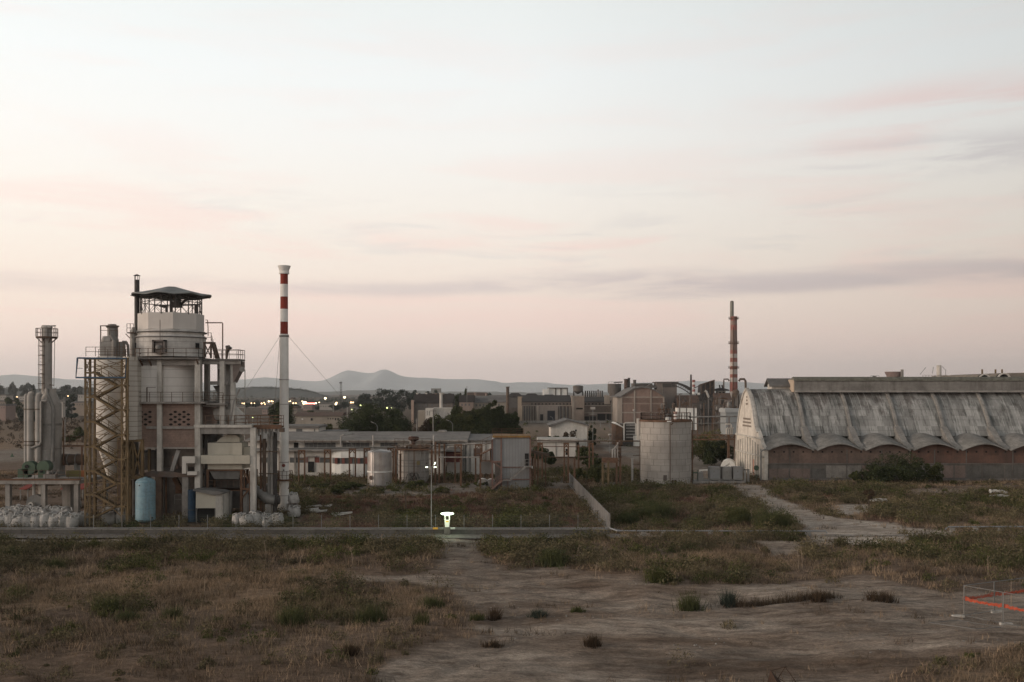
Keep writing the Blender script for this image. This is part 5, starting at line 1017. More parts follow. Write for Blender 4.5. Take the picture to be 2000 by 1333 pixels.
def white_sheds():
    Y0 = 222.0; x = lambda p: X(p, Y0); z = lambda p: Z(p, Y0)
    T = thing('flat_shed', 'flat-roofed white shed with a thick slab roof behind the rusty portals', 'building', (x(1090), Y0, 0))
    b = MB(); b.box(x(1058), x(1125), Y0, Y0+7, 0, z(863)); b.build('wall', whitep, T); b = MB(); b.box(x(1050), x(1128), Y0-.6, Y0+7.5, z(863.5), z(857)); b.build('roof', concl, T)
    b = MB(); b.box(x(1104.5), x(1108.5), Y0-.05, Y0+.1, z(889), z(877)); b.build('doorway', void, T); b = MB(); [b.box(x(p), x(p)+.2, Y0-.1, Y0, 0, z(863.6)) for p in (1085, 1124)]; b.build('pilaster', conc, T)
    Y1 = 262.0; x1 = lambda p: X(p, Y1); z1 = lambda p: Z(p, Y1)
    T = thing('gabled_house', 'white gabled house with a shallow grey roof beside a dark cypress', 'house', (x1(1110), Y1, 0))
    b = MB(); b.prism([(x1(1076), 0), (x1(1147), 0), (x1(1147), z1(831)), (x1(1108), z1(821.5)), (x1(1076), z1(833))], 1, Y1, Y1+14); b.build('wall', whitep, T)
    b = MB(); b.prism([(x1(1073), z1(835)), (x1(1108), z1(821.3)), (x1(1150), z1(832.5)), (x1(1150), z1(830)), (x1(1108), z1(819)), (x1(1071), z1(831))], 1, Y1-.7, Y1+14.5); b.build('roof', roofg, T)
    b = MB(); b.box(x1(1123), x1(1126.5), Y1-.05, Y1+.2, z1(843), z1(839.5)); b.build('small_window', void, T); b = MB(); b.box(x1(1107), x1(1125), Y1-2, Y1-.02, 0, z1(856)); b.build('porch', whited, T)
white_sheds()

def big_silo():
    Y0 = 161.0; x = lambda p: X(p, Y0); z = lambda p: Z(p, Y0); c = x(1300); r = (x(1349.5)-x(1250.5))/2*.999
    pm = mat('silo_plates', (.345,.325,.295), (.29,.272,.247), scale=.35, streak=.3, scol=(.17,.14,.11), panel=(.35, .35, .92, .10))
    T = thing('round_silo', 'big squat round silo of grey rectangular plates with a rusty railed rim', 'silo', (c, Y0, 0))
    b = MB(); b.lathe(c, Y0, [(r, 0), (r, z(823)), (r*.4, z(821))], 64); b.build('shell', pm, T, smooth=True)
    b = MB(); rows = 10; zt = z(823); dz = zt/rows
    for i in range(1, rows): b.lathe(c, Y0, [(r, i*dz-.02), (r+.018, i*dz-.02), (r+.018, i*dz+.03), (r, i*dz+.03)], 64, caps=False)
    for i in range(rows):
        for k in range(14):
            a = 2*math.pi*(k+(i % 3)*.33+.1)/14; t_ = Vector((-math.sin(a), math.cos(a), 0)); n = Vector((math.cos(a), math.sin(a), 0)); p = Vector((c, Y0, 0))+n*(r+.008)
            vs = [p+t_*s*.025+n*d+Vector((0, 0, h)) for d in (-.02, .012) for s, h in ((-1, i*dz), (1, i*dz), (1, (i+1)*dz), (-1, (i+1)*dz))]; b.add(vs, [(4,5,6,7), (0,1,5,4), (1,2,6,5), (2,3,7,6), (3,0,4,7)])
    b.build('plate_seam', mat('seam_dark', (.20,.18,.16)), T)
    b = MB(); b.lathe(c, Y0, [(r, z(823.4)), (r+.16, z(823.4)), (r+.16, z(820)), (r, z(819.5))], 64, caps=False); b.build('rusty_rim', rust, T)
    b = MB(); pts = [(c+(r-.1)*math.cos(2*math.pi*i/36), Y0+(r-.1)*math.sin(2*math.pi*i/36), z(820)) for i in range(37)]; b.rail(pts, 1.1, .72, .06, 2); b.build('rim_railing', mat('railing_dark', (.08,.055,.045)), T)
    b = MB(); b.lathe(x(1299), Y0-r+.9, [(.35, z(821)), (.5, z(817.5)), (.5, z(815)), (.2, z(814))], 12); b.box(x(1295), x(1303), Y0-r-.3, Y0-r+.3, z(823), z(821)); b.build('roof_vent', wpaint, T)
    b = MB(); b.lathe(x(1317), Y0-1, [(.3, z(820)), (.3, z(804))], 10); b.build('red_white_pipe', mat('vent_red', (.3,.2,.17)), T); b = MB(); [b.rod((x(1317), Y0-1, z(q)), (x(1317), Y0-1, z(q-2.5)), .33, n=10) for q in (818, 812)]; b.build('white_collar', wpaint, T)
    b = MB(); b.pipe([(x(1301), Y0-r-.12, z(824)), (x(1301), Y0-r-.12, .3)], .06, 6); b.beam((x(1302), Y0-r-.4, z(828)), (x(1306), Y0-r-.4, z(825.5)), .18); b.build('drain_pipe', brown, T)
    b = MB(); b.box(x(1288.5), x(1295), Y0-r-.04, Y0-r+.4, z(934.5), z(924.5)); b.build('hatch', mat('hatch_dark', (.10,.085,.075)), T)
    for px in (1259, 1306, 1311, 1347): b = MB(); a = math.asin((x(px)-c)/r*.995); yy = Y0-r*math.cos(a); b.box(x(px)-.13, x(px)+.13, yy-.25, yy+.2, .1, .75); b.build('nozzle', brown, T)
    b = MB(); b.box(x(1351), x(1353), Y0-.2, Y0, 0, z(823)); b.build('side_ladder', rust, T); b = MB(); b.box(x(1245), x(1249.5), Y0+.2, Y0+1, z(860), z(818)); b.build('pale_riser', whitep, T)
    # grey cabinets on a plinth
    Y1 = 160.0; x1 = lambda p: X(p, Y1); z1 = lambda p: Z(p, Y1)
    P = thing('concrete_plinth', 'low concrete plinth carrying three grey cabinets beside the silo', 'plinth', (x1(1405), Y1, 0)); b = MB(); b.box(x1(1352), x1(1453), Y1-.8, Y1+2.5, 0, .35); b.build('slab', conc, P)
    for a, c_, q, lab in ((1386, 1407, 912.5, 'left grey steel cabinet of three on the plinth'), (1411, 1429, 912.8, 'middle grey steel cabinet of three on the plinth'), (1432, 1451, 912.4, 'right grey steel cabinet of three, nearest the vaulted store')):
        t = thing('grey_cabinet', lab, 'cabinet', (x1((a+c_)/2), Y1, .35), 'grey cabinets by the silo'); b = MB(); b.box(x1(a), x1(c_), Y1, Y1+1.6, .55, z1(q)); b.build('casing', steel, t)
        b = MB(); b.box(x1(a)+.08, x1(c_)-.08, Y1-.04, Y1, .7, z1(q+6)); b.build('door', galv if a != 1411 else steel, t); b = MB(); [b.box(x1(p)-.1, x1(p)+.1, Y1+.2, Y1+.4, .35, .55) for p in (a+2, c_-2)]; b.build('foot', steel, t); b = MB(); b.box(x1(a+8), x1(a+9.2), Y1-.07, Y1-.04, z1(q+10), z1(q+8.5)); b.build('badge', brown, t)
    t = thing('low_cabinet', 'small low grey cabinet between the silo and the three tall cabinets', 'cabinet', (x1(1369), Y1, .35)); b = MB(); b.box(x1(1364), x1(1374), Y1, Y1+1.2, .35, z1(923)); b.build('casing', steel, t); b = MB(); b.box(x1(1355), x1(1363), Y1+.2, Y1+1, 1.5, z1(923)); b.box(x1(1354), x1(1355), Y1+.3, Y1+.5, .35, 2); b.box(x1(1363), x1(1364), Y1+.3, Y1+.5, .35, 2); b.build('dark_shelf', greenp, t)
    t = thing('grey_gate', 'narrow grey steel gate frame at the foot of the vaulted store gable', 'gate', (x1(1458), Y1, 0)); b = MB(); b.box(x1(1453), x1(1463), Y1, Y1+.15, z1(918.5), z1(917)); [b.box(x1(p), x1(p)+.35, Y1, Y1+.2, 0, z1(917)) for p in (1453, 1459.5)]; b.build('frame', steel, t)
    t = thing('white_tank', 'white tank lying in the shade between the gantry posts', 'tank', (X(1430, 185), 185, 0)); Yt_ = 178; b = MB(); b.rod((X(1422, Yt_), Yt_, 1.1), (X(1433, Yt_), Yt_+4, 1.1), 1.3, n=20); b.build('shell', wpaint, t, smooth=True); b = MB(); b.box(X(1420, Yt_), X(1434, Yt_), Yt_-.5, Yt_+.3, 0, .5); b.build('cradle', conc, t)
    t = thing('white_pipe_line', 'pale pipe line lying on the paved yard behind the cabinets', 'pipe', (X(1380, 170), 170, 0)); b = MB(); b.pipe([(X(1366, 172), 172, 1.0), (X(1390, 172), 172, 1.1), (X(1408, 172), 172, 1.2), (X(1424, 176), 176, 1.9)], .16, 8); b.build('tube', wpaint, t); b = MB(); [b.box(X(p, 172)-.08, X(p, 172)+.08, 171.9, 172.1, 0, 1) for p in (1370, 1400)]; b.build('support', steel, t)
    # rust truss bridge
    Y2 = 186.0; x2 = lambda p: X(p, Y2); z2 = lambda p: Z(p, Y2)
    B = thing('pipe_bridge', 'rusty latticed pipe bridge on two tall posts between the silo and the vaulted store', 'pipe bridge', (x2(1400), Y2, 0))
    b = MB(); n = 12
    for yy in (Y2,):
        b.beam((x2(1350), yy, z2(850)), (x2(1436), yy, z2(850)), .18); b.beam((x2(1350), yy, z2(859)), (x2(1436), yy, z2(859)), .22)
        for i in range(n): a, c_ = x2(1352+i*7), x2(1352+(i+1)*7); b.beam((a, yy, z2(859 if i % 2 else 850)), (c_, yy, z2(850 if i % 2 else 859)), .09)
    b.build('lattice_girder', rust, B)
    for p, w in ((1421, 4.2), (1434, 5)):
        b = MB(); b.box(x2(p), x2(p+w), Y2-.1, Y2+.3, 0, z2(850)); b.build('post', rust, B)
    b = MB(); [b.pipe([(x2(p), Y2+.4, z2(850)), (x2(p), Y2+.4, z2(838)), (x2(p)+.3, Y2+.4, z2(836))], .12, 6) for p in (1420, 1424, 1428, 1431)]; b.pipe([(x2(1418), Y2+.6, z2(829)), (x2(1428), Y2+.6, z2(829)), (x2(1430), Y2+.6, z2(831)), (x2(1430), Y2+.6, z2(850))], .14, 8); b.build('riser_pipe', whitep, B)
    
big_silo()
# ================================================================ vaulted store on the right
def store():
    GX = 40.9; BW = 7.74; NB = 9
    # vault section (Y, z)
    sec = [(169.9, 6.9), (171.0, 8.6), (172.0, 10.2), (173.0, 11.6), (174.2, 12.9), (175.6, 14.0), (177.3, 14.7), (179.2, 14.0), (181.0, 12.6), (182.6, 10.8), (184.0, 8.6), (185.0, 6.0), (185.6, 3.4), (185.9, 0)]
    T = thing('vaulted_store', 'long weathered concrete store with a parabolic vault roof, scalloped eaves and a white end gable', 'warehouse', (GX+20, 170, 0))
    vm = bpy.data.materials.new('weathered_vault'); vm.use_nodes = True; t = vm.node_tree; L = t.links.new; bs = t.nodes['Principled BSDF']; bs.inputs['Roughness'].default_value = .9; bs.inputs['Specular IOR Level'].default_value = .2
    tc = N(t, 'ShaderNodeTexCoord')
    def mp(sc): m = N(t, 'ShaderNodeMapping'); m.inputs[3].default_value = sc; L(tc.outputs['Object'], m.inputs[0]); return m.outputs[0]
    def nz(vec, s, d=6, r=.65):
        n = N(t, 'ShaderNodeTexNoise'); n.inputs['Scale'].default_value = s; n.inputs['Detail'].default_value = d; n.inputs['Roughness'].default_value = r; L(vec, n.inputs[0]); return n.outputs[0]
    def mr(v, a, b, c, d):
        n = N(t, 'ShaderNodeMapRange'); L(v, n.inputs[0])
        for k, q in enumerate((a, b, c, d)): n.inputs[k+1].default_value = q
        return n.outputs[0]
    def mx(f, a, b):
        n = N(t, 'ShaderNodeMix', data_type='RGBA'); (L(f, n.inputs[0]) if not isinstance(f, float) else setattr(n.inputs[0], 'default_value', f))
        for i, v in ((6, a), (7, b)): (setattr(n.inputs[i], 'default_value', v) if isinstance(v, tuple) else L(v, n.inputs[i]))
        return n.outputs[2]
    c = mx(mr(nz(mp((.5, .5, .5)), .35, 4), .42, .6, 0, 1), (.29,.29,.275,1), (.19,.195,.185,1))
    st = nz(mp((1.1, .16, .12)), 1.6, 8, .72)
    c = mx(mr(st, .52, .60, 0, .75), c, (.07,.073,.067,1))
    c = mx(mr(nz(mp((2.6, .12, .10)), 1.5, 7, .7), .56, .64, 0, .7), c, (.06,.062,.056,1))
    c = mx(mr(nz(mp((1.2, .3, .3)), 1.5, 7, .7), .55, .68, 0, .35), c, (.42,.43,.42,1))
    # old water stains, thickest high on the vault
    sz = N(t, 'ShaderNodeSeparateXYZ'); L(tc.outputs['Object'], sz.inputs[0]); hi_ = mr(sz.outputs[2], 8.5, 14.5, -.09, .10)
    ad = N(t, 'ShaderNodeMath', operation='ADD'); L(nz(mp((.55, .35, .30)), 1.0, 8, .72), ad.inputs[0]); L(hi_, ad.inputs[1])
    c = mx(mr(ad.outputs[0], .515, .65, 0, .7), c, (.075,.064,.058,1))
    # sheets: pale joints every 1.29 m
    sp = N(t, 'ShaderNodeSeparateXYZ'); L(tc.outputs['Object'], sp.inputs[0])
    def joint(ax, s, w, off):
        a = N(t, 'ShaderNodeMath', operation='ADD'); L(sp.outputs[ax], a.inputs[0]); a.inputs[1].default_value = off
        d = N(t, 'ShaderNodeMath', operation='DIVIDE'); L(a.outputs[0], d.inputs[0]); d.inputs[1].default_value = s
        f = N(t, 'ShaderNodeMath', operation='FRACT'); L(d.outputs[0], f.inputs[0]); g = N(t, 'ShaderNodeMath', operation='LESS_THAN'); L(f.outputs[0], g.inputs[0]); g.inputs[1].default_value = w/s; return g.outputs[0]
    j = joint(0, BW/6, .09, 100); jm = N(t, 'ShaderNodeMath', operation='MULTIPLY'); L(j, jm.inputs[0]); L(mr(nz(mp((1, 1, 1)), .3, 3), .4, .6, .15, .9), jm.inputs[1])
    c = mx(jm.outputs[0], c, (.36,.36,.345,1))
    k = joint(2, 1.7, .06, 50); km = N(t, 'ShaderNodeMath', operation='MULTIPLY'); L(k, km.inputs[0]); km.inputs[1].default_value = .45
    c = mx(km.outputs[0], c, (.07,.07,.065,1))
    fl = N(t, 'ShaderNodeVectorMath', operation='FLOOR'); L(mp((6/BW, .0, 1/1.7)), fl.inputs[0]); wn = N(t, 'ShaderNodeTexWhiteNoise'); L(fl.outputs[0], wn.inputs[0])
    hs = N(t, 'ShaderNodeHueSaturation'); L(mr(wn.outputs[0], 0, 1, .74, 1.24), hs.inputs['Value']); L(c, hs.inputs['Color']); L(hs.outputs[0], bs.inputs['Base Color'])
    bm = N(t, 'ShaderNodeBump'); bm.inputs['Strength'].default_value = .5; bm.inputs['Distance'].default_value = .08; L(st, bm.inputs['Height']); L(bm.outputs[0], bs.inputs['Normal'])
    # fine section
    S2 = []
    for i in range(len(sec)-1):
        for k in range(3): f = k/3; S2.append((sec[i][0]*(1-f)+sec[i+1][0]*f, sec[i][1]*(1-f)+sec[i+1][1]*f))
    S2.append(sec[-1])
    for bay in range(NB):
        x0 = GX+.35+bay*BW; x1 = GX+(bay+1)*BW; nx = 8; V = []; rs = random.Random(bay)
        for (y, z) in S2:
            for i in range(nx+1): V.append((x0+(x1-x0)*i/nx, y, z-(.10 if i in () else 0)+rs.uniform(-.02, .02)))
        F = [(j*(nx+1)+i, j*(nx+1)+i+1, (j+1)*(nx+1)+i+1, (j+1)*(nx+1)+i) for j in range(len(S2)-1) for i in range(nx)]
        b = MB(); b.add(V, F); o = b.build('vault_bay', vm, T, smooth=False)
        sd = o.modifiers.new('s', 'SOLIDIFY'); sd.thickness = .2; sd.offset = -1
    ribm = mat('rib_concrete', (.30,.29,.265), (.20,.192,.18), scale=.9, streak=.4, dirt=.3)
    for k in range(1, NB+1):
        xr = GX+k*BW; b = MB(); pts = [(y, z) for y, z in sec[:9]]; out = []
        b.prism([(y-.28, z+.28) for y, z in pts[:7]]+[(pts[6][0], pts[6][1]-.1)]+[(y, z-.15) for y, z in pts[:6]][::-1], 0, xr-.22, xr+.22); b.build('rib', ribm, T)
        b = MB(); b.prism([(164.6, 5.0), (164.6, 5.25), (167.2, 6.1), (169.7, 8.0), (170.6, 8.5), (170.6, 5.6), (166, 5.0)], 0, xr-.5, xr+.5); b.build('valley_rib', ribm, T)
    # scalloped eaves: small conoid shells
    sm = mat('scallop_shell', (.31,.30,.275), (.20,.195,.18), scale=.5, streak=.3, dirt=.45)
    for bay in range(NB):
        x0 = GX+(0.0 if bay == 0 else .3)+bay*BW; x1 = GX+(bay+1)*BW-.3; n = 16; m = 7
        b = MB(); V = []
        for lay in (0, -.16):
            for j in range(m+1):
                f = j/m; yy = 163.9+f*6.4
                for i in range(n+1):
                    s = i/n; a = math.sin(math.pi*s)
                    low = 4.95+1.3*f**1.2; V.append((x0+(x1-x0)*s, yy-(.15*a), low+a*(1.05+.30*f**.7)*(1-.15*f)+lay))
        q = (m+1)*(n+1); F = []
        for lay in range(2):
            for j in range(m):
                for i in range(n): g = [lay*q+j*(n+1)+i, lay*q+j*(n+1)+i+1, lay*q+(j+1)*(n+1)+i+1, lay*q+(j+1)*(n+1)+i]; F.append(tuple(g if not lay else g[::-1]))
        F += [(i, q+i, q+i+1, i+1) for i in range(n)]
        F += [(j*(n+1), (j+1)*(n+1), q+(j+1)*(n+1), q+j*(n+1)) for j in range(m)]
        b.add(V, F); b.build('scalloped_eave', sm, T, smooth=True)
    # ridge monitor from the second bay on
    mm = mat('monitor_concrete', (.22,.21,.192), (.15,.142,.13), scale=.35, streak=.5, dirt=.3, lines=[(2, .62, .05, (.13,.125,.115))])
    XE = GX+NB*BW
    b = MB(); x0 = X(1550, 175.3)
    prof = [(174.6, 14.45), (174.6, 16.0), (175.0, 16.35), (177, 16.55), (179.3, 16.35), (179.7, 16.0), (179.7, 13.6), (177, 14.8)]
    b.prism(prof, 0, x0, XE); b.build('ridge_monitor', mm, T)
    b = MB(); b.prism([(174.15, 14.15), (174.15, 14.45), (174.59, 14.5), (174.9, 14.2)], 0, x0, XE); b.build('monitor_ledge', conc, T)
    b = MB(); b.prism([(174.4, 16.1), (174.4, 16.45), (175, 16.8), (176, 16.62), (176, 16.3), (175, 16.38)], 0, x0-.2, XE); b.build('monitor_coping', mat('mossy_coping', (.17,.17,.14), (.10,.10,.08), scale=1.5, dirt=.4), T)
    b = MB(); b.box(x0-.1, x0-.005, 174.9, 179.4, 14.2, 16.3); b.build('monitor_end', mat('monitor_end', (.42,.34,.26), (.35,.28,.22)), T)
    # small lantern on the first bay
    xa = X(1503, 179); xb = X(1545, 179); b = MB(); b.prism([(177.6, 14.0), (177.6, 15.4), (179, 16.2), (180.4, 15.4), (180.4, 14)], 0, xa, xb); b.build('ridge_lantern', concl, T)
    b = MB(); b.prism([(177.0, 15.1), (179, 16.35), (181, 15.1), (181, 15.3), (179, 16.6), (177.0, 15.35)], 0, xa-.5, xb+.1); b.build('lantern_roof', roofg, T)
    # white gable
    gm = mat('gable_white', (.64,.60,.53), (.52,.48,.42), scale=.5, streak=.5, scol=(.25,.21,.17), dirt=.25)
    poly = [(164.8, 0), (164.8, 5.0), (167.0, 5.9), (169.2, 7.6)]+sec[1:-1]+[(185.9, 0)]
    b = MB(); b.prism(poly, 0, GX-.25, GX+.33); b.build('gable_wall', gm, T)
    b = MB(); pp = [(169.4, 7.4)]+sec[1:-1]+[(186.2, 0)]
    ctr = (177.5, 4)
    for (a, c_) in zip(pp[:-1], pp[1:]): b.beam((GX-.2, a[0], a[1]+.1), (GX-.2, c_[0], c_[1]+.1), .5, .34)
    b.build('gable_trim', concl, T)
    b = MB()
    for i, yy in enumerate(np.arange(167.0, 185.5, 1.85)): b.box(GX-.42, GX-.24, yy, yy+.32, .1, 6.6-.25*abs(i-5) if i else 5)
    b.box(GX-.46, GX-.24, 165, 185.7, 3.6, 3.85); b.box(GX-.5, GX-.24, 166, 185.3, 6.5, 6.75); b.build('gable_pilaster', concl, T)
    b = MB()
    for r_, zz, w in ((0, 13.2, .9), (1, 12.6, 1.1), (2, 12.0, 1.5), (3, 9.4, 5.6), (4, 8.8, 6.2), (5, 8.2, 6.6)):
        n = 3 if r_ < 3 else 8
        for i in range(n):
            yy = 177.2+(i-(n-1)/2)*w/n*1.0-.0; b.box(GX-.29, GX-.2, yy-w/n*.36, yy+w/n*.36, zz, zz+.32)
    b.build('vent_slot', mat('slot_shade', (.20,.17,.14)), T)
    b = MB(); b.box(GX-.32, GX-.24, 171.5, 173.2, .3, 2.9); b.build('bricked_door', mat('bricked_pink', (.42,.25,.19)), T)
    def arcs(b0, b1):
        P = [(GX+(.34 if b0 == 0 else b0*BW), 2.75)]
        for bay in range(b0, b1):
            x0 = GX+(.34 if bay == 0 else .3)+bay*BW; x1 = GX+(bay+1)*BW-.3
            P += [(x0+(x1-x0)*i/12, 4.93+1.05*math.sin(math.pi*i/12)) for i in range(13)]
        return P+[(GX+b1*BW, 2.75)]
    # front wall: brick above, plastered bays below
    wm = mat('store_brick', (.135,.075,.055), (.085,.052,.042), scale=.35, streak=.55, dirt=.4, panel=(.4, 1, .5, .15))
    b = MB(); b.prism(arcs(0, 3), 1, 164.85, 165.1); b.build('brick_wall', mat('dusty_brick', (.17,.118,.095), (.115,.085,.07), scale=.4, streak=.55, dirt=.4, panel=(.3, 1, .4, .12)), T)
    b = MB(); b.prism(arcs(3, NB), 1, 164.86, 165.1); b.build('brick_wall', wm, T)
    b = MB(); b.box(GX+.34, XE, 164.8, 165.15, 0, 2.55); b.build('lower_wall', mat('lower_plaster', (.145,.132,.118), (.095,.087,.078), scale=.4, streak=.5, dirt=.35), T)
    b = MB(); b.box(GX+.34, XE, 164.66, 165.2, 2.55, 2.75); b.build('string_course', MATS['lower_plaster'], T)
    xx = GX+.34; k = 0; rp = random.Random(5); lp = MATS['lower_plaster']; bays = [('bay_pink', (.19,.145,.125), (.15,.118,.10)), ('bay_grey', (.12,.115,.105), (.08,.077,.07)), ('bay_dark', (.07,.068,.063), (.05,.048,.045)), ('bay_pale', (.24,.225,.20), (.17,.16,.145))]
    while xx < XE-2:
        w = rp.choice((1.3, 1.9, 2.6, 3.6)) if xx > 55 else rp.choice((2.4, 3.4)); q = bays[rp.choice((0, 1, 2, 0, 3, 1)) if xx > 58 else (0, 0, 1, 3, 3)[k % 5]]; top = 2.5 if xx > 48.5 else 2.0
        b = MB(); b.box(xx+.12, xx+w-.12, 164.765, 164.81, .4, top-.12); b.build('wall_bay', mat(q[0], q[1], q[2], scale=.8, streak=.5, dirt=.4), T)
        if k % 2 == 0: b = MB(); b.box(xx-.07, xx+.07, 164.7, 164.79, .36, 2.54); b.build('pilaster', lp, T)
        if k % 3 == 1: b = MB(); b.box(xx, xx+.16, 164.78, 164.845, 2.751, 4.95); b.build('upper_pilaster', MATS['lower_plaster'], T)
        xx += w; k += 1
    b = MB()
    for i in range(44):
        px = GX+1.2+i*1.55; 
        if px < XE: b.box(px, px+.26, 164.8, 164.9, 4.45, 4.7)
    b.build('vent_opening', void, T)
    b = MB(); b.box(GX+.34, XE, 164.3, 164.8, 0, .35); b.build('wall_footing', concd, T)
    b = MB(); b.pipe([(GX+.1, 164.3, 5.05), (GX-.6, 164.3, 4.9), (GX-.95, 164.3, 4.6), (GX-.95, 164.3, .1)], .12, 8); b.build('corner_downpipe', steel, T)
    b = MB(); b.rod((GX-1.6, 164.6, 2.0), (GX-1.6, 164.8, 2.0), .42, n=12); b.beam((GX-1.6, 164.75, 0), (GX-1.6, 164.75, 2.0), .08); b.build('round_board', greenp, T)
store()

def beyond_store():
    Y0 = 330.0; x = lambda p: X(p, Y0); z = lambda p: Z(p, Y0)
    T = thing('cooling_funnel', 'pinkish concrete funnel and square pier rising behind the vaulted store ridge', 'water tower', (x(1745), Y0, 0))
    b = MB(); b.lathe(x(1746), Y0, [(1.6, 0), (1.6, z(748)), (1.9, z(741)), (2.8, z(728)), (2.9, z(726.5)), (2.7, z(726.5))], 24); b.build('funnel', mat('pink_concrete', (.22,.165,.15), (.17,.13,.12), scale=.3), T, smooth=True)
    b = MB(); b.box(x(1753), x(1757.5), Y0-3.2, Y0-2.6, 0, z(722.5)); b.build('pier', conc, T)
    T = thing('white_silo', 'slim white cylinder with a railed deck behind the vaulted store ridge', 'silo', (x(1834), Y0, 0))
    b = MB(); b.rod((x(1834), Y0, 0), (x(1834), Y0, z(714)), .75, n=20); b.build('shell', whitep, T, smooth=True)
    b = MB(); b.box(x(1800), x(1847), Y0-1, Y0+1, z(742), z(740)); b.rail([(x(1800), Y0-1, z(740)), (x(1847), Y0-1, z(740))], 1.1, 1, .08, 2); b.build('railed_deck', ochre, T)
    b = MB(); [b.beam((x(p), Y0, 0), (x(p), Y0, z(742)), .25) for p in (1801, 1822, 1846)]; b.build('deck_leg', rust, T); b = MB(); b.beam((x(1797), Y0, z(732)), (x(1808), Y0, z(718)), .12); b.beam((x(1821), Y0, z(730)), (x(1823), Y0, z(717)), .12); b.beam((x(1840), Y0, z(716)), (x(1846), Y0, z(723)), .1); b.beam((x(1847), Y0, z(722)), (x(1847), Y0, z(740)), .1); b.build('davit', steel, T)
    T = thing('barrel_roof_hall', 'tan hall with a row of barrel vault roofs behind the far end of the store', 'building', (x(1960), Y0+20, 0)); Y1 = 340
    for c_, w in ((1922, 11.5), (1960, 13.5)):
        b = MB(); r = X(1000+w, Y1); pts = [(X(c_, Y1)+r*math.cos(R(a)), Z(742, Y1)+r*math.sin(R(a))*.98) for a in range(180, -1, -15)]; inn = [(X(c_, Y1)+r*.8*math.cos(R(a)), Z(742, Y1)+r*.8*math.sin(R(a))) for a in range(0, 181, 15)]
        b.prism(pts+inn, 1, Y1-.6, Y1); b.build('vault_rim', whitep, T); b = MB(); b.prism([(p[0], p[1]-.05) for p in pts], 1, Y1+.01, Y1+1); b.build('vault_opening', void, T)
        b = MB(); pts2 = [(X(c_, Y1)+r*math.cos(R(a)), Z(742, Y1)+r*.98*math.sin(R(a))) for a in range(180, -1, -15)]; b.prism([(p[0], p[1]-.03) for p in pts2], 1, Y1+1.01, Y1+40); o = b.build('barrel_vault', mat('tan_roof', (.21,.18,.145), (.16,.14,.115), scale=.3, lines=[(1, 3.0, .5, (.13,.11,.09))]), T); o.rotation_euler = (0, 0, 0)
    for i in range(3):
        b = MB(); xs_ = X(1973+i*16, Y1); b.prism([(xs_, Z(742, Y1)-3), (xs_, Z(735, Y1)), (xs_+2, Z(728.5, Y1)), (xs_+8, Z(728, Y1)), (xs_+8, Z(742, Y1)-3)], 1, Y1+3+i*.01, Y1+30); b.build('roof_shell', mat('tan_roof', (.2,.18,.15)), T)
    b = MB(); b.box(X(1905, Y1), X(2060, Y1), Y1+.5, Y1+35, 0, Z(741.8, Y1)); b.build('wall', brickf, T); b = MB(); [b.rod((X(p, Y1), Y1+6, Z(730, Y1)), (X(p, Y1), Y1+6, Z(721, Y1)), .3, n=8) for p in (1934.5, 1961, 1974)]; b.build('roof_stub', ochre, T)
    T = thing('roof_fans', 'small dark machinery poking above the store ridge left of the funnel', 'machinery', (x(1709), Y0, 0)); T.name = 'roof_machine'
    b = MB(); b.box(x(1701), x(1717), Y0, Y0+2, 0, z(739.5)); b.build('support_block', conc, T); b = MB(); b.box(x(1706), x(1711), Y0, Y0+1, z(739.5), z(735)); [b.rail([(x(1701), Y0, z(739.5)), (x(1717), Y0, z(739.5))], .9, .8, .07, 2)]; b.build('fan_casing', dsteel, T)
beyond_store()
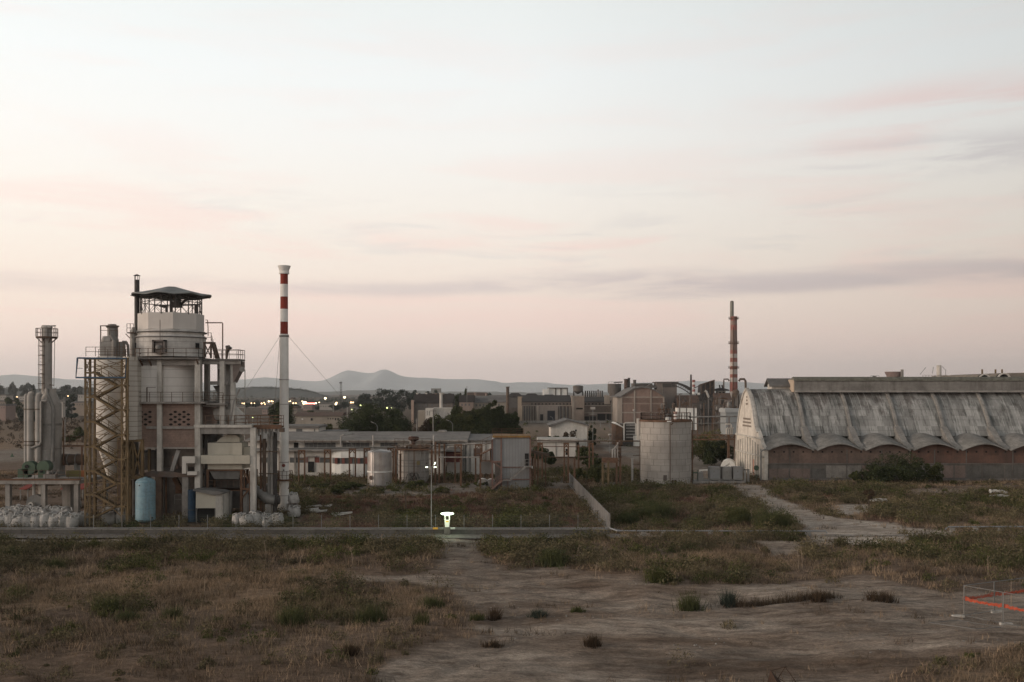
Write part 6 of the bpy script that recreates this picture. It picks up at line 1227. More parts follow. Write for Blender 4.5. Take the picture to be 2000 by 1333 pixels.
# ================================================================ trees
def leafmat(name, a, b, isl=.35):
    m = mat(name, a, b, scale=.5, rough=.8, island=isl, spec=.15); return m
LF = {'dark': leafmat('dark_foliage', (.052,.062,.028), (.026,.035,.017)), 'olive': leafmat('olive_foliage', (.075,.078,.030), (.045,.052,.020)),
      'mid': leafmat('green_foliage', (.078,.084,.034), (.040,.048,.021)), 'brown': leafmat('brown_foliage', (.065,.045,.028), (.042,.030,.020)),
      'blue': leafmat('bluish_foliage', (.045,.058,.045), (.030,.040,.032)), 'yellow': leafmat('yellowish_foliage', (.12,.105,.035), (.07,.07,.028))}
bark = mat('bark', (.06,.045,.033), (.04,.03,.024), scale=3)
def crown_mesh(name, m, w, h, z0, shape='round', leaf=.35, clumps=26, per=70, seed=0, depth=None, label=None):
    r = np.random.default_rng(seed); C = []
    for i in range(clumps):
        while True:
            p = r.uniform(-1, 1, 3)
            if shape == 'round' and (p**2).sum() < 1 and (p**2).sum() > .1: break
            if shape == 'column' and p[0]**2+p[1]**2 < (1-.8*max(p[2], -.2)**2): break
            if shape == 'cone' and p[0]**2+p[1]**2 < ((1-p[2])/2*.95+.05)**2: break
            if shape == 'bush' and p[2] > -.9 and p[0]**2+p[1]**2+max(p[2], 0)**2*1.1 < 1: break
        C.append(p)
    C = np.array(C); d = depth or w
    cr = r.uniform(.24, .42, clumps) if shape != 'cone' else r.uniform(.16, .30, clumps); per = int(per*1.9)
    V = []
    if clumps > 70: cr = cr*.72
    for c, q in zip(C, cr):
        n = int(per*(.6+q*2)); u = r.normal(size=(n, 3)); u /= np.linalg.norm(u, axis=1)[:, None]; rad = r.uniform(.45, 1.08, n)[:, None]**.7
        P = c+u*rad*q*np.array([1, 1, 1.0 if shape != 'column' else .5])*r.uniform(.8, 1.2)
        V.append(P)
    P = np.concatenate(V)*np.array([w/2, d/2, h/2])*.88+np.array([0, 0, z0+h/2])
    P[:, 2] = np.maximum(P[:, 2], z0*.9+.05)
    n = len(P); t = r.normal(size=(n, 3)); t /= np.linalg.norm(t, axis=1)[:, None]; s = r.normal(size=(n, 3)); s -= (s*t).sum(1)[:, None]*t; s /= np.linalg.norm(s, axis=1)[:, None]
    L_ = (leaf*r.uniform(.6, 1.3, n))[:, None]; a = t*L_*.5; b_ = s*L_*.32
    v = np.stack([P-a, P+b_, P+a, P-b_], 1).reshape(-1, 3); f = np.arange(n*4).reshape(n, 4)
    return np_mesh(name, v, f, m)
def tree(name, label, px, Y, w, top, kind, shape='round', z0=None, leaf=None, clumps=26, per=70, seed=0, group=None, cat='tree', base=None, trunk=True):
    """w in photo columns, top in photo rows"""
    X0 = X(px, Y); W_ = w/2000*Y; H_ = Z(top, Y); z0 = (.18*H_ if shape in ('round',) else .05*H_) if z0 is None else z0
    t = thing(name, label, cat, (X0, Y, 0), group); leaf = leaf or max(.22, Y*.0015)
    c = crown_mesh('crown', LF[kind], W_*1.12, H_-z0, z0, shape, leaf, clumps, per, seed or int(px*7+Y)); c.parent = t
    if trunk:
        b = MB(); rt = max(.08, H_*.02); b.rod((X0, Y, -.1), (X0, Y, z0+(H_-z0)*.5), rt, rt*.5, n=7)
        rr = random.Random(int(px))
        for i in range(5): a = rr.uniform(0, 6.28); q = z0+(H_-z0)*rr.uniform(.05, .4); b.rod((X0, Y, q), (X0+math.cos(a)*W_*.3, Y+math.sin(a)*W_*.3, q+(H_-z0)*.25), rt*.4, rt*.12, n=5)
        b.build('trunk', bark, t)
    return t
T_ = tree
T_('tree', 'large dark round-crowned tree rising behind the workshop roof', 735, 236, 122, 787, 'dark', z0=.5, clumps=110, per=130)
T_('tree', 'lower shaggy dark tree on the left flank of the large round tree', 690, 230, 58, 814, 'dark', clumps=30, per=80)
T_('tree', 'dark pointed tree on the right flank of the large round tree', 781, 228, 38, 800, 'dark', 'cone', clumps=34, per=80)
T_('bush', 'brownish rounded bush at the right end of the big dark trees', 813, 222, 36, 831, 'brown', 'bush', cat='bush', trunk=False)
T_('bush', 'yellow-green low bush at the foot of the dark pointed tree', 795, 214, 34, 843, 'olive', 'bush', cat='bush', trunk=False)
for px, top, w, kd, sh, lab in ((842, 818, 34, 'brown', 'round', 'thin brownish tree left of the olive trees behind the workshop'), (858, 812, 46, 'olive', 'round', 'olive tree just right of the thin brownish tree'), (872, 822, 40, 'mid', 'round', 'low green tree above the street lamp behind the workshop'),
        (893, 790, 30, 'mid', 'column', 'first tall upright tree of the row behind the workshop'), (906, 800, 34, 'olive', 'column', 'lighter upright tree, second in the row behind the workshop'), (924, 797, 34, 'mid', 'column', 'third upright tree of the row, lower topped'), (941, 794, 26, 'mid', 'column', 'slender upright tree left of the tallest one'), (960, 782, 30, 'dark', 'column', 'tallest upright tree of the row behind the workshop'), (977, 789, 30, 'dark', 'column', 'dark upright tree right of the tallest one'), (1001, 806, 30, 'dark', 'column', 'last dark tree of the row, shortest, before the factory'), (950, 822, 60, 'dark', 'round', 'wide low dark tree filling the foot of the tree row'), (988, 824, 50, 'dark', 'round', 'low dark tree at the right foot of the tree row'), (905, 828, 60, 'mid', 'round', 'low green tree at the left foot of the tree row'), (888, 806, 46, 'mid', 'round', 'leafy tree filling behind the first upright tree'), (918, 804, 50, 'mid', 'round', 'leafy tree filling between the second and third upright trees'), (951, 800, 48, 'dark', 'round', 'full dark crown between the slender tree and the tallest'), (984, 802, 46, 'dark', 'round', 'full dark crown left of the last dark tree'), (850, 830, 50, 'olive', 'round', 'low olive tree left of the street lamp behind the workshop')):
    T_('tree', lab, px, 243+(px % 5), w*1.2, top-2, kd, sh, z0=.3, clumps=80, per=60, group='row of trees behind the workshop')
T_('tree', 'dark tree half hidden by the white chimney', 550, 300, 44, 783, 'dark', clumps=40, per=80)
T_('bush', 'green scrub between the white office and the big trees', 640, 226, 44, 826, 'mid', 'bush', cat='bush', trunk=False)
for px, top, w, Y, sh, kd, lab in ((712, 768, 32, 640, 'round', 'blue', 'far hazy tree at the left end of the distant grove'), (752, 760, 44, 600, 'round', 'blue', 'big round tree in the distant grove left of centre'), (785, 762, 50, 610, 'round', 'blue', 'broad round tree in the distant grove beside the stone house'), (808, 765, 26, 620, 'round', 'blue', 'narrow tree at the right end of the distant grove'), (836, 766, 16, 640, 'round', 'blue', 'small far tree behind the stone house roof'), (848, 762, 20, 640, 'round', 'blue', 'far tree just under the pale box tower'), (872, 764, 24, 620, 'round', 'blue', 'far tree behind the white roof vents'),
        (893, 757, 8, 520, 'column', 'dark', 'left poplar of the far trio'), (900, 756, 8, 520, 'column', 'dark', 'middle poplar of the far trio'), (910, 757, 9, 520, 'column', 'dark', 'right poplar of the far trio'), (900, 770, 34, 530, 'round', 'dark', 'dark rounded tree at the foot of the far poplars'), (937, 765, 14, 560, 'cone', 'dark', 'far pointed conifer right of the poplars'), (957, 770, 24, 560, 'round', 'blue', 'far rounded tree left of the black chimney pipe'), (927, 768, 16, 600, 'round', 'blue', 'far small tree between poplars and conifer'),
        (24, 776, 34, 520, 'round', 'dark', 'round dark tree standing in the dry field, far left'), (139, 771, 22, 520, 'column', 'blue', 'upright tree in the field between the stack and stair tower'), (45, 798, 22, 480, 'bush', 'blue', 'low bush right of the round dark field tree'), (60, 799, 24, 480, 'bush', 'blue', 'low bush by the grey vertical pipes'), (155, 835, 20, 300, 'round', 'mid', 'ragged green tree just left of the stair tower'), (138, 850, 30, 290, 'bush', 'mid', 'scrubby bush behind the rusty gantry'),
        (0, 747, 14, 1300, 'round', 'blue', 'tree on the far left skyline'), (25, 749, 14, 1300, 'round', 'blue', 'umbrella-shaped tree on the left skyline'), (50, 750, 20, 1300, 'round', 'blue', 'skyline tree left of the grey stack'), (64, 752, 10, 1300, 'round', 'blue', 'small skyline tree touching the grey stack'), (133, 752, 30, 1150, 'round', 'blue', 'tree clump right of the grey stack on the hill'), (115, 757, 28, 1100, 'round', 'blue', 'lower tree clump right of the grey stack'), (152, 754, 20, 1200, 'round', 'blue', 'hill tree beside the blue tube frame'),
        (485, 787, 14, 850, 'round', 'blue', 'dark tree among the town houses, left'), (497, 785, 18, 850, 'round', 'blue', 'second dark tree among the town houses'), (575, 790, 16, 800, 'round', 'blue', 'town tree right of the white chimney'), (620, 793, 12, 800, 'round', 'blue', 'town tree left of the lit red sign mast'), (655, 791, 20, 760, 'round', 'blue', 'town tree beside the lattice mast'), (672, 786, 16, 800, 'round', 'blue', 'town tree right of the lattice mast'), (606, 802, 10, 700, 'bush', 'mid', 'small bush above the long tiled barn'),
        (1157, 830, 14, 266, 'column', 'dark', 'dark cypress against the right wall of the gabled house'), (1015, 836, 22, 250, 'round', 'olive', 'small ragged tree right of the tree row'), (1385, 832, 66, 208, 'bush', 'yellow', 'large yellow-green thicket behind the rusty pipe bridge'), (1365, 846, 40, 200, 'bush', 'olive', 'olive bush beside the round silo')):
    T_('tree' if sh != 'bush' else 'bush', lab, px, Y, w, top, kd, sh, cat='tree' if sh != 'bush' else 'bush', clumps=22, per=55, trunk=sh != 'bush')
for px, Y, w, top, kd, lab in ((1410, 200, 46, 855, 'dark', 'dark dense bush behind the two rusty posts'), (1392, 197, 36, 860, 'dark', 'dark bush in the middle under the pipe bridge'), (1108, 232, 34, 839, 'brown', 'ochre-brown dome of a bush before the gabled house'), (1122, 230, 16, 848, 'brown', 'small brown bush at the right of the brown dome'), (1082, 250, 30, 848, 'mid', 'low green bush by the left corner of the gabled house'), (1055, 215, 34, 872, 'dark', 'dark bush left of the flat white shed'), (1075, 200, 24, 880, 'dark', 'dark low bush in front of the flat white shed'), (1145, 205, 36, 872, 'mid', 'weedy bush right of the flat white shed'), (1160, 190, 40, 893, 'mid', 'dark weeds before the tall lamp mast'),
        (1710, 159.5, 60, 905, 'dark', 'left low lobe of the big bush before the store'), (1745, 160.5, 96, 878, 'dark', 'big dark bush in front of the vaulted store'), (1782, 158.5, 60, 893, 'dark', 'right lobe of the big bush before the store'), (1822, 161, 34, 903, 'mid', 'separate small bush right of the big one at the store'), (1672, 161, 22, 920, 'mid', 'small bush left of the big one at the store'),
        (680, 150, 54, 942, 'mid', 'wide green bush left of the shiny tank'), (652, 143, 30, 953, 'mid', 'green bush before the rusty portals'), (735, 146, 28, 950, 'mid', 'green bush at the foot of the shiny tank'), (625, 152, 30, 944, 'olive', 'olive bush near the white chimney foot'), (812, 150, 40, 938, 'mid', 'green bush at the foot of the caged tank'), (863, 146, 24, 952, 'olive', 'olive bush right of the light mast'), (945, 150, 34, 938, 'mid', 'green bush at the foot of the hopper house'), (1128, 165, 24, 912, 'mid', 'bright green bush left of the diagonal wall end'), (1163, 160, 24, 905, 'mid', 'green bush by the stout ochre posts')):
    T_('bush', lab, px, Y, w, top, kd, 'bush', cat='bush', clumps=26, per=70, leaf=.22 if Y < 170 else None, trunk=False)
# ================================================================ far buildings
def block(name, label, Y, px0, px1, top, base=None, dep=12, wm=whited, rm=None, rh=0, gable=None, wins=(), cat='building', group=None, doors=()):
    """simple far building. wins: (px0,px1,row0,row1). gable: 'x' ridge across the view"""
    x = lambda p: X(p, Y); z = lambda p: Z(p, Y); z0 = 0 if base is None else z(base)
    t = thing(name, label, cat, (x((px0+px1)/2), Y, z0), group)
    b = MB(); b.box(x(px0), x(px1), Y, Y+dep, z0, z(top)); b.build('wall', wm, t)
    if rm:
        b = MB(); o = .35
        if gable == 'x': b.prism([(Y-o, z(top)), (Y+dep/2, z(top)+rh), (Y+dep+o, z(top))], 0, x(px0)-o, x(px1)+o)
        elif gable == 'y': b.prism([(x(px0)-o, z(top)), (x((px0+px1)/2), z(top)+rh), (x(px1)+o, z(top))], 1, Y-o, Y+dep+o)
        elif gable == 'arc':
            c = x((px0+px1)/2); hw = (x(px1)-x(px0))/2+.4; b.prism([(c+hw*math.cos(R(a)), z(top)+rh*math.sin(R(a))) for a in range(0, 181, 12)], 1, Y-.2, Y+dep)
        else: b.box(x(px0)-o, x(px1)+o, Y-o, Y+dep+o, z(top), z(top)+max(rh, .3))
        b.build('roof', rm, t)
    for w in wins:
        b = MB(); b.box(x(w[0]), x(w[1]), Y-.06, Y+.1, z(w[3]), z(w[2])); b.build('window', w[4] if len(w) > 4 else glassd, t)
    for w in doors:
        b = MB(); b.box(x(w[0]), x(w[1]), Y-.07, Y+.1, z(w[3]), z(w[2])); b.build('door', void, t)
    return t
bf2 = mat('far_plaster', (.27,.24,.20), (.2,.18,.15), scale=.2, streak=.3)
bf3 = mat('far_grey', (.14,.125,.112), (.095,.087,.08), scale=.2, streak=.4, dirt=.2)
droof = mat('dark_far_roof', (.035,.028,.025), (.022,.019,.017), scale=.2)
block('stone_house', 'grey-roofed long house with pink gable end near the distant grove', 455, 808, 884, 788, None, 14, bf3, droof, 4.2, 'x', [(a, a+3, 790, 794) for a in (818, 830, 842, 856, 868)])
t = block('gable_end', 'narrow pink gable wall at the left end of the grey-roofed house', 453, 803, 808, 782, None, 16, mat('pink_plaster', (.33,.25,.20), (.27,.2,.165), scale=.3)); t.name = 'gable_block'
block('tank_house', 'white tank house with a bright left wall left of the tree row', 400, 831, 846, 798, None, 8, whitep, None, 0, None, [(834, 835, 803, 812), (838, 839, 803, 812)])
block('tank_house', 'lower white flat building behind the olive trees', 405, 847, 880, 799, None, 8, whitep, concl, .4)
block('box_tower', 'pale grey box tower on the skyline above the stone house', 900, 842, 860, 759, None, 10, mat('hazy_grey', (.2,.2,.19)))
block('low_store', 'pale low store with a thin roof edge left of the tank house', 410, 816, 832, 802, None, 8, bf2)
for i, (a, c_, top, Y, lab, rm_) in enumerate(((897, 925, 786, 440, 'brick workshop with sagging dark roof behind the tree row', droof), (925, 955, 787, 445, 'low grey-roofed hall behind the tallest trees', roofg), (912, 948, 779, 500, 'red-brick roofs with two stub chimneys right of the poplars', rooft), (955, 990, 786, 440, 'pale-fronted hall left of the black chimney pipe', roofg))):
    block('old_hall', lab, Y, a, c_, top, None, 14, brickf if i % 2 == 0 else bf2, rm_, 3, 'x', [(a+4+k*7, a+7+k*7, top+3, top+7) for k in range(3)])
for px, q0, q1, Y, w, m_, lab in ((815.5, 769, 778, 462, 1.0, whitep, 'white roof vent at the left of the stone house'), (833, 769, 778, 462, .8, whitep, 'white roof vent in the middle of the stone house'), (851.5, 770, 778, 462, 1.0, brickf, 'brick stub chimney on the stone house'), (861.5, 769, 800, 430, 1.3, whitep, 'tall white flue in front of the stone house'), (866, 770, 780, 462, 1.2, bf2, 'pale square flue on the stone house'), (928.5, 768, 782, 500, 1.2, brickf, 'brick chimney on the red roofs, left one'), (950, 769, 782, 500, 1.2, brickf, 'brick chimney on the red roofs, right one'), (991.5, 757, 797, 432, 1.3, brown, 'dark iron chimney pipe left of the old factory'), (912, 756, 800, 430, .15, steel, 'thin mast beside the poplars'), (835, 780, 800, 425, .15, dsteel, 'thin black mast before the stone house')):
    t = thing('chimney' if w > .5 else 'mast', lab, 'chimney' if w > .5 else 'mast', (X(px, Y), Y, 0)); b = MB(); b.rod((X(px, Y), Y, 0), (X(px, Y), Y, Z(q0, Y)), w/2, n=10); b.build('shaft', m_, t); b = MB(); b.rod((X(px, Y), Y, Z(q0, Y)), (X(px, Y), Y, Z(q0, Y)+.3), w*.65, n=10); b.build('cap', m_, t)
def factory():
    Y = 472.0; x = lambda p: X(p, Y); z = lambda p: Z(p, Y)
    T = thing('old_factory', 'long derelict brown-brick factory with tall pilasters, a block tower and dark door bays', 'building', (x(1100), Y, 0))
    fb = mat('factory_brick', (.17,.138,.115), (.115,.094,.08), scale=.12, streak=.5, dirt=.3); fl_ = mat('factory_concrete', (.30,.265,.225), (.23,.20,.17), scale=.2, streak=.4)
    b = MB(); b.box(x(1018), x(1205), Y+3, Y+3.4, 0, z(793)); b.box(x(1018), x(1205), Y+6, Y+6.4, z(793), z(786)); b.box(x(985), x(1018), Y+1, Y+1.5, 0, z(797)); b.box(x(1012), x(1019), Y-2, Y+3, 0, z(777)); b.build('main_wall', fb, T)
    b = MB(); b.prism([(Y+5.8, z(786)), (Y+5.8, z(785)), (Y+20, z(772.5)), (Y+32, z(780)), (Y+32, 0), (Y+31, 0)], 0, x(1016), x(1118)); b.prism([(Y+5.8, z(786)), (Y+5.8, z(785)), (Y+20, z(776)), (Y+32, z(780)), (Y+31, 0)], 0, x(1140), x(1205)); b.build('main_roof', droof, T)
    b = MB(); b.box(x(1018), x(1205), Y+2.6, Y+6.5, z(793.6), z(792.2)); b.build('cornice', fl_, T)
    for p in list(range(1021, 1048, 5))+list(range(1092, 1118, 7)):
        b = MB(); b.box(x(p), x(p)+.45, Y+2.6, Y+3, 0, z(794)); b.build('pilaster', fl_, T)
    for k, p in enumerate(list(range(1038, 1116, 7))+list(range(1144, 1182, 7))):
        b = MB(); b.box(x(p), x(p+2.8), Y+5.9, Y+6.1, z(791), z(788.5)); b.build('roof_window', void, T)
    for a in (1022, 1027, 1032, 1093, 1100, 1107): b = MB(); b.box(x(a+1.6), x(a+3.6), Y+2.93, Y+3.1, z(818), z(797)); b.build('tall_window', glassd, T)
    b = MB(); b.box(x(1048), x(1090), Y, Y+3, 0, z(793)); b.build('porch_block', mat('porch_grey', (.235,.205,.18), (.18,.155,.135), scale=.15, streak=.4), T); b = MB(); b.box(x(1048), x(1052), Y-.3, Y, 0, z(793)); b.build('porch_edge', fl_, T)
    b = MB(); b.box(x(1069), x(1084), Y-.06, Y+.3, .1, z(802.5)); b.build('big_doorway', mat('door_dark', (.018,.02,.026)), T); b = MB(); b.box(x(1055), x(1061), Y-.06, Y+.3, .1, z(809.5)); b.build('small_doorway', void, T)
    b = MB(); b.box(x(1117), x(1141), Y-1, Y+6, 0, z(775)); b.build('block_tower', mat('tower_brick', (.24,.195,.16), (.18,.145,.12), scale=.15, streak=.4), T); b = MB(); b.box(x(1125), x(1138), Y-1.08, Y-1, z(800), z(797)); b.build('tower_slot', void, T); b = MB(); b.box(x(1117), x(1121.5), Y-1.2, Y-1.01, 0, z(775)); b.box(x(1116), x(1142), Y-1.3, Y+6.3, z(775.9), z(773.5)); b.build('tower_trim', fl_, T)
    for a, c_ in ((1142, 1152), (1153.5, 1165), (1168, 1183.5), (1186, 1192), (1192.5, 1197)): b = MB(); b.box(x(a), x(c_), Y+2.92, Y+3.1, .3, z(814 if a < 1160 else 809)); b.build('dark_bay', void, T)
    b = MB(); b.box(x(1141), x(1205), Y+2.7, Y+2.95, z(808), z(806)); b.build('lintel', fl_, T); b = MB(); b.box(x(1181), x(1192), Y+2, Y+2.9, z(790), z(773)); b.build('pale_pier', fl_, T)
    b = MB(); b.box(x(1195), x(1204), Y+1.5, Y+2.5, z(806), z(777)); b.build('glass_bay', glassd, T); b = MB(); [b.box(x(p), x(p)+.3, Y+1.3, Y+1.49, 0, z(776)) for p in (1194, 1199, 1204)]; b.build('bay_frame', conc, T)
    b = MB(); b.box(x(1008), x(1205), Y-4, Y-3.6, 0, z(821.5)); b.build('yard_wall', conc, T)
    b = MB(); b.box(x(1011), x(1018.5), Y-2.3, Y-2, 0, z(776)); b.box(x(1016), x(1020), Y-2.6, Y-2.3, 0, z(793)); b.box(x(1011), x(1020), Y-2.5, Y-2.2, z(777), z(775)); b.build('corner_pier', mat('warm_concrete', (.36,.29,.22), (.3,.24,.18), scale=.2), T)
    # humps of further roofs
    for a, c_, q, lab in ((990, 1022, 768, 'first dark hipped roof behind the factory, left'), (1022, 1056, 769, 'second dark hipped roof behind the factory'), (1056, 1090, 771, 'third dark hipped roof, under the white boxes')):
        Y2 = 520; t = thing('hipped_hall', lab, 'building', (X((a+c_)/2, Y2), Y2, 0), 'hipped halls behind the factory'); b = MB(); b.box(X(a, Y2), X(c_, Y2), Y2, Y2+14, 0, Z(q+8, Y2)); b.build('wall', bf3, t)
        b = MB(); x0, x1 = X(a, Y2)-.5, X(c_, Y2)+.5; zr = Z(q+8, Y2); zt = Z(q, Y2); d = (x1-x0)*.3; b.add([(x0, Y2-.5, zr), (x1, Y2-.5, zr), (x1, Y2+14.5, zr), (x0, Y2+14.5, zr), (x0+d, Y2+5, zt), (x1-d, Y2+5, zt), (x1-d, Y2+9, zt), (x0+d, Y2+9, zt)], [(0,3,2,1),(4,5,6,7),(0,1,5,4),(1,2,6,5),(2,3,7,6),(3,0,4,7)]); b.build('roof', droof, t)
    Y3 = 560; t = thing('white_boxes', 'white boxy plant building with three bays on top of the factory roofs', 'building', (X(1085, Y3), Y3, 0)); t.name = 'white_plant_building'
    b = MB(); b.box(X(1072, Y3), X(1108, Y3), Y3, Y3+12, 0, Z(759, Y3)); b.box(X(1061, Y3), X(1072, Y3)-.01, Y3-1, Y3+10, 0, Z(760.5, Y3)); b.build('wall', wpaint, t); b = MB(); b.box(X(1070, Y3), X(1109, Y3), Y3-1, Y3+13, Z(759, Y3), Z(757.5, Y3)); b.build('roof', roofg, t); b = MB(); [b.box(X(p, Y3), X(p, Y3)+.6, Y3-.3, Y3, 0, Z(758.9, Y3)) for p in (1084, 1094.5, 1107)]; b.build('column', bf3, t)
    Y4 = 500; t = thing('hopper_tank', 'grey funnel-bottomed tank on legs above the block tower', 'tank', (X(1129, Y4), Y4, 0)); b = MB(); b.lathe(X(1129, Y4), Y4, [(.4, Z(770, Y4)), (2.4, Z(765, Y4)), (2.5, Z(755, Y4)), (2.3, Z(754, Y4)), (1, Z(753, Y4))], 20); b.build('shell', bf3, t, smooth=True); b = MB(); [b.beam((X(p, Y4), Y4+dy, 0), (X(p, Y4), Y4+dy, Z(764, Y4)), .35) for p in (1120.5, 1138) for dy in (-2, 2)]; b.build('leg', dsteel, t)
    for i in range(9):
        p = 1143.5+i*4.1; t = thing('vent_stack', f'{("first", "second", "third", "fourth", "fifth", "sixth", "", "", "last")[i]} dark vent stack from the block tower in the row on the factory roof' if i not in (6, 7) else ('pinkish vent stack, left of the two near the end of the row' if i == 6 else 'pinkish vent stack, right of the two near the end of the row'), 'vent stack', (X(p, 505), 505, 0), 'vent stacks on the factory roof'); b = MB(); b.rod((X(p, 505), 505, 0), (X(p, 505), 505, Z(764 if i not in (6,) else 761, 505)), .32, n=8); b.build('pipe', dsteel if i not in (6, 7) else brickf, t); b = MB(); b.rod((X(p, 505), 505, Z(764.5, 505)), (X(p, 505), 505, Z(763.6, 505)), .42, n=8); b.build('rim', dsteel, t)
    Y5 = 500; t = thing('round_tank', 'broad grey round tank on the factory roofs left of the brick hall', 'tank', (X(1200, Y5), Y5, 0)); b = MB(); b.lathe(X(1200, Y5), Y5, [(2.5, 0), (2.5, Z(770, Y5)), (3.3, Z(766, Y5)), (3.3, Z(750, Y5))], 28); b.build('shell', bf3, t, smooth=True); b = MB(); b.rail([(X(1187, Y5), Y5-3.3, Z(750, Y5)), (X(1213, Y5), Y5-3.3, Z(750, Y5))], 1.0, 1.5, .08, 2); b.beam((X(1199, Y5), Y5, Z(748, Y5)), (X(1216, Y5), Y5, Z(746.5, Y5)), .5); b.build('top_gear', dsteel, t)
    for p, q, w, m_, lab in ((1223, 741.5, 2.0, mat('stack_brown', (.07,.045,.035)), 'thick dark brown stack beside the brick hall roof'), (1228.5, 739.5, 1.1, dsteel, 'thin black capped stack beside the thick brown one'), (1239.5, 743.5, 1.4, bf3, 'square grey pier behind the brick hall arch')):
        t = thing('roof_stack', lab, 'stack', (X(p, 488), 488, 0)); b = MB(); b.rod((X(p, 488), 488, 0), (X(p, 488), 488, Z(q, 488)), w/2, n=12); b.build('shaft', m_, t, smooth=True); b = MB(); b.rod((X(p, 488), 488, Z(q, 488)), (X(p, 488), 488, Z(q, 488)+.25), w*.62, n=12); b.build('cap', dsteel, t)
factory()
def brick_hall():
    Y = 452.0; x = lambda p: X(p, Y); z = lambda p: Z(p, Y)
    T = thing('brick_hall', 'tall brick hall with a curved gable, pale concrete frame and perforated panels', 'building', (x(1255), Y, 0))
    hb = mat('hall_brick', (.235,.165,.135), (.18,.125,.10), scale=.12, streak=.3, dirt=.2); fr = mat('hall_frame', (.33,.29,.25), (.27,.235,.2), scale=.2, streak=.3)
    arc = [(1213, 776), (1222, 770), (1232, 763.5), (1243, 759), (1255, 757.5), (1267, 759), (1279, 764), (1289, 770), (1297, 776)]
    b = MB(); b.prism([(x(1213), 0)]+[(x(a), z(q)) for a, q in arc]+[(x(1297), 0)], 1, Y, Y+.5); b.build('front_wall', hb, T)
    b = MB(); b.box(x(1205.5), x(1213), Y+.1, Y+30, 0, z(777)); b.build('side_wall', fr, T)
    b = MB(); up = [(x(a), z(q)) for a, q in [(1204, 777)]+arc[:]+[(1299, 777)]]; b.prism(up+[(p[0], p[1]+.55) for p in up[::-1]], 1, Y-.8, Y+32); b.build('curved_roof', roofg, T)
    b = MB(); b.box(x(1213), x(1297), Y-.15, Y, z(777.2), z(775.2)); b.box(x(1213), x(1297), Y-.15, Y, z(807.5), z(805)); b.box(x(1213), x(1297), Y-.15, Y, z(789.2), z(788.4)); b.build('frame_beam', fr, T)
    for p in (1212.5, 1238, 1270, 1295): b = MB(); b.box(x(p), x(p+2.6), Y-.25, Y-.02, 0, z(776) if p in (1212.5, 1295) else z(762.5)); b.build('frame_column', fr, T)
    for a, c_, q0, q1 in ((1217, 1236, 778.5, 787.5), (1242, 1269, 778.5, 787.5), (1274, 1294, 778.5, 787.5), (1251, 1269, 791.5, 804), (1274, 1294, 791.5, 804)):
        b = MB(); n = int((c_-a)/1.3); m = int((q1-q0)/1.6)
        for i in range(n):
            for j in range(m):
                if (i+j) % 2: b.box(x(a+i*1.3), x(a+i*1.3)+.2, Y-.03, Y+.1, z(q0+j*1.6)-.28, z(q0+j*1.6))
        o = b.build('perforated_panel', mat('panel_hole', (.07,.05,.042)), T)
    Y2 = 486.0
    T2 = thing('slit_tower', 'blocky grey-brown tower with a dark slit top right of the brick hall', 'building', (X(1303, Y2), Y2, 0))
    b = MB(); b.box(X(1283, Y2), X(1322, Y2), Y2, Y2+10, 0, Z(748, Y2)); b.build('wall', mat('slit_tower_wall', (.185,.155,.135), (.14,.115,.10), scale=.12, streak=.4), T2); b = MB(); b.box(X(1280, Y2), X(1325, Y2), Y2-.6, Y2+11, Z(748, Y2), Z(746, Y2)); b.build('roof', bf3, T2)
    b = MB(); [b.box(X(1294+i*2.2, Y2), X(1295.2+i*2.2, Y2), Y2-.06, Y2+.1, Z(757, Y2), Z(749.5, Y2)) for i in range(11)]; b.build('slit', void, T2); b = MB(); b.box(X(1294, Y2)-.3, X(1294, Y2), Y2-.3, Y2-.01, 0, Z(748, Y2)); b.build('edge_pilaster', bf2, T2)
    Y3 = 492; b = thing('hall_extension', 'low humped brick extension behind the brick hall roof', 'building', (X(1263, Y3), Y3, 0)); m_ = MB(); m_.box(X(1240, Y3), X(1274, Y3), Y3, Y3+15, 0, Z(749, Y3)); m_.build('wall', bf3, b); m_ = MB(); m_.prism([(X(1256, Y3), Z(758, Y3)), (X(1268, Y3), Z(750, Y3)), (X(1282, Y3), Z(758, Y3))], 1, Y3-6, Y3-.1); m_.build('roof', bf3, b)
brick_hall()
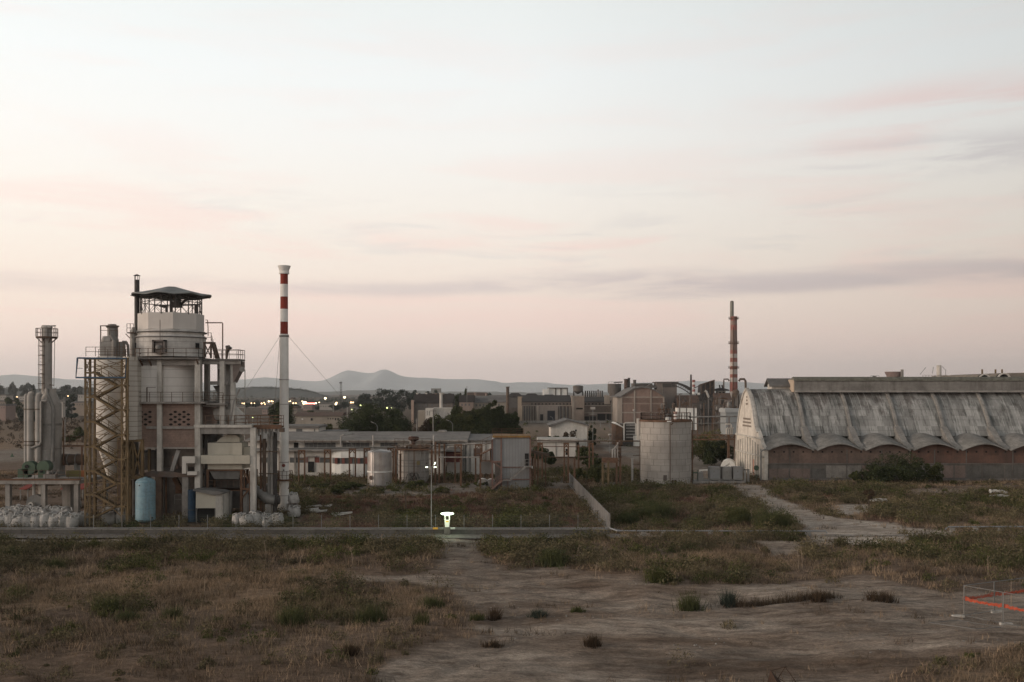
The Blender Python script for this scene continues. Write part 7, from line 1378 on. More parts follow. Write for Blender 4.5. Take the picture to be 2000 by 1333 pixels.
def big_chimney():
    Y = 505.0; x = lambda p: X(p, Y); z = lambda p: Z(p, Y); c = x(1433)
    T = thing('striped_chimney', 'tallest chimney, faded red and white bands with a narrow grey steel tip', 'chimney', (c, Y, 0))
    rd = mat('faded_red_band', (.27,.11,.09), (.21,.085,.07), scale=.25, streak=.4); wt = mat('faded_white_band', (.46,.42,.39), (.36,.33,.30), scale=.25, streak=.4); dk = mat('sooty_band', (.20,.135,.11), (.14,.10,.085), scale=.2, streak=.4, rough=.4)
    rad = lambda q: .5*(15.8-3.0*(800-q)/180)/2000*Y if q > 618 else 0
    bands = [(830, 768, wt), (768, 755, rd), (755, 745.5, wt), (745.5, 738.5, rd), (738.5, 730.5, wt), (730.5, 723, rd), (723, 715.5, wt), (715.5, 708, rd), (708, 699.5, wt), (699.5, 691.5, rd), (691.5, 684, wt), (684, 674, dk), (674, 647, dk), (647, 635, rd), (635, 628, dk), (628, 618, rd)]
    bands = [(830, 765, wt), (765, 746.5, rd), (746.5, 738, wt), (738, 731.5, rd), (731.5, 722, wt), (722, 716, rd), (716, 707.5, wt), (707.5, 699.5, rd), (699.5, 691.5, wt), (691.5, 684.5, rd), (684.5, 673, dk), (673, 645, dk), (645, 635, rd), (635, 627, dk), (627, 618.5, rd)]
    for q0, q1, m_ in bands:
        b = MB(); z0 = max(0, z(q0)); b.lathe(c, Y, [(rad(q0), z0), (rad(q1), z(q1))], 28, caps=(q1 < 619)); b.build('red_band' if m_ == rd else 'white_band' if m_ == wt else 'sooty_band', m_, T, smooth=True)
    b = MB(); b.lathe(c-.9, Y, [(.95, z(619)), (.95, z(592)), (.85, z(589)), (.5, z(588)), (.2, z(588))], 16); b.build('steel_tip', mat('tip_grey', (.17,.165,.14), (.13,.13,.11), scale=.3, rough=.5, metal=.3), T, smooth=True)
    for q in (672, 720, 624): 
        b = MB(); r = rad(q)
        b.lathe(c, Y, [(r, z(q)), (r+.8, z(q)), (r+.8, z(q)+.25), (r, z(q)+.25)], 20, caps=False); b.rail([(c+(r+.8)*math.cos(2*math.pi*i/12), Y+(r+.8)*math.sin(2*math.pi*i/12), z(q)) for i in range(13)], 1.1, 2, .09, 2); b.build('ring_gallery', rust, T)
    b = MB(); b.beam((c-.9, Y-rad(800)-.2, 0), (c-.6, Y-rad(640)-.2, z(640)), .3); b.build('ladder', rust, T)
    b = MB()
    for s in (-1, 1): b.pipe([(c+s*2.4, Y-1, z(745)), (c+s*(3 if s > 0 else 3), Y-1, z(741)), (c+s*5, Y-1, z(741)), (c+s*(5.6 if s > 0 else 5.1), Y-1, z(745)), (c+s*(5.8 if s > 0 else 5.1), Y-1, z(770))], .55 if s > 0 else .35, 8)
    b.build('side_duct', brown, T)
big_chimney()
def ruins():
    Y = 470.0; x = lambda p: X(p, Y); z = lambda p: Z(p, Y)
    T = thing('gas_arch', 'curved dark truss arch springing from the slit tower down to a black pole', 'truss', (x(1335), Y, 0)); b = MB(); pts = [(x(1312+i*3.6), Y, z(748+.0*i+13*(i/10)**2)) for i in range(11)]; b.pipe(pts, [.25+.06*i for i in range(11)], 6); b.pipe([(p[0], Y, p[2]-1.2-.1*i) for i, p in enumerate(pts)], .25, 6); [b.beam(pts[i], (pts[i+1][0], Y, pts[i+1][2]-1.3-.1*i), .15) for i in range(10)]; b.build('arch', dsteel, T); b = MB(); b.rod((x(1349.5), Y, 0), (x(1349.5), Y, z(732)), .42, n=10); b.build('pole', dsteel, T)
    T = thing('collapsed_shed', 'skeletal dark steel shed with torn roof sheets between the pole and striped chimney', 'building', (x(1383), Y, 0)); b = MB(); b.prism([(x(1370), z(752)), (x(1394), z(744)), (x(1394), z(772)), (x(1368), z(772))], 1, Y, Y+8); b.build('dark_body', mat('sooty', (.05,.04,.037), (.035,.03,.028)), T); b = MB(); b.beam((x(1367), Y-1, z(752)), (x(1395), Y-1, z(743)), .5); [b.beam((x(p), Y-1, 0), (x(p), Y-1, z(752-(p-1370)*.33)), .4) for p in (1369, 1377, 1386, 1394)]; b.beam((x(1352), Y-1, z(759)), (x(1372), Y-1, z(752)), .35); b.beam((x(1369), Y-1, z(768)), (x(1394), Y-1, z(753)), .25); b.build('frame', brown, T)
    T = thing('dome_roof', 'dark rusty domed roof on posts left of the striped chimney', 'building', (x(1410), Y, 0)); T.name = 'domed_shed'; b = MB(); b.lathe(x(1411), Y+4, [(4.2, z(764)), (3.6, z(761)), (1.5, z(758.5)), (.2, z(758))], 20); b.build('roof', droof, T); b = MB(); b.box(x(1403), x(1418), Y+1, Y+6, 0, z(764.2)); b.build('wall', bf2, T); b = MB(); [b.box(x(p), x(p+4), Y+.9, Y+1.1, z(774), z(766)) for p in (1405, 1412)]; b.build('opening', void, T); b = MB(); [b.rod((x(p), Y+4, z(760)), (x(p-1.5), Y+4, z(752)), .35, n=6) for p in (1410, 1415)]; b.build('stub_pipe', dsteel, T)
    T = thing('brown_column', 'round-topped brown steel column before the striped chimney', 'column', (x(1432), Y-6, 0)); b = MB(); b.pipe([(x(1431), Y-6, 0), (x(1431), Y-6, z(772)), (x(1432), Y-6, z(766)), (x(1436), Y-6, z(763))], [1.7, 1.7, 1.5, .9], 16); b.build('shell', brown, T, smooth=True); b = MB(); b.rod((x(1431), Y-6, z(800)), (x(1431), Y-6, z(799)), 1.9, n=16); b.build('ring', rust, T)
    T = thing('silver_duct', 'pale bent ducts rising right of the brown column beside the gable', 'duct', (x(1444), Y-8, 0)); b = MB(); b.pipe([(x(1442), Y-8, z(800)), (x(1442), Y-8, z(776)), (x(1444), Y-8, z(772)), (x(1449), Y-8, z(770))], .8, 12); b.build('tube', steel, T, smooth=True); b = MB(); b.pipe([(x(1449), Y-9, z(815)), (x(1449), Y-9, z(775)), (x(1453), Y-9, z(771))], .8, 12); b.build('second_tube', whited, T, smooth=True)
    T = thing('white_chute', 'slanting white pipe falling across the dark ruins', 'pipe', (x(1378), Y-6, 0)); b = MB(); b.pipe([(x(1372), Y-6, z(764)), (x(1375), Y-6, z(765)), (x(1382), Y-6, z(783)), (x(1384), Y-6, z(784)), (x(1384), Y-6, z(795))], .5, 8); b.build('tube', whitep, T, smooth=True); b = MB(); b.rod((x(1358), Y-6, z(770)), (x(1362), Y-6, z(770)), .6, n=8); b.build('white_nozzle', wpaint, T)
    for a, c_, q, Yb, rh, m_, rm_, lab in ((1323, 1365, 788, 455, 3.5, bf3, rooft, 'low red-brown roofed hall left of the ruins'), (1365, 1398, 783, 462, 3, bf3, droof, 'cluttered brown-roofed shed under the white pipe'), (1398, 1428, 781, 460, 3, brickf, rooft, 'brown tiled shed in front of the domed one'), (1418, 1452, 806, 330, 1.2, mat('blue_grey_wall', (.22,.235,.235)), mat('blue_grey_roof', (.3,.315,.315)), 'long low blue-grey shed just left of the white gable'), (1418, 1430, 800, 400, .5, bf2, concl, 'pale small block behind the blue-grey shed')):
        block('plant_shed', lab, Yb, a, c_, q, None, 9, m_, rm_, rh, 'x' if rh > 2 else None, [(a+3+k*8, a+6+k*8, q+3, q+9) for k in range(3)] if rh > 2 else ())
    for a, c_, lab in ((1323, 1340, 'left of the two white sheet tanks above the silo rim'), (1342, 1354, 'middle white sheet tank above the silo rim'), (1357, 1361, 'narrow white pillar right of the two white sheet tanks')):
        Yb = 380; t = thing('white_tank_box', lab, 'tank', (X((a+c_)/2, Yb), Yb, 0), 'white sheet tanks'); b = MB(); b.box(X(a, Yb), X(c_, Yb), Yb, Yb+5, 0, Z(797, Yb)); b.build('shell', wpaint, t); b = MB(); b.box(X(a, Yb)-.1, X(c_, Yb)+.1, Yb-.1, Yb+5.1, Z(797, Yb), Z(796, Yb)); b.build('lid', rooft, t)
    Yb = 300; t = thing('long_white_pipe', 'long pale overhead pipe running from the silo rim to the white gable', 'pipe', (X(1400, Yb), Yb, 0)); b = MB(); b.pipe([(X(1345, Yb), Yb, Z(815, Yb)), (X(1444, Yb), Yb, Z(813.5, Yb))], .22, 8); b.pipe([(X(1345, Yb), Yb, Z(828, Yb)), (X(1444, Yb), Yb, Z(826, Yb))], .12, 8); b.build('tube', steel, t); b = MB(); [b.beam((X(p, Yb), Yb, 0), (X(p, Yb), Yb, Z(814, Yb)), .2) for p in (1362, 1391, 1424)]; b.build('support', rust, t)
    RIS = ['just right of the slit tower', 'over the first white sheet tank', 'over the gap between the white sheet tanks', 'beside the narrow white pillar', 'below the black pole', 'left of the torn dark shed', 'in front of the torn dark shed', 'under the slanting white pipe', 'right of the torn dark shed', 'left of the domed shed', 'in front of the domed shed', 'left of the brown column', 'touching the brown column']
    for i in range(26):
        px = 1324+i*4.7+rnd.uniform(-1.5, 1.5); Yb = rnd.uniform(340, 440); q = rnd.uniform(768, 806)
        if i % 2: t = thing('pipe_riser', f'{("grey", "brown")[(i//2) % 2]} {("short", "tall")[q < 786]} pipe riser {RIS[i//2]}', 'pipe', (X(px, Yb), Yb, 0), 'pipe risers in the ruined plant'); b = MB(); b.rod((X(px, Yb), Yb, 0), (X(px, Yb), Yb, Z(q, Yb)), .22, n=6); b.build('tube', (concd, brown)[(i//2) % 2], t); b = MB(); b.beam((X(px, Yb), Yb, Z(q, Yb)), (X(px+5, Yb), Yb, Z(q+.5, Yb)), .3); b.build('crossarm', (concd, brown)[(i//2) % 2], t)
    T = thing('striped_chimney', 'tiny far red and white chimney on the skyline right of the black pole', 'chimney', (X(1355, 1300), 1300, 0)); Yc = 1300
    for i, m_ in enumerate((wpaint, redp, wpaint, redp, wpaint, redp)): b = MB(); b.lathe(X(1355, Yc), Yc, [(1.9, max(0, Z(770-i*4.6, Yc))), (1.85, Z(765.4-i*4.6, Yc))], 14); b.build('white_band' if i % 2 == 0 else 'red_band', m_, T)
    for (a, c_, top, Yq, lab), sd in zip(((1326, 1350, 776, 425, 'rusty open process frame full of pipes below the black pole'), (1366, 1392, 770, 432, 'dark open process frame full of pipes under the torn shed'), (1396, 1420, 776, 420, 'brown open process frame with vessels below the domed shed'), (1418, 1446, 786, 410, 'low tangled pipe frame left of the white gable'), (1288, 1322, 790, 440, 'rusty pipe frame at the foot of the slit tower')), range(5)):
        r = random.Random(sd+40); t = thing('pipe_gantry', lab, 'pipe frame', (X((a+c_)/2, Yq), Yq, 0), 'process frames in the ruined plant'); x0, x1, zt = X(a, Yq), X(c_, Yq), Z(top, Yq)
        b = MB(); [b.beam((x0+(x1-x0)*i/4, Yq+dy, 0), (x0+(x1-x0)*i/4, Yq+dy, zt*r.uniform(.8, 1)), .28) for i in range(5) for dy in (0, 4)]; [b.beam((x0, Yq+dy, zt*k/4), (x1, Yq+dy, zt*k/4), .3) for k in (1, 2, 3) for dy in (0, 4)]; b.build('frame', (rust, dsteel, brown, rust, rust)[sd], t)
        b = MB(); [b.box(x0+.3, x1-.3, Yq+.3, Yq+3.8, zt*k/4-.1, zt*k/4+.1) for k in (1, 2, 3)]; b.build('floor', brown, t)
        for k in range(5): px_ = r.uniform(x0+1, x1-1); zz = zt*r.choice((0, .25, .5, .75)); b = MB(); rr = r.uniform(.4, 1.0); b.lathe(px_, Yq+2, [(rr*.5, zz+.15), (rr, zz+.6), (rr, zz+r.uniform(1.4, 2.6)), (rr*.3, zz+2.9)], 12); b.build('vessel', r.choice((concd, steel, brown, dsteel)), t)
        for k in range(9):
            p = Vector((r.uniform(x0, x1), Yq-.3, r.uniform(.5, zt))); pts = [p]
            for j in range(4): d = r.choice(((r.uniform(-4, 4), 0, 0), (0, 0, r.uniform(-2.5, 2.5)))); pts.append(pts[-1]+Vector(d))
            b = MB(); b.pipe([(min(max(q.x, x0), x1), q.y-.05*k, max(.3, min(q.z, zt+1.5))) for q in pts], r.uniform(.10, .28), 6); b.build('pipe_run', r.choice((steel, brown, concd, dsteel, rust)), t)
    # piers and white building seen left of the silo
    T = thing('louvred_plant', 'rusty and white frame building with pale horizontal louvres beside the silo', 'building', (X(1228, 270), 270, 0)); Yd = 270; xd = lambda p: X(p, Yd); zd = lambda p: Z(p, Yd)
    b = MB(); b.box(xd(1202), xd(1216), Yd, Yd+10, 0, zd(830)); b.build('rusty_wall', rust, T); b = MB(); b.prism([(xd(1201), zd(828)), (xd(1217), zd(836)), (xd(1217), zd(834)), (xd(1204), zd(826))], 1, Yd-.5, Yd+10); b.build('white_roof', wpaint, T); b = MB(); b.pipe([(xd(1218), Yd-1, zd(862)), (xd(1218), Yd-1, zd(828)), (xd(1221), Yd-1, zd(826)), (xd(1239), Yd-1, zd(826)), (xd(1241), Yd-1, zd(829)), (xd(1241), Yd-1, zd(850))], .2, 6); b.build('white_pipe_frame', whitep, T)
    b = MB(); [b.box(xd(1224), xd(1250), Yd+1, Yd+1.3, zd(q+2.4), zd(q)) for q in (830, 836, 842, 848, 854)]; b.build('louvre', whited, T); b = MB(); b.box(xd(1217), xd(1252), Yd+2, Yd+8, 0, zd(829)); b.build('shaded_core', concd, T); b = MB(); b.box(xd(1236), xd(1252), Yd-3, Yd-1, 0, zd(851)); b.build('white_annex', wpaint, T)
ruins()
# ================================================================ foreground: road edge, fences, bags, lamps
def kerb_wall():
    T = thing('low_wall', 'long low concrete wall with a pale coping along the inner edge of the road', 'wall', (-20, 103, 0))
    xs = [X(-60, 103)+i*(X(1190, 103)-X(-60, 103))/24 for i in range(25)]
    for i in range(24):
        b = MB(); b.box(xs[i]+.012, xs[i+1]-.012, 102.75, 103.0, -.1, .42); b.build('wall_panel', mat('kerb_dark', (.095,.09,.083), (.065,.062,.057), scale=1, dirt=.3) if i % 3 else mat('kerb_grey', (.11,.106,.098), (.08,.077,.07), scale=1, dirt=.3), T)
    b = MB(); [b.box(xs[i]+.02, xs[i+1]-.02, 102.68, 103.08, .425, .50+.015*(i % 3)) for i in range(24)]; b.build('coping', mat('coping_grey', (.24,.23,.21), (.15,.145,.13), scale=1.3, dirt=.5), T)
    b = MB(); b.pipe([(xs[0], 102.62, .62), (xs[-1], 102.62, .62), (xs[-1]+1.2, 102.3, .40)], .045, 6); [b.beam((xs[i], 102.66, .5), (xs[i], 102.66, .62), .05) for i in range(25)]; b.build('pipe_rail', galv, T)
    G_ = thing('guard_rail', 'low galvanised pipe rail on small concrete blocks along the road, centre to right', 'railing', (X(1400, 102), 102, 0)); x0, x1 = X(1205, 102), X(1612, 102)
    b = MB(); b.pipe([(X(1190, 103), 102.6, .62), (x0, 102, .42), (x1, 101.8, .42), (x1+.1, 101.8, .2)], .07, 8); b.build('tube', mat('rail_galv', (.25,.26,.265), (.20,.21,.215), rough=.45, metal=.3), G_)
    for p in (1257, 1296, 1343, 1388, 1435, 1484, 1532, 1578): b = MB(); b.prism([(X(p, 102)-.28, -.1), (X(p, 102)+.28, -.1), (X(p, 102)+.2, .32), (X(p, 102)-.2, .32)], 1, 101.75, 102.15); b.build('block', conc, G_)
    G2 = thing('guard_rail', 'low galvanised pipe rail at the far right edge of the road', 'railing', (X(1930, 105), 105, 0)); b = MB(); b.pipe([(X(1846, 105), 105, .15), (X(1852, 105), 105, .42), (X(2080, 105), 105.3, .42)], .07, 8); b.build('tube', MATS['rail_galv'], G2)
    for p in (1860, 1905, 1955, 2010): b = MB(); b.prism([(X(p, 105)-.28, -.1), (X(p, 105)+.28, -.1), (X(p, 105)+.2, .32), (X(p, 105)-.2, .32)], 1, 104.8, 105.2); b.build('block', conc, G2)
    # white line on the track where the gates would be
    o = MB().box(X(1610, 102), X(1800, 102), 101.7, 102.0, -.05, .03).build('kerb_strip', mat('kerb_pale', (.30,.285,.26), (.2,.19,.17), scale=1, dirt=.4)); tag(o, 'long flush whitish kerb strip crossing the mouth of the dirt road', 'kerb')
    # pale road strip
    V = []; n = 80
    xs = np.linspace(X(-80, 101), X(1215, 101), n)
    for y in (99.6, 102.5): V += [(x_, y+.25*math.sin(x_*.6), .02+max(0, gh(x_, y))+.0) for x_ in xs]
    b = MB(); b.add(V, [(i, i+1, n+i+1, n+i) for i in range(n-1)]); o = b.build('road', mat('road_concrete', (.19,.175,.155), (.12,.11,.098), scale=.5, dirt=.5)); o['kind'] = 'structure'
    # mesh fence behind the wall
    F_ = thing('wire_fence', 'thin wire fence on slim posts running behind the low wall', 'fence', (-15, 104.2, 0)); b = MB(); p = X(-40, 104.2)
    while p < X(1186, 104.2): b.beam((p, 104.2, 0), (p, 104.2, 1.75), .045); p += 2.9
    b.build('post', galv, F_); b = MB(); [b.beam((X(-40, 104.2), 104.2, .12+i*.16), (X(1186, 104.2), 104.2, .12+i*.16), .011) for i in range(11)]; b.build('wire_mesh', mat('wire_green', (.10,.12,.10)), F_)
    # diagonal panel wall
    a = GP(1112, 946); c = GP(1191, 1037); A = Vector((*a, 0)); B = Vector((*c, 0)); n = 22
    W_ = thing('panel_wall', 'grey ribbed panel wall running away diagonally across the yard', 'wall', ((a[0]+c[0])/2, (a[1]+c[1])/2, 0)); pm = mat('panel_grey', (.17,.165,.158), (.13,.126,.12), scale=.6, streak=.35)
    for i in range(n):
        p = A.lerp(B, i/n); q = A.lerp(B, (i+1)/n-.002); b = MB(); b.beam((p.x, p.y, .9), (q.x, q.y, .9), .08, 1.62); b.build('panel', pm, W_)
        b = MB(); b.beam((q.x, q.y, 0), (q.x, q.y, 1.76), .12); b.build('post', conc, W_)
    b = MB(); b.beam((A.x, A.y, .05), (B.x, B.y, .05), .5, .12); b.build('footing', conc, W_)
kerb_wall()
def lamps():
    led = lambda s: mat('lamp_glow%d' % s, (.9,.95,.8), emit=((.86,1,.74), s))
    Y = 103.8; x = lambda p: X(p, Y); z = lambda p: Z(p, Y)
    T = thing('light_mast', 'slim grey light mast with a crossbar of small floodlights behind the low wall', 'lamp', (x(842.5), Y, 0))
    b = MB(); b.rod((x(842.5), Y, 0), (x(842.5), Y, z(912)), .05, .035, n=8); b.build('pole', galv, T); b = MB(); b.beam((x(833), Y, z(912)), (x(851), Y, z(912)), .05); b.beam((x(847), Y, z(912)), (x(851), Y, z(904)), .03); b.build('crossbar', galv, T)
    b = MB(); b.pipe([(x(842.5), Y, z(1027)), (x(846), Y, z(1028)), (x(849), Y, z(1032)), (x(849.5), Y, z(1037))], .03, 5); b.build('hoop_cable', galv, T)
    for p, q in ((833.5, 912.5), (850, 912.5)): b = MB(); b.box(x(p)-.12, x(p)+.12, Y-.15, Y-.03, z(q)-.06, z(q)+.04); b.build('floodlight', led(3), T)
    b = MB(); b.beam((x(848.3), Y-.1, z(908)), (x(850.6), Y-.1, z(903)), .09); b.build('tube_lamp', led(3), T); b = MB(); b.box(x(832.5), x(835), Y-.2, Y, z(907.5), z(903.5)); b.build('dark_spotlight', dsteel, T)
    Y = 102.2; x = lambda p: X(p, Y); z = lambda p: Z(p, Y)
    T = thing('lit_pillar', 'small white service pillar under a glowing greenish-white lamp disc beside the road', 'lamp', (x(873), Y, 0))
    b = MB(); b.box(x(870)-.12, x(877)+.12, Y-.2, Y+.2, -.1, z(1030)); b.build('dark_plinth', concd, T)
    b = MB(); b.prism([(x(869.2), z(1029.5)), (x(877.6), z(1029.5)), (x(878.2), z(1016)), (x(868.4), z(1016))], 1, Y-.18, Y+.18); b.build('white_body', mat('pillar_white', (.75,.76,.70), rough=.4), T)
    b = MB(); b.box(x(870.8), x(876.4), Y-.2, Y-.18, z(1019.5), z(1017.5)); b.build('yellow_label', mat('label_yellow', (.75,.45,.03)), T)
    b = MB(); [b.box(x(p)-.06, x(p)+.06, Y-.1, Y+.1, z(1016), z(1005.5)) for p in (869.3, 877.7)]; b.box(x(869), x(878), Y-.08, Y+.08, z(1008), z(1006.5)); b.build('bracket', MATS['pillar_white'], T)
    b = MB(); b.lathe(x(873.6), Y, [(.3, z(1001.6)), (.64, z(1002.8)), (.66, z(1004)), (.55, z(1005.2)), (.2, z(1005.4))], 28); b.build('lamp_disc', mat('disc_glow', (.9,1,.85), emit=((.80,1,.74), 4)), T, smooth=True)
    L = bpy.data.lights.new('pillar_lamp', 'POINT'); L.energy = 80; L.color = (.75,1,.65); L.shadow_soft_size = .3; o = bpy.data.objects.new('pillar_lamp', L); COL.objects.link(o); o.location = (x(873.6), Y-1.7, z(1006))
    for px in (850.5, 884): t = tag(MB().box(X(px, 102.5)-.25, X(px, 102.5)+.25, 102.35, 102.6, .52, .68).build('rail_marker', mat('marker_orange', (.55,.30,.05)) if px < 860 else wpaint), 'small orange marker clipped on the road rail beside the lit pillar' if px < 860 else 'small white marker clipped on the road rail right of the lit pillar', 'marker')
    t = thing('wooden_post', 'lone weathered wooden post standing in the reddish yard', 'post', (*GP(793, 1001), 0)); a = GP(793, 1001); b = MB(); b.beam((a[0], a[1], 0), (a[0]-.05, a[1], 2.5), .16); b.build('shaft', wood, t); b = MB(); b.box(a[0]-.2, a[0]+.2, a[1]-.2, a[1]+.2, -.1, .08); b.build('footing', conc, t)
    t = thing('dead_sapling', 'small leafless post-like sapling beside the dirt road at the right', 'tree', (*GP(1697, 1000), 0)); a = GP(1697, 1000); b = MB(); b.rod((a[0], a[1], 0), (a[0], a[1], 1.9), .09, .05, n=6); b.build('trunk', bark, t); c = crown_mesh('crown', LF['brown'], 1.5, 1.5, 1.3, 'round', .14, 12, 40, 5); c.location = (0, 0, 0); c.parent = t
    # tall thin mast before gabled house and street lamps in the yard
    for px, q, Y, hd, lab in ((1158, 800, 214, 'flood', 'tall lamp mast right of the gabled house'), (1143, 863, 232, 'lamp', 'short street lamp behind the valve stand'), (1191, 852, 240, 'lamp', 'street lamp with a round head left of the silo'), (1238, 804, 300, 'lamp', 'street lamp in front of the brick hall'), (884, 829, 192, 'arm', 'curved street lamp standing behind the workshop roof'), (737, 833, 190, 'arm', 'curved street lamp before the big dark trees'), (1080, 818, 420, 'arm', 'street lamp against the factory door'), (1173, 825, 400, 'arm', 'double-headed road lamp before the factory, left'), (1190, 824, 400, 'arm', 'double-headed road lamp before the factory, right'), (598, 875, 168, 'arm', 'little lamp on the workshop canopy left'), (690, 872, 168, 'arm', 'little lamp on the workshop canopy over the bowed wall')):
        t = thing('street_lamp', lab, 'street lamp', (X(px, Y), Y, 0), 'unlit street lamps'); w = max(.05, Y*.00026); b = MB(); h = Z(q, Y); b.rod((X(px, Y), Y, 0), (X(px, Y), Y, h), w, w*.7, n=6); b.build('pole', galv, t)
        b = MB()
        if hd == 'arm': b.pipe([(X(px, Y), Y, h), (X(px, Y)-.35, Y, h+.5), (X(px, Y)-.9, Y, h+.75)], w*.8, 6); b.build('arm', galv, t); b = MB(); b.beam((X(px, Y)-.7, Y, h+.65), (X(px, Y)-1.2, Y, h+.85), .2, .1)
        elif hd == 'lamp': b.lathe(X(px, Y), Y, [(.15, h), (.4, h+.2), (.35, h+.5), (.1, h+.6)], 12)
        else: b.box(X(px, Y)-.5, X(px, Y)+.5, Y-.2, Y+.2, h, h+.5); b.beam((X(px, Y)-.8, Y, h-1), (X(px, Y)+.8, Y, h-1), .12)
        b.build('lamp_head', whited, t)
lamps()
# ---------------------------------------------------------------- big bags
def bag_mesh(seed, open_=False):
    r = random.Random(seed); n = 20; prof = [(.44, 0), (.50, .06), (.53, .35), (.51, .65), (.47, .86), (.42, .97), (.30, 1.0), (.16, 1.04), (.22, 1.17), (.30, 1.22)]
    V = []
    ph = r.uniform(0, 6)
    for j, (rr, z) in enumerate(prof):
        for i in range(n):
            a = 2*math.pi*i/n; sq = 1/max(abs(math.cos(a)), abs(math.sin(a)))**.45; fold = 1+.06*math.sin(a*5+ph+z*3)+.05*math.sin(a*9+z*9+ph*2)+(.22*math.sin(a*3+ph*2) if z > .95 else 0)+r.uniform(-.03, .03)
            V.append((rr*sq*fold*math.cos(a)+.08*z*math.sin(ph), rr*sq*fold*math.sin(a), z*(1+(.09*math.sin(a*2+ph)+r.uniform(-.03, .03))*(z > .5))))
    F = [(j*n+i, j*n+(i+1)%n, (j+1)*n+(i+1)%n, (j+1)*n+i) for j in range(len(prof)-1) for i in range(n)]+[tuple(range(n))[::-1], tuple(range((len(prof)-1)*n, len(prof)*n))]
    b = MB(); b.add(V, F); return b
bags = []
def bag(px, Y, lab, sc=1, z=0, tilt=0, grp='white bulk bags in the yard'):
    s = len(bags); k = s % 4
    if s < 4:
        t = thing('bulk_bag', lab, 'bag', (0, 0, 0), grp); bag_mesh(s+3).build('sack', bagm, t, smooth=True)
        b = MB(); [b.pipe([(dx*.4, dy*.4, .92), (dx*.36, dy*.36, 1.14), (dx*.10, dy*.34, 1.2), (-dx*.02, dy*.38, 1.0)], .03, 5) for dx in (-1, 1) for dy in (-1, 1)]; b.build('lifting_loop', mat('strap', (.5,.5,.48)), t); bags.append(t)
    else: t = dup(bags[k], (0, 0, 0), lab); bags.append(t)
    t.location = (X(px, Y), Y, z); t.rotation_euler = (tilt, 0, s*1.7); q = random.Random(s); t.scale = (sc*q.uniform(.9, 1.12), sc*q.uniform(.9, 1.12), sc*q.uniform(.84, 1.1)); t.rotation_euler = (tilt+q.uniform(-.07, .07), q.uniform(-.09, .09), s*1.7)
names = ['far left edge', 'second from the left edge', 'third along', 'fourth along', 'fifth along', 'sixth along', 'seventh along', 'eighth along', 'at the right end']
for i in range(9): bag(5+i*16.8, 108.2, f'white bulk bag in the front row under the platform, {names[i]}', 1.3, tilt=.05*((i % 3)-1))
for i in range(8): bag(-3+i*19, 109.5, f'white bulk bag in the back row under the platform, {names[i] if i < 7 else "last"}', 1.28, .42, tilt=.04*((i % 3)-1))
bag(164, 109.8, 'lone white bulk bag beside the left leg of the stair tower', 1.1)
for px, Y, sc, lab in ((466, 108.8, 1.2, 'white bulk bag left of the group by the chimney'), (482, 108.4, 1.15, 'white bulk bag second in the group by the chimney'), (498, 109.2, 1.2, 'white bulk bag tallest in the middle of the chimney group'), (514, 109.6, 1.05, 'greyish bulk bag behind the slumped one by the chimney'), (530, 109.8, 1.05, 'grey bulk bag just left of the chimney foot'), (543, 109.4, 1.0, 'bright crumpled bulk bag right of the chimney group'), (574, 117, 1.25, 'grey bulk bag standing right of the chimney')): bag(px, Y, lab, sc)
bag(520, 108.0, 'slumped open bulk bag lying before the others', .72)
bag(574.5, 117, 'grey bulk bag stacked on top of another right of the chimney', 1.1, 1.55)
for i, (px, Y) in enumerate(((213, 111), (222, 111.5), (238, 111), (147, 126))): bag(px, Y, ('grey sack heap under the stair tower, left', 'grey sack heap under the stair tower, middle', 'grey sack heap under the stair tower, right', 'pale torn sack seen beyond the platform')[i], 1.3)
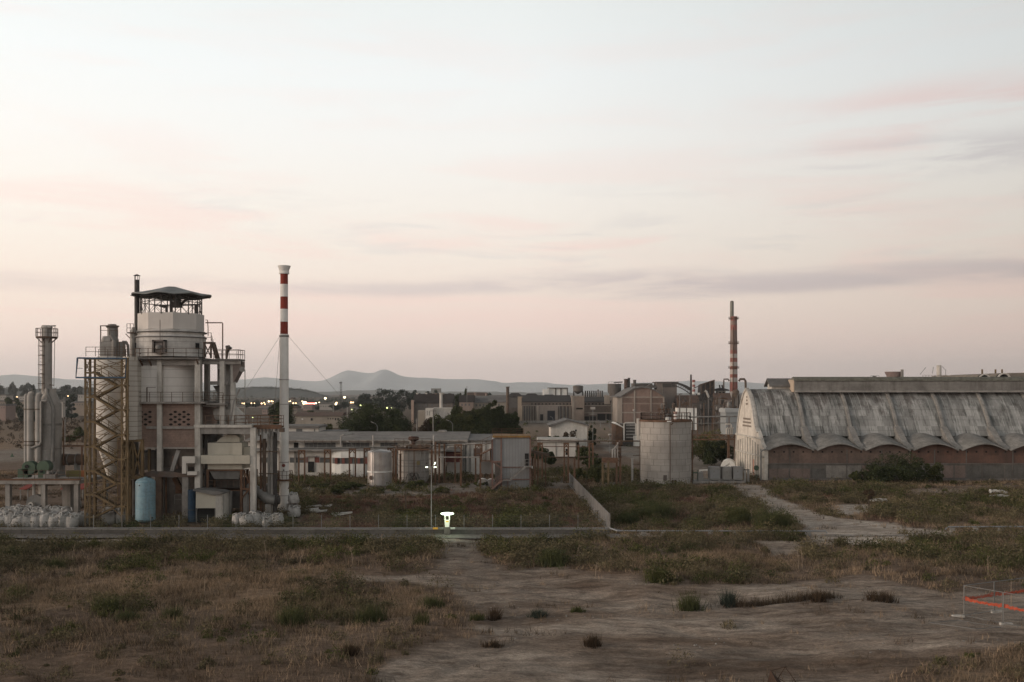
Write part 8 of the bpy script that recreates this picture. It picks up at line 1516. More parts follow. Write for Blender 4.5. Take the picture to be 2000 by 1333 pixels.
def rubble():
    bx_ = [('broken_slab', 'broken pale concrete slabs lying right of the chimney base', 615, 1003), ('broken_slab', 'tilted slab fragment on the track right of the chimney', 628, 993), ('broken_slab', 'flat slab left in the weeds near the low wall', 655, 1008), ('broken_slab', 'pale block half buried near the dirt road', 1722, 982), ('broken_slab', 'pale chunk in the scrub at the far right', 1945, 972)]
    for i, (nm, lab, px, py) in enumerate(bx_):
        a = GP(px, py); t = thing(nm, lab, 'slab', (a[0], a[1], 0), 'broken slabs'); r = random.Random(i)
        for k in range(3):
            b = MB(); w = r.uniform(.4, 1.0); x0 = a[0]+r.uniform(-1, 1); y0 = a[1]+r.uniform(-.8, .8); b.beam((x0-w, y0, .1+r.uniform(0, .2)), (x0+w, y0+r.uniform(-.5, .5), .25+r.uniform(0, .25)), r.uniform(.4, .8), .16); b.build('fragment', concl, t)
    a = GP(1948, 967); t = thing('lying_trough', 'pale broken pipe piece lying in scrub near the right edge', 'pipe', (a[0], a[1], 0)); b = MB(); b.pipe([(a[0]-.9, a[1], .5), (a[0]-.2, a[1], .55), (a[0]+.6, a[1]-.1, .5), (a[0]+1.2, a[1]-.2, .25)], .22, 10); b.build('tube', concl, t); b = MB(); b.rod((a[0]-1.05, a[1], .5), (a[0]-.9, a[1], .5), .3, n=10); b.build('collar', wpaint, t)
    a = GP(585, 985); t = thing('rusty_ramp', 'leaning rusty plate beside the chimney plinth', 'plate', (a[0], a[1], 0)); b = MB(); b.beam((X(572, 121), 121, Z(972, 121)), (X(588, 121), 121, .1), .5, .12); b.build('plate', brown, t); b = MB(); b.beam((X(566, 121), 121.3, .9), (X(578, 121), 121.3, .95), .15); b.build('strut', rust, t)
    # rusty scrap frame near the camera
    x0, y0 = GP(1520, 1330); h = gh(x0, y0); t = thing('scrap_frame', 'rusty bent plate and triangular rod frame lying on the dirt at the bottom right', 'scrap', (x0, y0, h))
    b = MB(); P = [Vector((x0+dx, y0+dy, h+dz)) for dx, dy, dz in ((-.55, 0, .03), (-.1, -.5, .03), (.18, .1, .05), (-.32, .25, .62))]; b.add(P, [(0,1,3),(1,2,3),(2,0,3),(0,2,1)]); b.build('bent_plate', mat('scrap_rust', (.06,.035,.022), (.04,.025,.018), scale=5), t)
    b = MB(); Q = [Vector((x0+dx, y0+dy, h+dz)) for dx, dy, dz in ((-.30, .2, .60), (.42, .3, .75), (.02, .1, .25), (.85, -.1, .12), (.45, -.5, .08), (.52, .35, .74))]; b.rod(Q[0], Q[1], .022, n=5); b.rod(Q[1], Q[2], .022, n=5); b.rod(Q[1], Q[3], .022, n=5); b.rod(Q[3], Q[4], .03, n=5); b.rod(Q[2], Q[4], .02, n=5); b.rod(Q[1], Q[5], .02, n=5); b.build('rod_frame', MATS['scrap_rust'], t)
rubble()
def temp_fence():
    gm = mat('fence_tube', (.19,.19,.18), (.14,.14,.135), rough=.5, metal=.3)
    pts = {'far': (1942, 1195), 'corner': (1882, 1208), 'near': (1959, 1221)}
    P = {k: Vector((*GP(*v), 0)) for k, v in pts.items()}
    for k in P: P[k].z = gh(P[k].x, P[k].y)
    far2 = P['corner']+(P['far']-P['corner'])*2.3; near2 = P['corner']+(P['near']-P['corner'])*2.0; P['far2'] = far2; P['near2'] = near2
    for a, c, lab in (('corner', 'far', 'wire fence panel going back from the left corner post'), ('far', 'far2', 'rear wire fence panel leaving the picture at the right edge'), ('corner', 'near', 'wire fence panel coming forward from the left corner post'), ('near', 'near2', 'front wire fence panel leaving the picture at the right edge')):
        A, B = P[a].copy(), P[c].copy(); t = thing('wire_fence_unit', lab, 'fence panel', ((A.x+B.x)/2, (A.y+B.y)/2, 0), 'temporary fence panels'); d = (B-A).normalized(); A = A+d*.04; B = B-d*.04; up = Vector((0, 0, 1))
        b = MB(); b.rod(A, A+up*2.02, .028, n=6); b.rod(B, B+up*2.02, .028, n=6); b.rod(A+up*2.0, B+up*2.0, .024, n=6); b.rod(A+up*.12, B+up*.12, .024, n=6); b.build('tube_frame', gm, t)
        b = MB(); n = 24; [b.beam(A.lerp(B, i/n)+up*.12, A.lerp(B, i/n)+up*2.0, .006) for i in range(1, n)]; [b.beam(A+up*(.12+.27*i), B+up*(.12+.27*i), .006) for i in range(1, 7)]; b.build('wire_infill', gm, t)
        # sagging orange net band tied along the panel
        nb = thing('orange_tape', lab.replace('wire fence panel', 'sagging orange safety band on the panel').replace('going back', 'going back').replace('coming forward', 'coming forward'), 'tape', ((A.x+B.x)/2, (A.y+B.y)/2, 1.2), 'orange safety bands')
        m = 22; V = []; off = Vector((-d.y, d.x, 0))*.05
        for i in range(m+1):
            f = i/m; s = 4*f*(1-f)*.10+.03*math.sin(i*2.3)+.015*math.sin(i*5.1); p = A.lerp(B, f)+off
            for k in range(4): V.append(p+up*(1.30-s-.08*k*(1-.35*math.sin(f*3.1))+.012*math.sin(i*3+k*2))+off*(.4*math.sin(i*1.3+k)))
        b = MB(); b.add(V, [(i*4+k, (i+1)*4+k, (i+1)*4+k+1, i*4+k+1) for i in range(m) for k in range(3)]); o = b.build('band', orange, nb); sd = o.modifiers.new('s', 'SOLIDIFY'); sd.thickness = .01
    for k, lab, dx in (('corner', 'concrete fence foot under the left corner post', -.35), ('far', 'concrete fence foot under the rear post', .2), ('near', 'concrete fence foot under the front post', .2)):
        t = thing('concrete_block', lab, 'foot block', (P[k].x, P[k].y, 0), 'fence feet'); q = P[k]; b = MB(); b.prism([(q.x+dx-.40, q.z-.03), (q.x+dx+.40, q.z-.03), (q.x+dx+.36, q.z+.14), (q.x+dx-.36, q.z+.14)], 1, q.y-.12, q.y+.12); b.build('block', concl, t); b = MB(); b.box(q.x-.05, q.x+.05, q.y-.06, q.y+.06, q.z+.14, q.z+.2); b.build('socket', gm, t)
    A = Vector((*GP(1815, 1222), 0)); B = Vector((*GP(1870, 1217), 0)); C_ = Vector((*GP(1955, 1232), 0)); D = Vector((*GP(1905, 1238), 0))
    for v in (A, B, C_, D): v.z = gh(v.x, v.y)+.06
    t = thing('fallen_fence', 'fence panel lying flat on the ground left of the standing ones', 'fence panel', (*A.lerp(C_, .5),)); b = MB(); [b.rod(p, q, .022, n=5) for p, q in ((A, B), (B, C_), (C_, D), (D, A))]; b.build('tube_frame', gm, t); b = MB(); [b.beam(A.lerp(D, i/16), B.lerp(C_, i/16), .005) for i in range(1, 16)]; b.build('wire_infill', gm, t)
temp_fence()
# ---------------------------------------------------------------- ground plants
def scatter(n, y0, y1, pad=1.5):
    """points spread evenly over the visible plain between two distances"""
    n = int(n*1.42); y = np.sqrt(RNG.uniform(y0**2, y1**2, n)); x = RNG.uniform(-.5*pad, .5*pad, n)*y; return x, y
def zone(px, py, L):
    a = np.zeros(px.shape, bool)
    for p in L: a |= inpoly(px, py, p)
    return a
GREEN = [([(0,1052),(860,1048),(865,1075),(780,1100),(560,1090),(300,1100),(180,1130),(60,1150),(0,1165)], .75), ([(945,1050),(1190,1046),(1560,1044),(1560,1066),(1440,1072),(1300,1085),(1180,1105),(1090,1112),(985,1105),(940,1085)], .7), ([(1560,1062),(1640,1058),(1850,1052),(2010,1048),(2010,1120),(1880,1110),(1760,1090),(1640,1092),(1560,1082)], .7),
 ([(1195,948),(1430,948),(1480,975),(1570,1010),(1578,1030),(1200,1038),(1190,1005),(1150,965)], .42), ([(700,1005),(760,1000),(900,995),(915,1030),(700,1034)], .7), ([(955,998),(1050,992),(1095,1012),(1085,1030),(960,1032)], .7), ([(1700,985),(1860,975),(1990,965),(2010,1000),(1950,1030),(1760,1020),(1690,1008)], .45), ([(1150,1110),(1350,1100),(1480,1120),(1440,1138),(1290,1146),(1240,1128)], .45), ([(640,1125),(700,1140),(780,1180),(750,1215),(660,1200),(560,1200),(540,1175)], .6), ([(180,1165),(290,1165),(285,1205),(180,1200)], .75), ([(0,1100),(150,1100),(140,1150),(0,1175)], .6), ([(590,940),(1100,940),(1100,960),(590,972)], .35), ([(1490,940),(1700,950),(1960,955),(2000,970),(1560,985)], .35), ([(560,940),(620,965),(600,1010),(560,1010)], .5), ([(1100,880),(1245,880),(1245,945),(1110,940)], .45), ([(590,905),(1100,905),(1100,940),(590,940)], .15), ([(320,1008),(560,1010),(600,1034),(200,1034)], .4), ([(1040,900),(1110,900),(1110,930),(1040,930)], .5)]
def blades(name, lab, x, y, zb, hgt, wid, nb, m, lean=.5, spread=.25, kind='stuff'):
    """one mesh of many thin leaning blades, nb per tuft"""
    n = len(x); X_ = np.repeat(x, nb)+RNG.normal(0, spread, n*nb)*np.repeat(hgt, nb); Y_ = np.repeat(y, nb)+RNG.normal(0, spread, n*nb)*np.repeat(hgt, nb)
    H = np.repeat(hgt, nb)*RNG.uniform(.45, 1.15, n*nb); a = RNG.uniform(0, 6.283, n*nb); ld = RNG.uniform(0, 6.283, n*nb); ln = RNG.uniform(0, lean, n*nb)*H
    W_ = np.repeat(wid, nb)*RNG.uniform(.6, 1.3, n*nb); Z_ = np.repeat(zb, nb)-.04
    b0 = np.stack([X_-np.cos(a)*W_, Y_-np.sin(a)*W_, Z_], 1); b1 = np.stack([X_+np.cos(a)*W_, Y_+np.sin(a)*W_, Z_], 1); tp = np.stack([X_+np.cos(ld)*ln, Y_+np.sin(ld)*ln, Z_+H], 1)
    v = np.stack([b0, b1, tp], 1).reshape(-1, 3); o = np_mesh(name, v, np.arange(len(v)).reshape(-1, 3), m, kind, tri=True)
    if lab: o['label'] = lab
    return o
def leafballs(name, x, y, zb, rad, hgt, per, leaf, m, kind='stuff'):
    n = len(x); k = np.repeat(np.arange(n), per); u = RNG.normal(size=(n*per, 3)); u /= np.linalg.norm(u, axis=1)[:, None]; u[:, 2] = np.abs(u[:, 2])
    lump = 1+.28*np.sin(u[:, 0]*5+k*1.7)*np.cos(u[:, 1]*4+k); rr = RNG.uniform(.4, 1.05, n*per)**.6*lump
    P = np.stack([x[k]+u[:, 0]*rr*rad[k], y[k]+u[:, 1]*rr*rad[k], zb[k]+u[:, 2]*rr*hgt[k]], 1)
    t = RNG.normal(size=P.shape); t[:, 2] += .8; t /= np.linalg.norm(t, axis=1)[:, None]; s = RNG.normal(size=P.shape); s -= (s*t).sum(1)[:, None]*t; s /= np.linalg.norm(s, axis=1)[:, None]
    L_ = (leaf[k]*RNG.uniform(.6, 1.4, n*per))[:, None]
    v = np.stack([P-t*L_*.5, P+s*L_*.26, P+t*L_*.5, P-s*L_*.26], 1).reshape(-1, 3); return np_mesh(name, v, np.arange(len(v)).reshape(-1, 4), m, kind)
def veg():
    gm = mat('dry_grass_blade', (.32,.235,.155), (.20,.147,.098), scale=.12, rough=.9, island=.35, spec=.1)
    gd = mat('dark_weed_blade', (.10,.072,.05), (.07,.056,.038), scale=.2, rough=.9, island=.35, spec=.1)
    rd = mat('red_weed_blade', (.155,.083,.060), (.10,.06,.045), scale=.2, rough=.9, island=.35, spec=.1)
    gr = mat('scrub_leaf', (.095,.097,.036), (.048,.054,.024), scale=.16, rough=.85, island=.4, spec=.1)
    gr2 = mat('scrub_leaf_grey', (.145,.122,.070), (.082,.072,.045), scale=.13, rough=.85, island=.4, spec=.1)
    # straw grass
    x, y = scatter(150000, 47, 185); px, py = to_px(x, y); mk = masks(x, y); n1 = fbm(x*.22, y*.22, 41); g = np.zeros(len(x))
    for P, d in GREEN: g = np.maximum(g, inpoly(px, py, P)*d)
    bare = np.maximum(mk['bare'], mk['pave']); left = (px < 760) | (py < 1060) | ((py < 1150) & (px > 940))
    ok_obj = ~((py < 1036) & (px < 600) & (py > 930) & (px > 10)) & ~((px > 1490) & (py < 940)) & ~((px > 240) & (px < 600) & (py < 1034)) | (py > 1040)
    strip = (y > 99.5) & (y < 103.3) & (px < 1215)
    dens = np.where(mk['tan'] > 0, .95, np.where(g > 0, .42, .32))*np.clip((n1-.22)*3, .1, 1)*(1-bare*(.975-.12*np.clip((fbm(x*.2, y*.5, 17)-.52)*8, 0, 1)))*ok_obj*~strip
    k = RNG.random(len(x)) < dens*np.clip(y/70, .6, 1); k &= ~((mk['red'] > 0) & (RNG.random(len(x)) < .7))
    xs, ys = x[k], y[k]; blades('dry_grass', None, xs, ys, ground_height(xs, ys), RNG.uniform(.18, .50, len(xs))**1.1*(.8+.9*fbm(xs*.3, ys*.3, 12)), .007+ys*.00016, 11, gm, .95, .6)
    # dark twiggy weeds
    x, y = scatter(60000, 47, 178); px, py = to_px(x, y); mk = masks(x, y); bare = np.maximum(mk['bare'], mk['pave']); n2 = fbm(x*.3, y*.3, 55)
    strip = (y > 99.5) & (y < 103.3) & (px < 1215)
    k = RNG.random(len(x)) < np.clip((n2-.45)*4, 0, 1)*.7*(1-bare*(.98-.35*np.clip((fbm(x*.16, y*.6, 18)-.55)*9, 0, 1)))*~strip*~((px > 1490) & (py < 940))
    xs, ys = x[k], y[k]; blades('dry_weeds', None, xs, ys, ground_height(xs, ys), RNG.uniform(.25, .7, len(xs)), .009+ys*.00016, 12, gd, .8, .35)
    # red low plants
    x, y = scatter(70000, 100, 160); mk = masks(x, y); k = (mk['red'] > 0) & (RNG.random(len(x)) < np.clip((fbm(x*.3, y*.22, 66)-.40)*6, 0, 1)*.9); xs, ys = x[k], y[k]
    blades('red_weeds', None, xs, ys, ground_height(xs, ys), RNG.uniform(.18, .42, len(xs)), .01+ys*.0002, 8, rd, .9, .6)
    # green scrub
    for nm, m_, N_, thr, sd in (('green_scrub', gr, 20000, .47, 71), ('grey_scrub', gr2, 26000, .41, 83)):
        x, y = scatter(N_, 50, 186); px, py = to_px(x, y); mk = masks(x, y); bare = np.maximum(mk['bare'], mk['pave']*.7); g = np.full(len(x), .05 if m_ is gr else .13)
        for P, d in GREEN: g = np.maximum(g, inpoly(px, py, P)*d)
        n3 = fbm(x*.26, y*.20, sd); strip = (y > 99.3) & (y < 103.4) & (px < 1215)
        blk = ((px > 1490) & (py < 944)) | ((px < 450) & (py < 1012)) | ((px > 1350) & (px < 1460) & (py < 946)) | ((px > 1250) & (px < 1350) & (py < 948)) | ((px < 250) & (py < 1022))
        k = RNG.random(len(x)) < g*np.clip((n3-thr)*10+.06, 0, 1)*1.25*(1-bare*.99)*~strip*~blk; xs, ys = x[k], y[k]; r = (.18+.95*RNG.uniform(0, 1, len(xs))**1.6)*(.8+.45*(ys > 75))
        leafballs(nm, xs, ys, ground_height(xs, ys)-.05, r, r*RNG.uniform(.75, 1.2, len(xs)), 150, .07+ys*.0009, m_)
        tw = k & (RNG.random(len(x)) < .6); xs, ys = x[tw], y[tw]; blades(nm, None, xs, ys, ground_height(xs, ys), RNG.uniform(.5, 1.1, len(xs)), .01+ys*.00014, 16, m_, .6, .3)
    # countable bushes standing out in front
    lst = [(843, 1176, 48, 1150, 'mid', 'round dark green bush standing on the dirt edge, centre left'), (570, 1212, 60, 1168, 'mid', 'bright green clump in the dry grass left of the bare ground'), (728, 1205, 60, 1168, 'mid', 'green spiky clump at the edge of the bare ground'), (335, 1203, 38, 1176, 'mid', 'small round green bush in the straw grass, left'), (250, 1204, 60, 1180, 'mid', 'green bush right of two in the straw grass, lower left'), (215, 1190, 44, 1160, 'mid', 'upright green bush left of two in the straw grass'), (822, 1214, 26, 1190, 'olive', 'small green tuft bush near the round dark one'), (933, 1204, 30, 1188, 'olive', 'low olive bush alone on the dirt right of the round one'), (967, 1200, 20, 1176, 'brown', 'rusty brown upright tuft on the bare dirt'), (1052, 1198, 34, 1180, 'blue', 'bluish low weed clump on the bare dirt'), (1345, 1184, 44, 1146, 'mid', 'loose green shrub on the right of the bare dirt'), (1128, 1192, 26, 1180, 'olive', 'tiny weed clump between the two on the dirt'), (1425, 1180, 30, 1146, 'blue', 'blue-green weed at the left end of the weed line'), (1158, 1262, 30, 1236, 'brown', 'dry brown tuft near the bottom centre'), (962, 1262, 44, 1246, 'brown', 'dark flat weed pile on the bottom dirt'), (683, 1288, 30, 1262, 'brown', 'dark tuft at the lower edge of the weeds, centre left'), (108, 1106, 44, 1082, 'mid', 'rounded bush in the upper left scrub'), (20, 1088, 44, 1062, 'mid', 'green bush at the left picture edge'), (1080, 1106, 60, 1072, 'mid', 'broad green bush above the bare ground right of the track'), (1290, 1140, 60, 1108, 'olive', 'olive bush at the rim of the bare ground'), (1510, 1030, 70, 990, 'mid', 'broad green thicket beside the dirt road curve'), (1280, 1010, 80, 974, 'mid', 'dense green thicket right of the diagonal wall'), (1225, 1022, 44, 1000, 'mid', 'dark green bush hugging the diagonal wall end'), (1440, 1018, 60, 985, 'olive', 'olive thicket in the middle of the right yard'), (1600, 1180, 24, 1156, 'brown', 'brown upright weed at the right end of the weed line'), (1720, 1178, 70, 1156, 'brown', 'wide twiggy brown weed on the right dirt')]
    for i, (px, py, w, top, kd, lab) in enumerate(lst):
        x0, y0 = GP(px, py); h = (py-top)/2000*y0*1.1; W_ = w/2000*y0; t = thing('bush', lab, 'bush', (x0, y0, gh(x0, y0)-.03)); 
        m1 = LF[kd]; nn = int(40+W_*26); f = blades('foliage', None, RNG.normal(0, W_*.20, nn), RNG.normal(0, W_*.20, nn), np.zeros(nn), h*RNG.uniform(.5, 1.05, nn), np.full(nn, .012+y0*.00012), 9, m1, .75, .12, None); f.parent = t
        if W_ < 2.2 or kd == 'brown': continue
        c = crown_mesh('leaves', m1, W_*1.1, h*.92, 0, 'bush', .06+y0*.0006, 34, 26, 900+i); c.parent = t
    # weed line and lone stalks
    for i in range(12): px = 1440+i*17+RNG.uniform(-5, 5); x0, y0 = GP(px, 1181-(i*.8)); t = thing('weed_clump', f'dry brown weed clump {("first", "second", "third", "fourth", "fifth", "sixth", "seventh", "eighth", "ninth", "tenth", "eleventh", "last")[i]} along the weed line on the right dirt', 'weed', (x0, y0, gh(x0, y0)-.03), 'weed line'); n = 50; o = blades('stem', None, RNG.normal(0, .35, n), RNG.normal(0, .15, n), np.zeros(n), RNG.uniform(.4, 1.0, n), np.full(n, .014), 4, gd, .6, .15, None); o.parent = t
    st = mat('dry_stalk', (.28,.22,.16)); q = [(400, 1150), (690, 1110), (585, 1108), (1125, 1100), (1163, 1130), (1470, 1020), (1465, 1018), (1560, 1110), (1568, 1108), (1975, 1180), (745, 1080), (1330, 1060), (1370, 1100), (520, 1085), (140, 1090), (1930, 1130)]
    SL = ['in the straw grass left of centre', 'in the grass right of the lower left clumps', 'near the upper left scrub, middle', 'above the bare ground right of the track', 'at the rim of the bare ground, right of the track', 'in the right yard, right one of the pair', 'in the right yard, left one of the pair', 'left one of the pair below the road mouth', 'right one of the pair below the road mouth', 'beside the wire fence corner at the right', 'in the scrub left of the track', 'close under the pipe rail, right of the diagonal wall', 'in the scrub right of the diagonal wall end', 'in the scrub below the white chimney', 'in the upper left scrub below the bags', 'behind the wire fence at the far right']
    for i, (px, py) in enumerate(q):
        x0, y0 = GP(px, py); z0 = gh(x0, y0); hh = RNG.uniform(1.0, 1.9); b = MB(); w = RNG.uniform(-.3, .3); b.pipe([(x0, y0, z0-.05), (x0+w*.4, y0, z0+hh*.5), (x0+w, y0, z0+hh)], [.022, .018, .012], 4); [b.rod((x0+w*f, y0, z0+hh*f), (x0+w*f+s*.16, y0, z0+hh*(f+.1)), .01, n=4) for f, s in ((.6, 1), (.75, -1), (.88, 1))]
        tag(b.build('dry_stalk', st), 'leafless pale stalk '+SL[i], 'stalk', 'dry stalks')
    # pebbles: pale stones on the dirt
    x, y = scatter(9000, 47, 100); mk = masks(x, y); k = (mk['bare'] > 0) & (RNG.random(len(x)) < .9*(fbm(x*.15, y*.3, 44) > .6)*np.clip((fbm(x*.4, y*.4, 99)-.35)*4, 0, 1)); xs, ys = x[k], y[k]; n = len(xs); s = RNG.uniform(.02, .06, n); base = np.array([(-1,-1,0),(1,-1,0),(1,1,0),(-1,1,0),(-.6,-.6,1),(.6,-.7,.9),(.7,.6,1.1),(-.6,.7,.8)]); J = RNG.uniform(.6, 1.3, (n, 8, 3))
    v = (base[None]*J*s[:, None, None]*np.array([1, 1, .8])+np.stack([xs, ys, ground_height(xs, ys)-.01], 1)[:, None, :]).reshape(-1, 3); f = (np.array([(0,1,5,4),(1,2,6,5),(2,3,7,6),(3,0,4,7),(4,5,6,7)])[None]+np.arange(n)[:, None, None]*8).reshape(-1, 4); np_mesh('pebbles', v, f, mat('stone', (.30,.28,.25), (.2,.185,.165), island=.3), 'stuff')
veg()
# ================================================================ the lit town and fields far left
def town():
    cw = [mat('town_white', (.34,.32,.29), (.28,.26,.235), scale=.1), mat('town_tan', (.26,.215,.175), (.2,.17,.14), scale=.1), mat('town_pink', (.27,.2,.175), (.22,.165,.145), scale=.1)]
    L = [(462, 500, 795, 900, 0, 'long pale warehouse at the left end of the town'), (503, 532, 794, 880, 1, 'tan warehouse just left of the white chimney'), (512, 522, 800, 640, 2, 'pinkish square house left of the white chimney'), (560, 600, 791, 860, 0, 'long white hall right of the white chimney'), (566, 580, 798, 650, 1, 'tan house with a dark window right of the chimney'), (592, 609, 793, 760, 2, 'house with a red upper storey under the red sign'), (624, 648, 790, 780, 0, 'white two-storey house right of the red sign'), (610, 624, 795, 800, 1, 'small tan house between the two larger ones'), (520, 527, 781, 1000, 0, 'slim church-like tower in the town'), (566, 572, 779, 1000, 1, 'tan tower block behind the town lights'), (478, 490, 788, 1000, 0, 'white gable behind the left town lights'), (540, 556, 790, 900, 1, 'low hall hidden partly by the chimney'), (583, 596, 786, 980, 0, 'gabled hall with a white front under the hill'), (684, 706, 800, 640, 0, 'low white wall beyond the tall dark tree top')]
    for i, (a, c, q, Y, m, lab) in enumerate(L):
        w = []; step = max(3, (c-a)/5); p = a+2
        while p+2 < c: w.append((p, p+1.6, q+3, q+5.5)); p += step
        block('town_house', lab, Y, a, c, q, None, 12, cw[m], roofg if m != 1 else rooft, 1.2, 'x' if i % 2 else None, w)
    # long tiled barn
    Y = 400; t = block('long_barn', 'long low white barn with a rusty tiled roof and small dark doors', Y, 576, 668, 812, None, 10, bf2, None, 0, None, [(589, 592, 818, 820, wpaint)], 'building', None, [(607, 610.5, 817, 822)]+[(640+i*4.6, 641.8+i*4.6, 817, 819.5) for i in range(3)]+[(654, 656.5, 817, 821.5), (659, 661.5, 817, 821.5)])
    b = MB(); b.prism([(Y-.8, Z(812.5, Y)), (Y+5, Z(806, Y)), (Y+11, Z(811, Y))], 0, X(575, Y), X(669, Y)); b.build('roof', rooft, t); b = MB(); b.box(X(575, Y), X(669, Y), Y+4, Y+10, Z(810, Y), Z(806.5, Y)); b.build('upper_wall', mat('tile_band', (.14,.095,.08), lines=[(0, .8, .3, (.06,.05,.045))]), t)
    for a, c, q, Y, m, lab in ((0, 12, 773, 700, 0, 'white two-storey house at the far left edge'), (-30, 60, 785, 560, 1, 'long low yellowish farm wall behind the dark field tree'), (0, 11, 793, 500, 2, 'small pinkish farmhouse at the left edge'), (98, 125, 785, 560, 0, 'low white farm building right of the grey stack'), (143, 175, 787, 600, 1, 'grey farm shed left of the stair tower'), (33, 50, 775, 900, 0, 'pale house on the slope above the field tree'), (152, 172, 772, 900, 0, 'pale block house on the slope left of the stair tower')):
        block('farm_house', lab, Y, a, c, q, None, 10, cw[m], roofg, .8, None, [(a+2+k*5, a+3.6+k*5, q+2.5, q+5) for k in range(int((c-a)/5.5))])
    glow = mat('warm_lamp', (1,.8,.6), emit=((1.0,.66,.34), 3.2)); glow2 = mat('white_lamp', (1,.9,.7), emit=((1.0,.82,.52), 3.5)); glow3 = mat('green_lamp', (.9,1,.5), emit=((.88,1,.38), 2.2))
    S_ = [(473, 788, 0), (477, 788.5, 0), (491, 788, 0), (497, 788, 0), (511, 788.5, 0), (516, 787, 0), (517.5, 790, 0), (525, 784.5, 1), (530, 784, 0), (533, 784.5, 0), (534, 788.5, 0), (537.5, 790, 1), (564, 784.5, 0), (567, 784, 1), (573, 788, 0), (578, 788, 0), (590, 784, 1), (617, 788, 1), (613, 788.5, 0), (623.5, 786.5, 1), (634, 788, 0), (639, 788, 0), (635.5, 778.5, 1), (656, 789.5, 1), (657.5, 787, 0), (673, 776.5, 1), (665.5, 792, 1), (685.5, 786.5, 0), (689.5, 786.5, 0), (687, 800, 2), (690, 804, 2), (493.5, 816, 2), (704, 792, 2), (707, 792, 2), (710, 792, 2), (764, 797.5, 2), (769, 798.5, 2), (756, 797, 2), (33, 776, 0), (133, 774, 0)]
    at = ['at the left end of the town', 'beside the first left lamp', 'over the pale warehouse', 'right part of the pale warehouse', 'left of the tan warehouse', 'above the tan warehouse', 'low on the tan warehouse', 'on the slim tower', 'high between tower and chimney, left', 'high between tower and chimney, right', 'left of the dark chimney-side tree', 'low beside the dark chimney-side tree', 'just right of the white chimney', 'on the tan tower block', 'over the long white hall, left', 'over the long white hall, right', 'left of the red sign', 'right of the red sign', 'under the right end of the red sign', 'over the small tan house', 'over the white two-storey house, left', 'over the white two-storey house, right', 'high on its own above the two-storey house', 'brightest one left of the lattice mast', 'small one left of the lattice mast', 'high right of the lattice mast', 'at the foot of the lattice mast', 'low pair right of the mast, left one', 'low pair right of the mast, right one', 'at the left shoulder of the big dark tree', 'greenish below the shoulder lamp', 'on the rusty footbridge line', 'left of three above the big dark tree', 'middle of three above the big dark tree', 'right of three above the big dark tree', 'left of two over the right of the dark tree', 'right of two over the right of the dark tree', 'small one near those two', 'near the dark field tree at far left', 'between stack and stair tower']
    for i, (px, py, k) in enumerate(S_):
        Y = 820 if k < 2 else (520 if i != 31 else 240); r = (.72 if k < 2 else .42)*(.6+.5*((i*37) % 10)/10)*(1 if i != 31 else .35)
        if i in (22, 23, 25): r = 1.0
        t = thing('street_light', f'lit {("warm", "bright", "greenish")[k]} street light {at[i]}', 'street light', (X(px, Y), Y, 0), 'lit street lights of the town'); h = Z(py, Y)
        b = MB(); b.rod((X(px, Y), Y, 0), (X(px, Y), Y, h), .12, n=5); b.build('pole', steel, t); b = MB(); b.lathe(X(px, Y), Y, [(r*.5, h-r*.8), (r, h), (r*.5, h+r*.8)], 10); b.build('lamp', (glow, glow2, glow3)[k], t)
    # red lit sign
    Y = 800; t = thing('lit_sign', 'glowing red illuminated sign over the town roofs', 'sign', (X(603, Y), Y, 0)); b = MB(); b.box(X(594, Y), X(614, Y), Y+.3, Y+.6, Z(791, Y), Z(786.5, Y)); b.build('backing', mat('sign_red', (.5,.06,.05), emit=((1.0,.20,.16), 1.3)), t)
    b = MB(); rr = random.Random(3); p = 598.5
    while p < 614: w = rr.uniform(.6, 1.1); b.box(X(p, Y), X(p+w, Y), Y, Y+.28, Z(790.5-rr.uniform(0, .8), Y), Z(786.8+rr.uniform(0, 1), Y)); p += w+.45
    b.build('letter_glow', mat('letter_pink', (1,.3,.3), emit=((1.0,.42,.36), 3)), t); b = MB(); b.lathe(X(595.5, Y), Y-1, [(1, Z(791, Y)), (1.7, Z(788, Y)), (1.2, Z(784.5, Y))], 12); b.build('logo_glow', mat('logo_glow', (1,.7,.4), emit=((1,.62,.34), 5)), t); b = MB(); [b.beam((X(p, Y), Y+.5, 0), (X(p, Y), Y+.5, Z(790, Y)), .3) for p in (597, 611)]; b.build('post', steel, t)
    Y = 470; t = thing('lattice_mast', 'tall dark lattice mast standing right of the town', 'mast', (X(666, Y), Y, 0)); b = MB(); x0 = X(666, Y); w = .45
    for s in (-1, 1): b.beam((x0+s*w, Y, 0), (x0+s*w*.7, Y, Z(747, Y)), .14)
    zz = 0
    while zz < Z(749, Y): b.beam((x0-w, Y, zz), (x0+w, Y, zz+1.2), .08); b.beam((x0+w, Y, zz), (x0-w, Y, zz+1.2), .08); zz += 1.2
    b.build('lattice', dsteel, t); b = MB(); b.box(x0-.7, x0+.5, Y-.3, Y+.3, Z(749, Y), Z(747, Y)); b.build('head', dsteel, t)
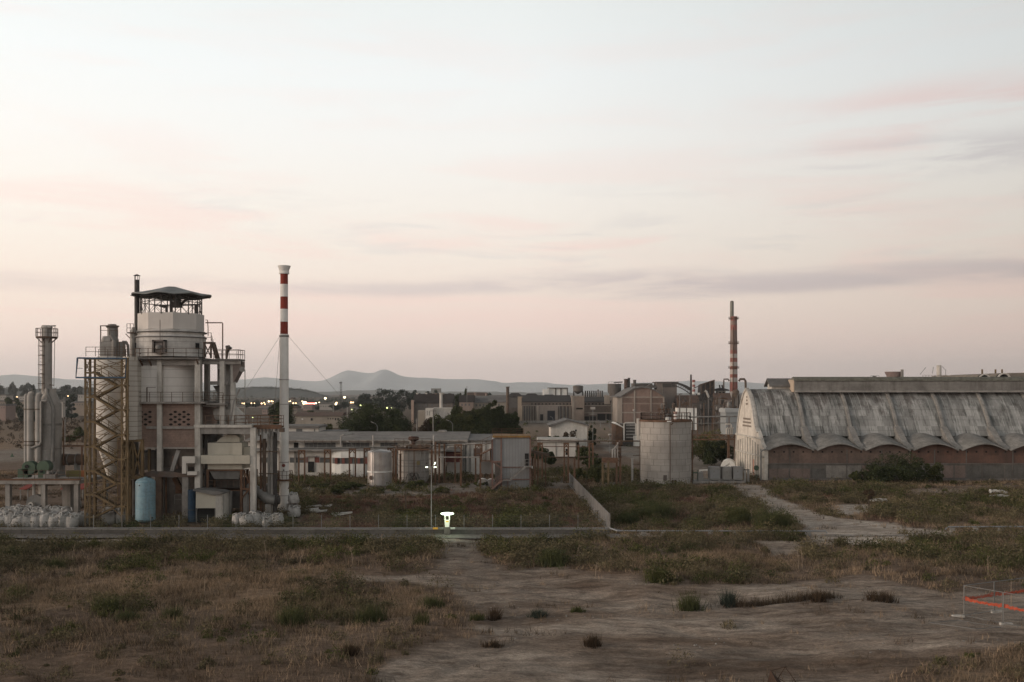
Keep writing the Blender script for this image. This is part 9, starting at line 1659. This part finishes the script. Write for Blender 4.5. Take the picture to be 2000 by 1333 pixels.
    for px, q, Y, lab in ((678.5, 795, 470, 'pale pole right of the lattice mast'), (651, 784, 520, 'leaning thin pole left of the lattice mast'), (124, 778, 260, 'pair of thin poles in the field, left one'), (127, 776, 262, 'pair of thin poles in the field, right one'), (478, 790, 300, 'thin dark pole by the sloping hopper pipe'), (846, 800, 190, 'pale thin pole in front of the tree row'), (814, 818, 190, 'grey pole behind the workshop roof')):
        t = thing('utility_pole', lab, 'pole', (X(px, Y), Y, 0)); b = MB(); b.rod((X(px, Y), Y, 0), (X(px, Y), Y, Z(q, Y)), max(.1, Y*.0005), n=6); b.build('shaft', steel if px != 678.5 else conc, t); b = MB(); b.beam((X(px, Y)-.5, Y, Z(q, Y)-.3), (X(px, Y)+.5, Y, Z(q, Y)-.3), .1); b.build('crossarm', steel, t)
    # field track signs and far woods
    a = (X(24, 225), 225); t = thing('road_sign', 'small triangular sign backing on a thin post by the far road at the left', 'sign', (a[0], a[1], 0)); b = MB(); b.beam((a[0], 225, 0), (a[0], 225, Z(893, 225)), .07); b.build('post', steel, t); b = MB(); b.prism([(a[0]-.5, Z(894, 225)), (a[0]+.5, Z(894, 225)), (a[0], Z(885, 225))], 1, 224.9, 224.95); b.build('board', greenp, t)
    def wood(nm, n, Y0, Y1, x0, x1, hmin, hmax, mm):
        x = []; y = RNG.uniform(Y0, Y1, n); px = RNG.uniform(x0, x1, n); xx = (px-1000)/2000*y; h = RNG.uniform(hmin, hmax, n); r = h*RNG.uniform(.5, .9, n)
        leafballs(nm, xx, y, np.zeros(n), r, h, 34, np.full(n, 1.1)*(y/900), mm)
    wood('far_woods', 420, 900, 1500, -60, 720, 3, 9, LF['blue']); wood('far_woods', 160, 1000, 1600, 640, 1500, 4, 10, LF['blue']); wood('field_scrub', 260, 250, 520, -40, 175, .5, 1.8, LF['brown']); wood('field_scrub', 160, 260, 520, 700, 1240, .4, 1.4, LF['olive'])
    # trees along the hill crests
    def crest(pts, Y, n, hm):
        px = RNG.uniform(pts[0][0], pts[-1][0], n); zz = CH+(HY-np.interp(px, [p[0] for p in pts], [p[1] for p in pts]))/2000*Y; h = RNG.uniform(hm*.5, hm, n); leafballs('hill_woods', (px-1000)/2000*Y, np.full(n, Y)+RNG.uniform(-30, 5, n), zz-1.5-h*.4, h*.9, h, 26, np.full(n, 2.2)*(Y/2000), LF['blue'])
    crest([(470,760),(500,757),(540,758),(590,761),(612,766),(640,776)], 2590, 170, 8); crest([(0,756),(60,762),(120,760),(180,758),(240,765)], 1890, 90, 8)
town()

# finer pieces go one level down, under the part that carries them
NEST = {'deck_railing': 'main_deck', 'deck_bracket': 'main_deck', 'lower_railing': 'lower_deck', 'flange': ('tube', 'shaft'), 'inlet_flange': 'casing', 'inlet_hole': 'casing', 'inlet': 'casing', 'top_railing': 'shell', 'rim_railing': 'rusty_rim', 'red_mullion': 'bowed_glazing', 'vent_slot': 'gable_wall', 'gable_trim': 'gable_wall', 'gable_pilaster': 'gable_wall', 'bricked_door': 'gable_wall', 'vent_opening': 'brick_wall', 'upper_pilaster': 'brick_wall', 'monitor_ledge': 'ridge_monitor', 'monitor_coping': 'ridge_monitor', 'monitor_end': 'ridge_monitor', 'gutter': 'roof', 'lantern_roof': 'ridge_lantern', 'badge': 'door', 'cap': 'shaft', 'vent_hole': 'brick_wall', 'hoop': 'shell', 'manhole': 'shell', 'nozzle': 'shell', 'hatch': 'shell', 'door_hood': 'lower_wall', 'lamp_head': 'pole', 'arm': 'pole', 'floodlight': 'crossbar', 'yellow_label': 'white_body', 'small_window': 'upper_drum', 'feed_wheel': 'feed_gate', 'tower_slot': 'block_tower', 'tower_trim': 'block_tower', 'small_doorway': 'porch_block', 'big_doorway': 'porch_block', 'porch_edge': 'porch_block', 'lantern_cap': 'black_pipe', 'roof_railing': ('roof_edge', 'roof_slab'), 'trunk_limb': 'trunk'}
def nest():
    st = lambda o: o.name.split('.')[0]
    for root in [o for o in S.objects if o.parent is None and o.type == 'EMPTY']:
        ch = list(root.children)
        for c in ch:
            w = NEST.get(st(c))
            if not w: continue
            w = (w,) if isinstance(w, str) else w
            p = next((q for q in ch if st(q) in w and q.parent == root), None)
            if p and p is not c: c.parent = p
nest()
# ================================================================ haze: the evening air over the plain
def make_haze():
    b = MB().box(-6500, 6500, -60, 11800, -8, 330)
    m = bpy.data.materials.new('evening_air'); m.use_nodes = True; t = m.node_tree; t.nodes.clear()
    out = N(t, 'ShaderNodeOutputMaterial'); v = N(t, 'ShaderNodeVolumePrincipled')
    v.inputs['Color'].default_value = (.96,.99,1,1); v.inputs['Density'].default_value = HAZE_D; v.inputs['Anisotropy'].default_value = .8
    t.links.new(v.outputs[0], out.inputs['Volume'])
    o = b.build('haze', m); o['kind'] = 'stuff'
HAZE_D = .85e-4
make_haze()
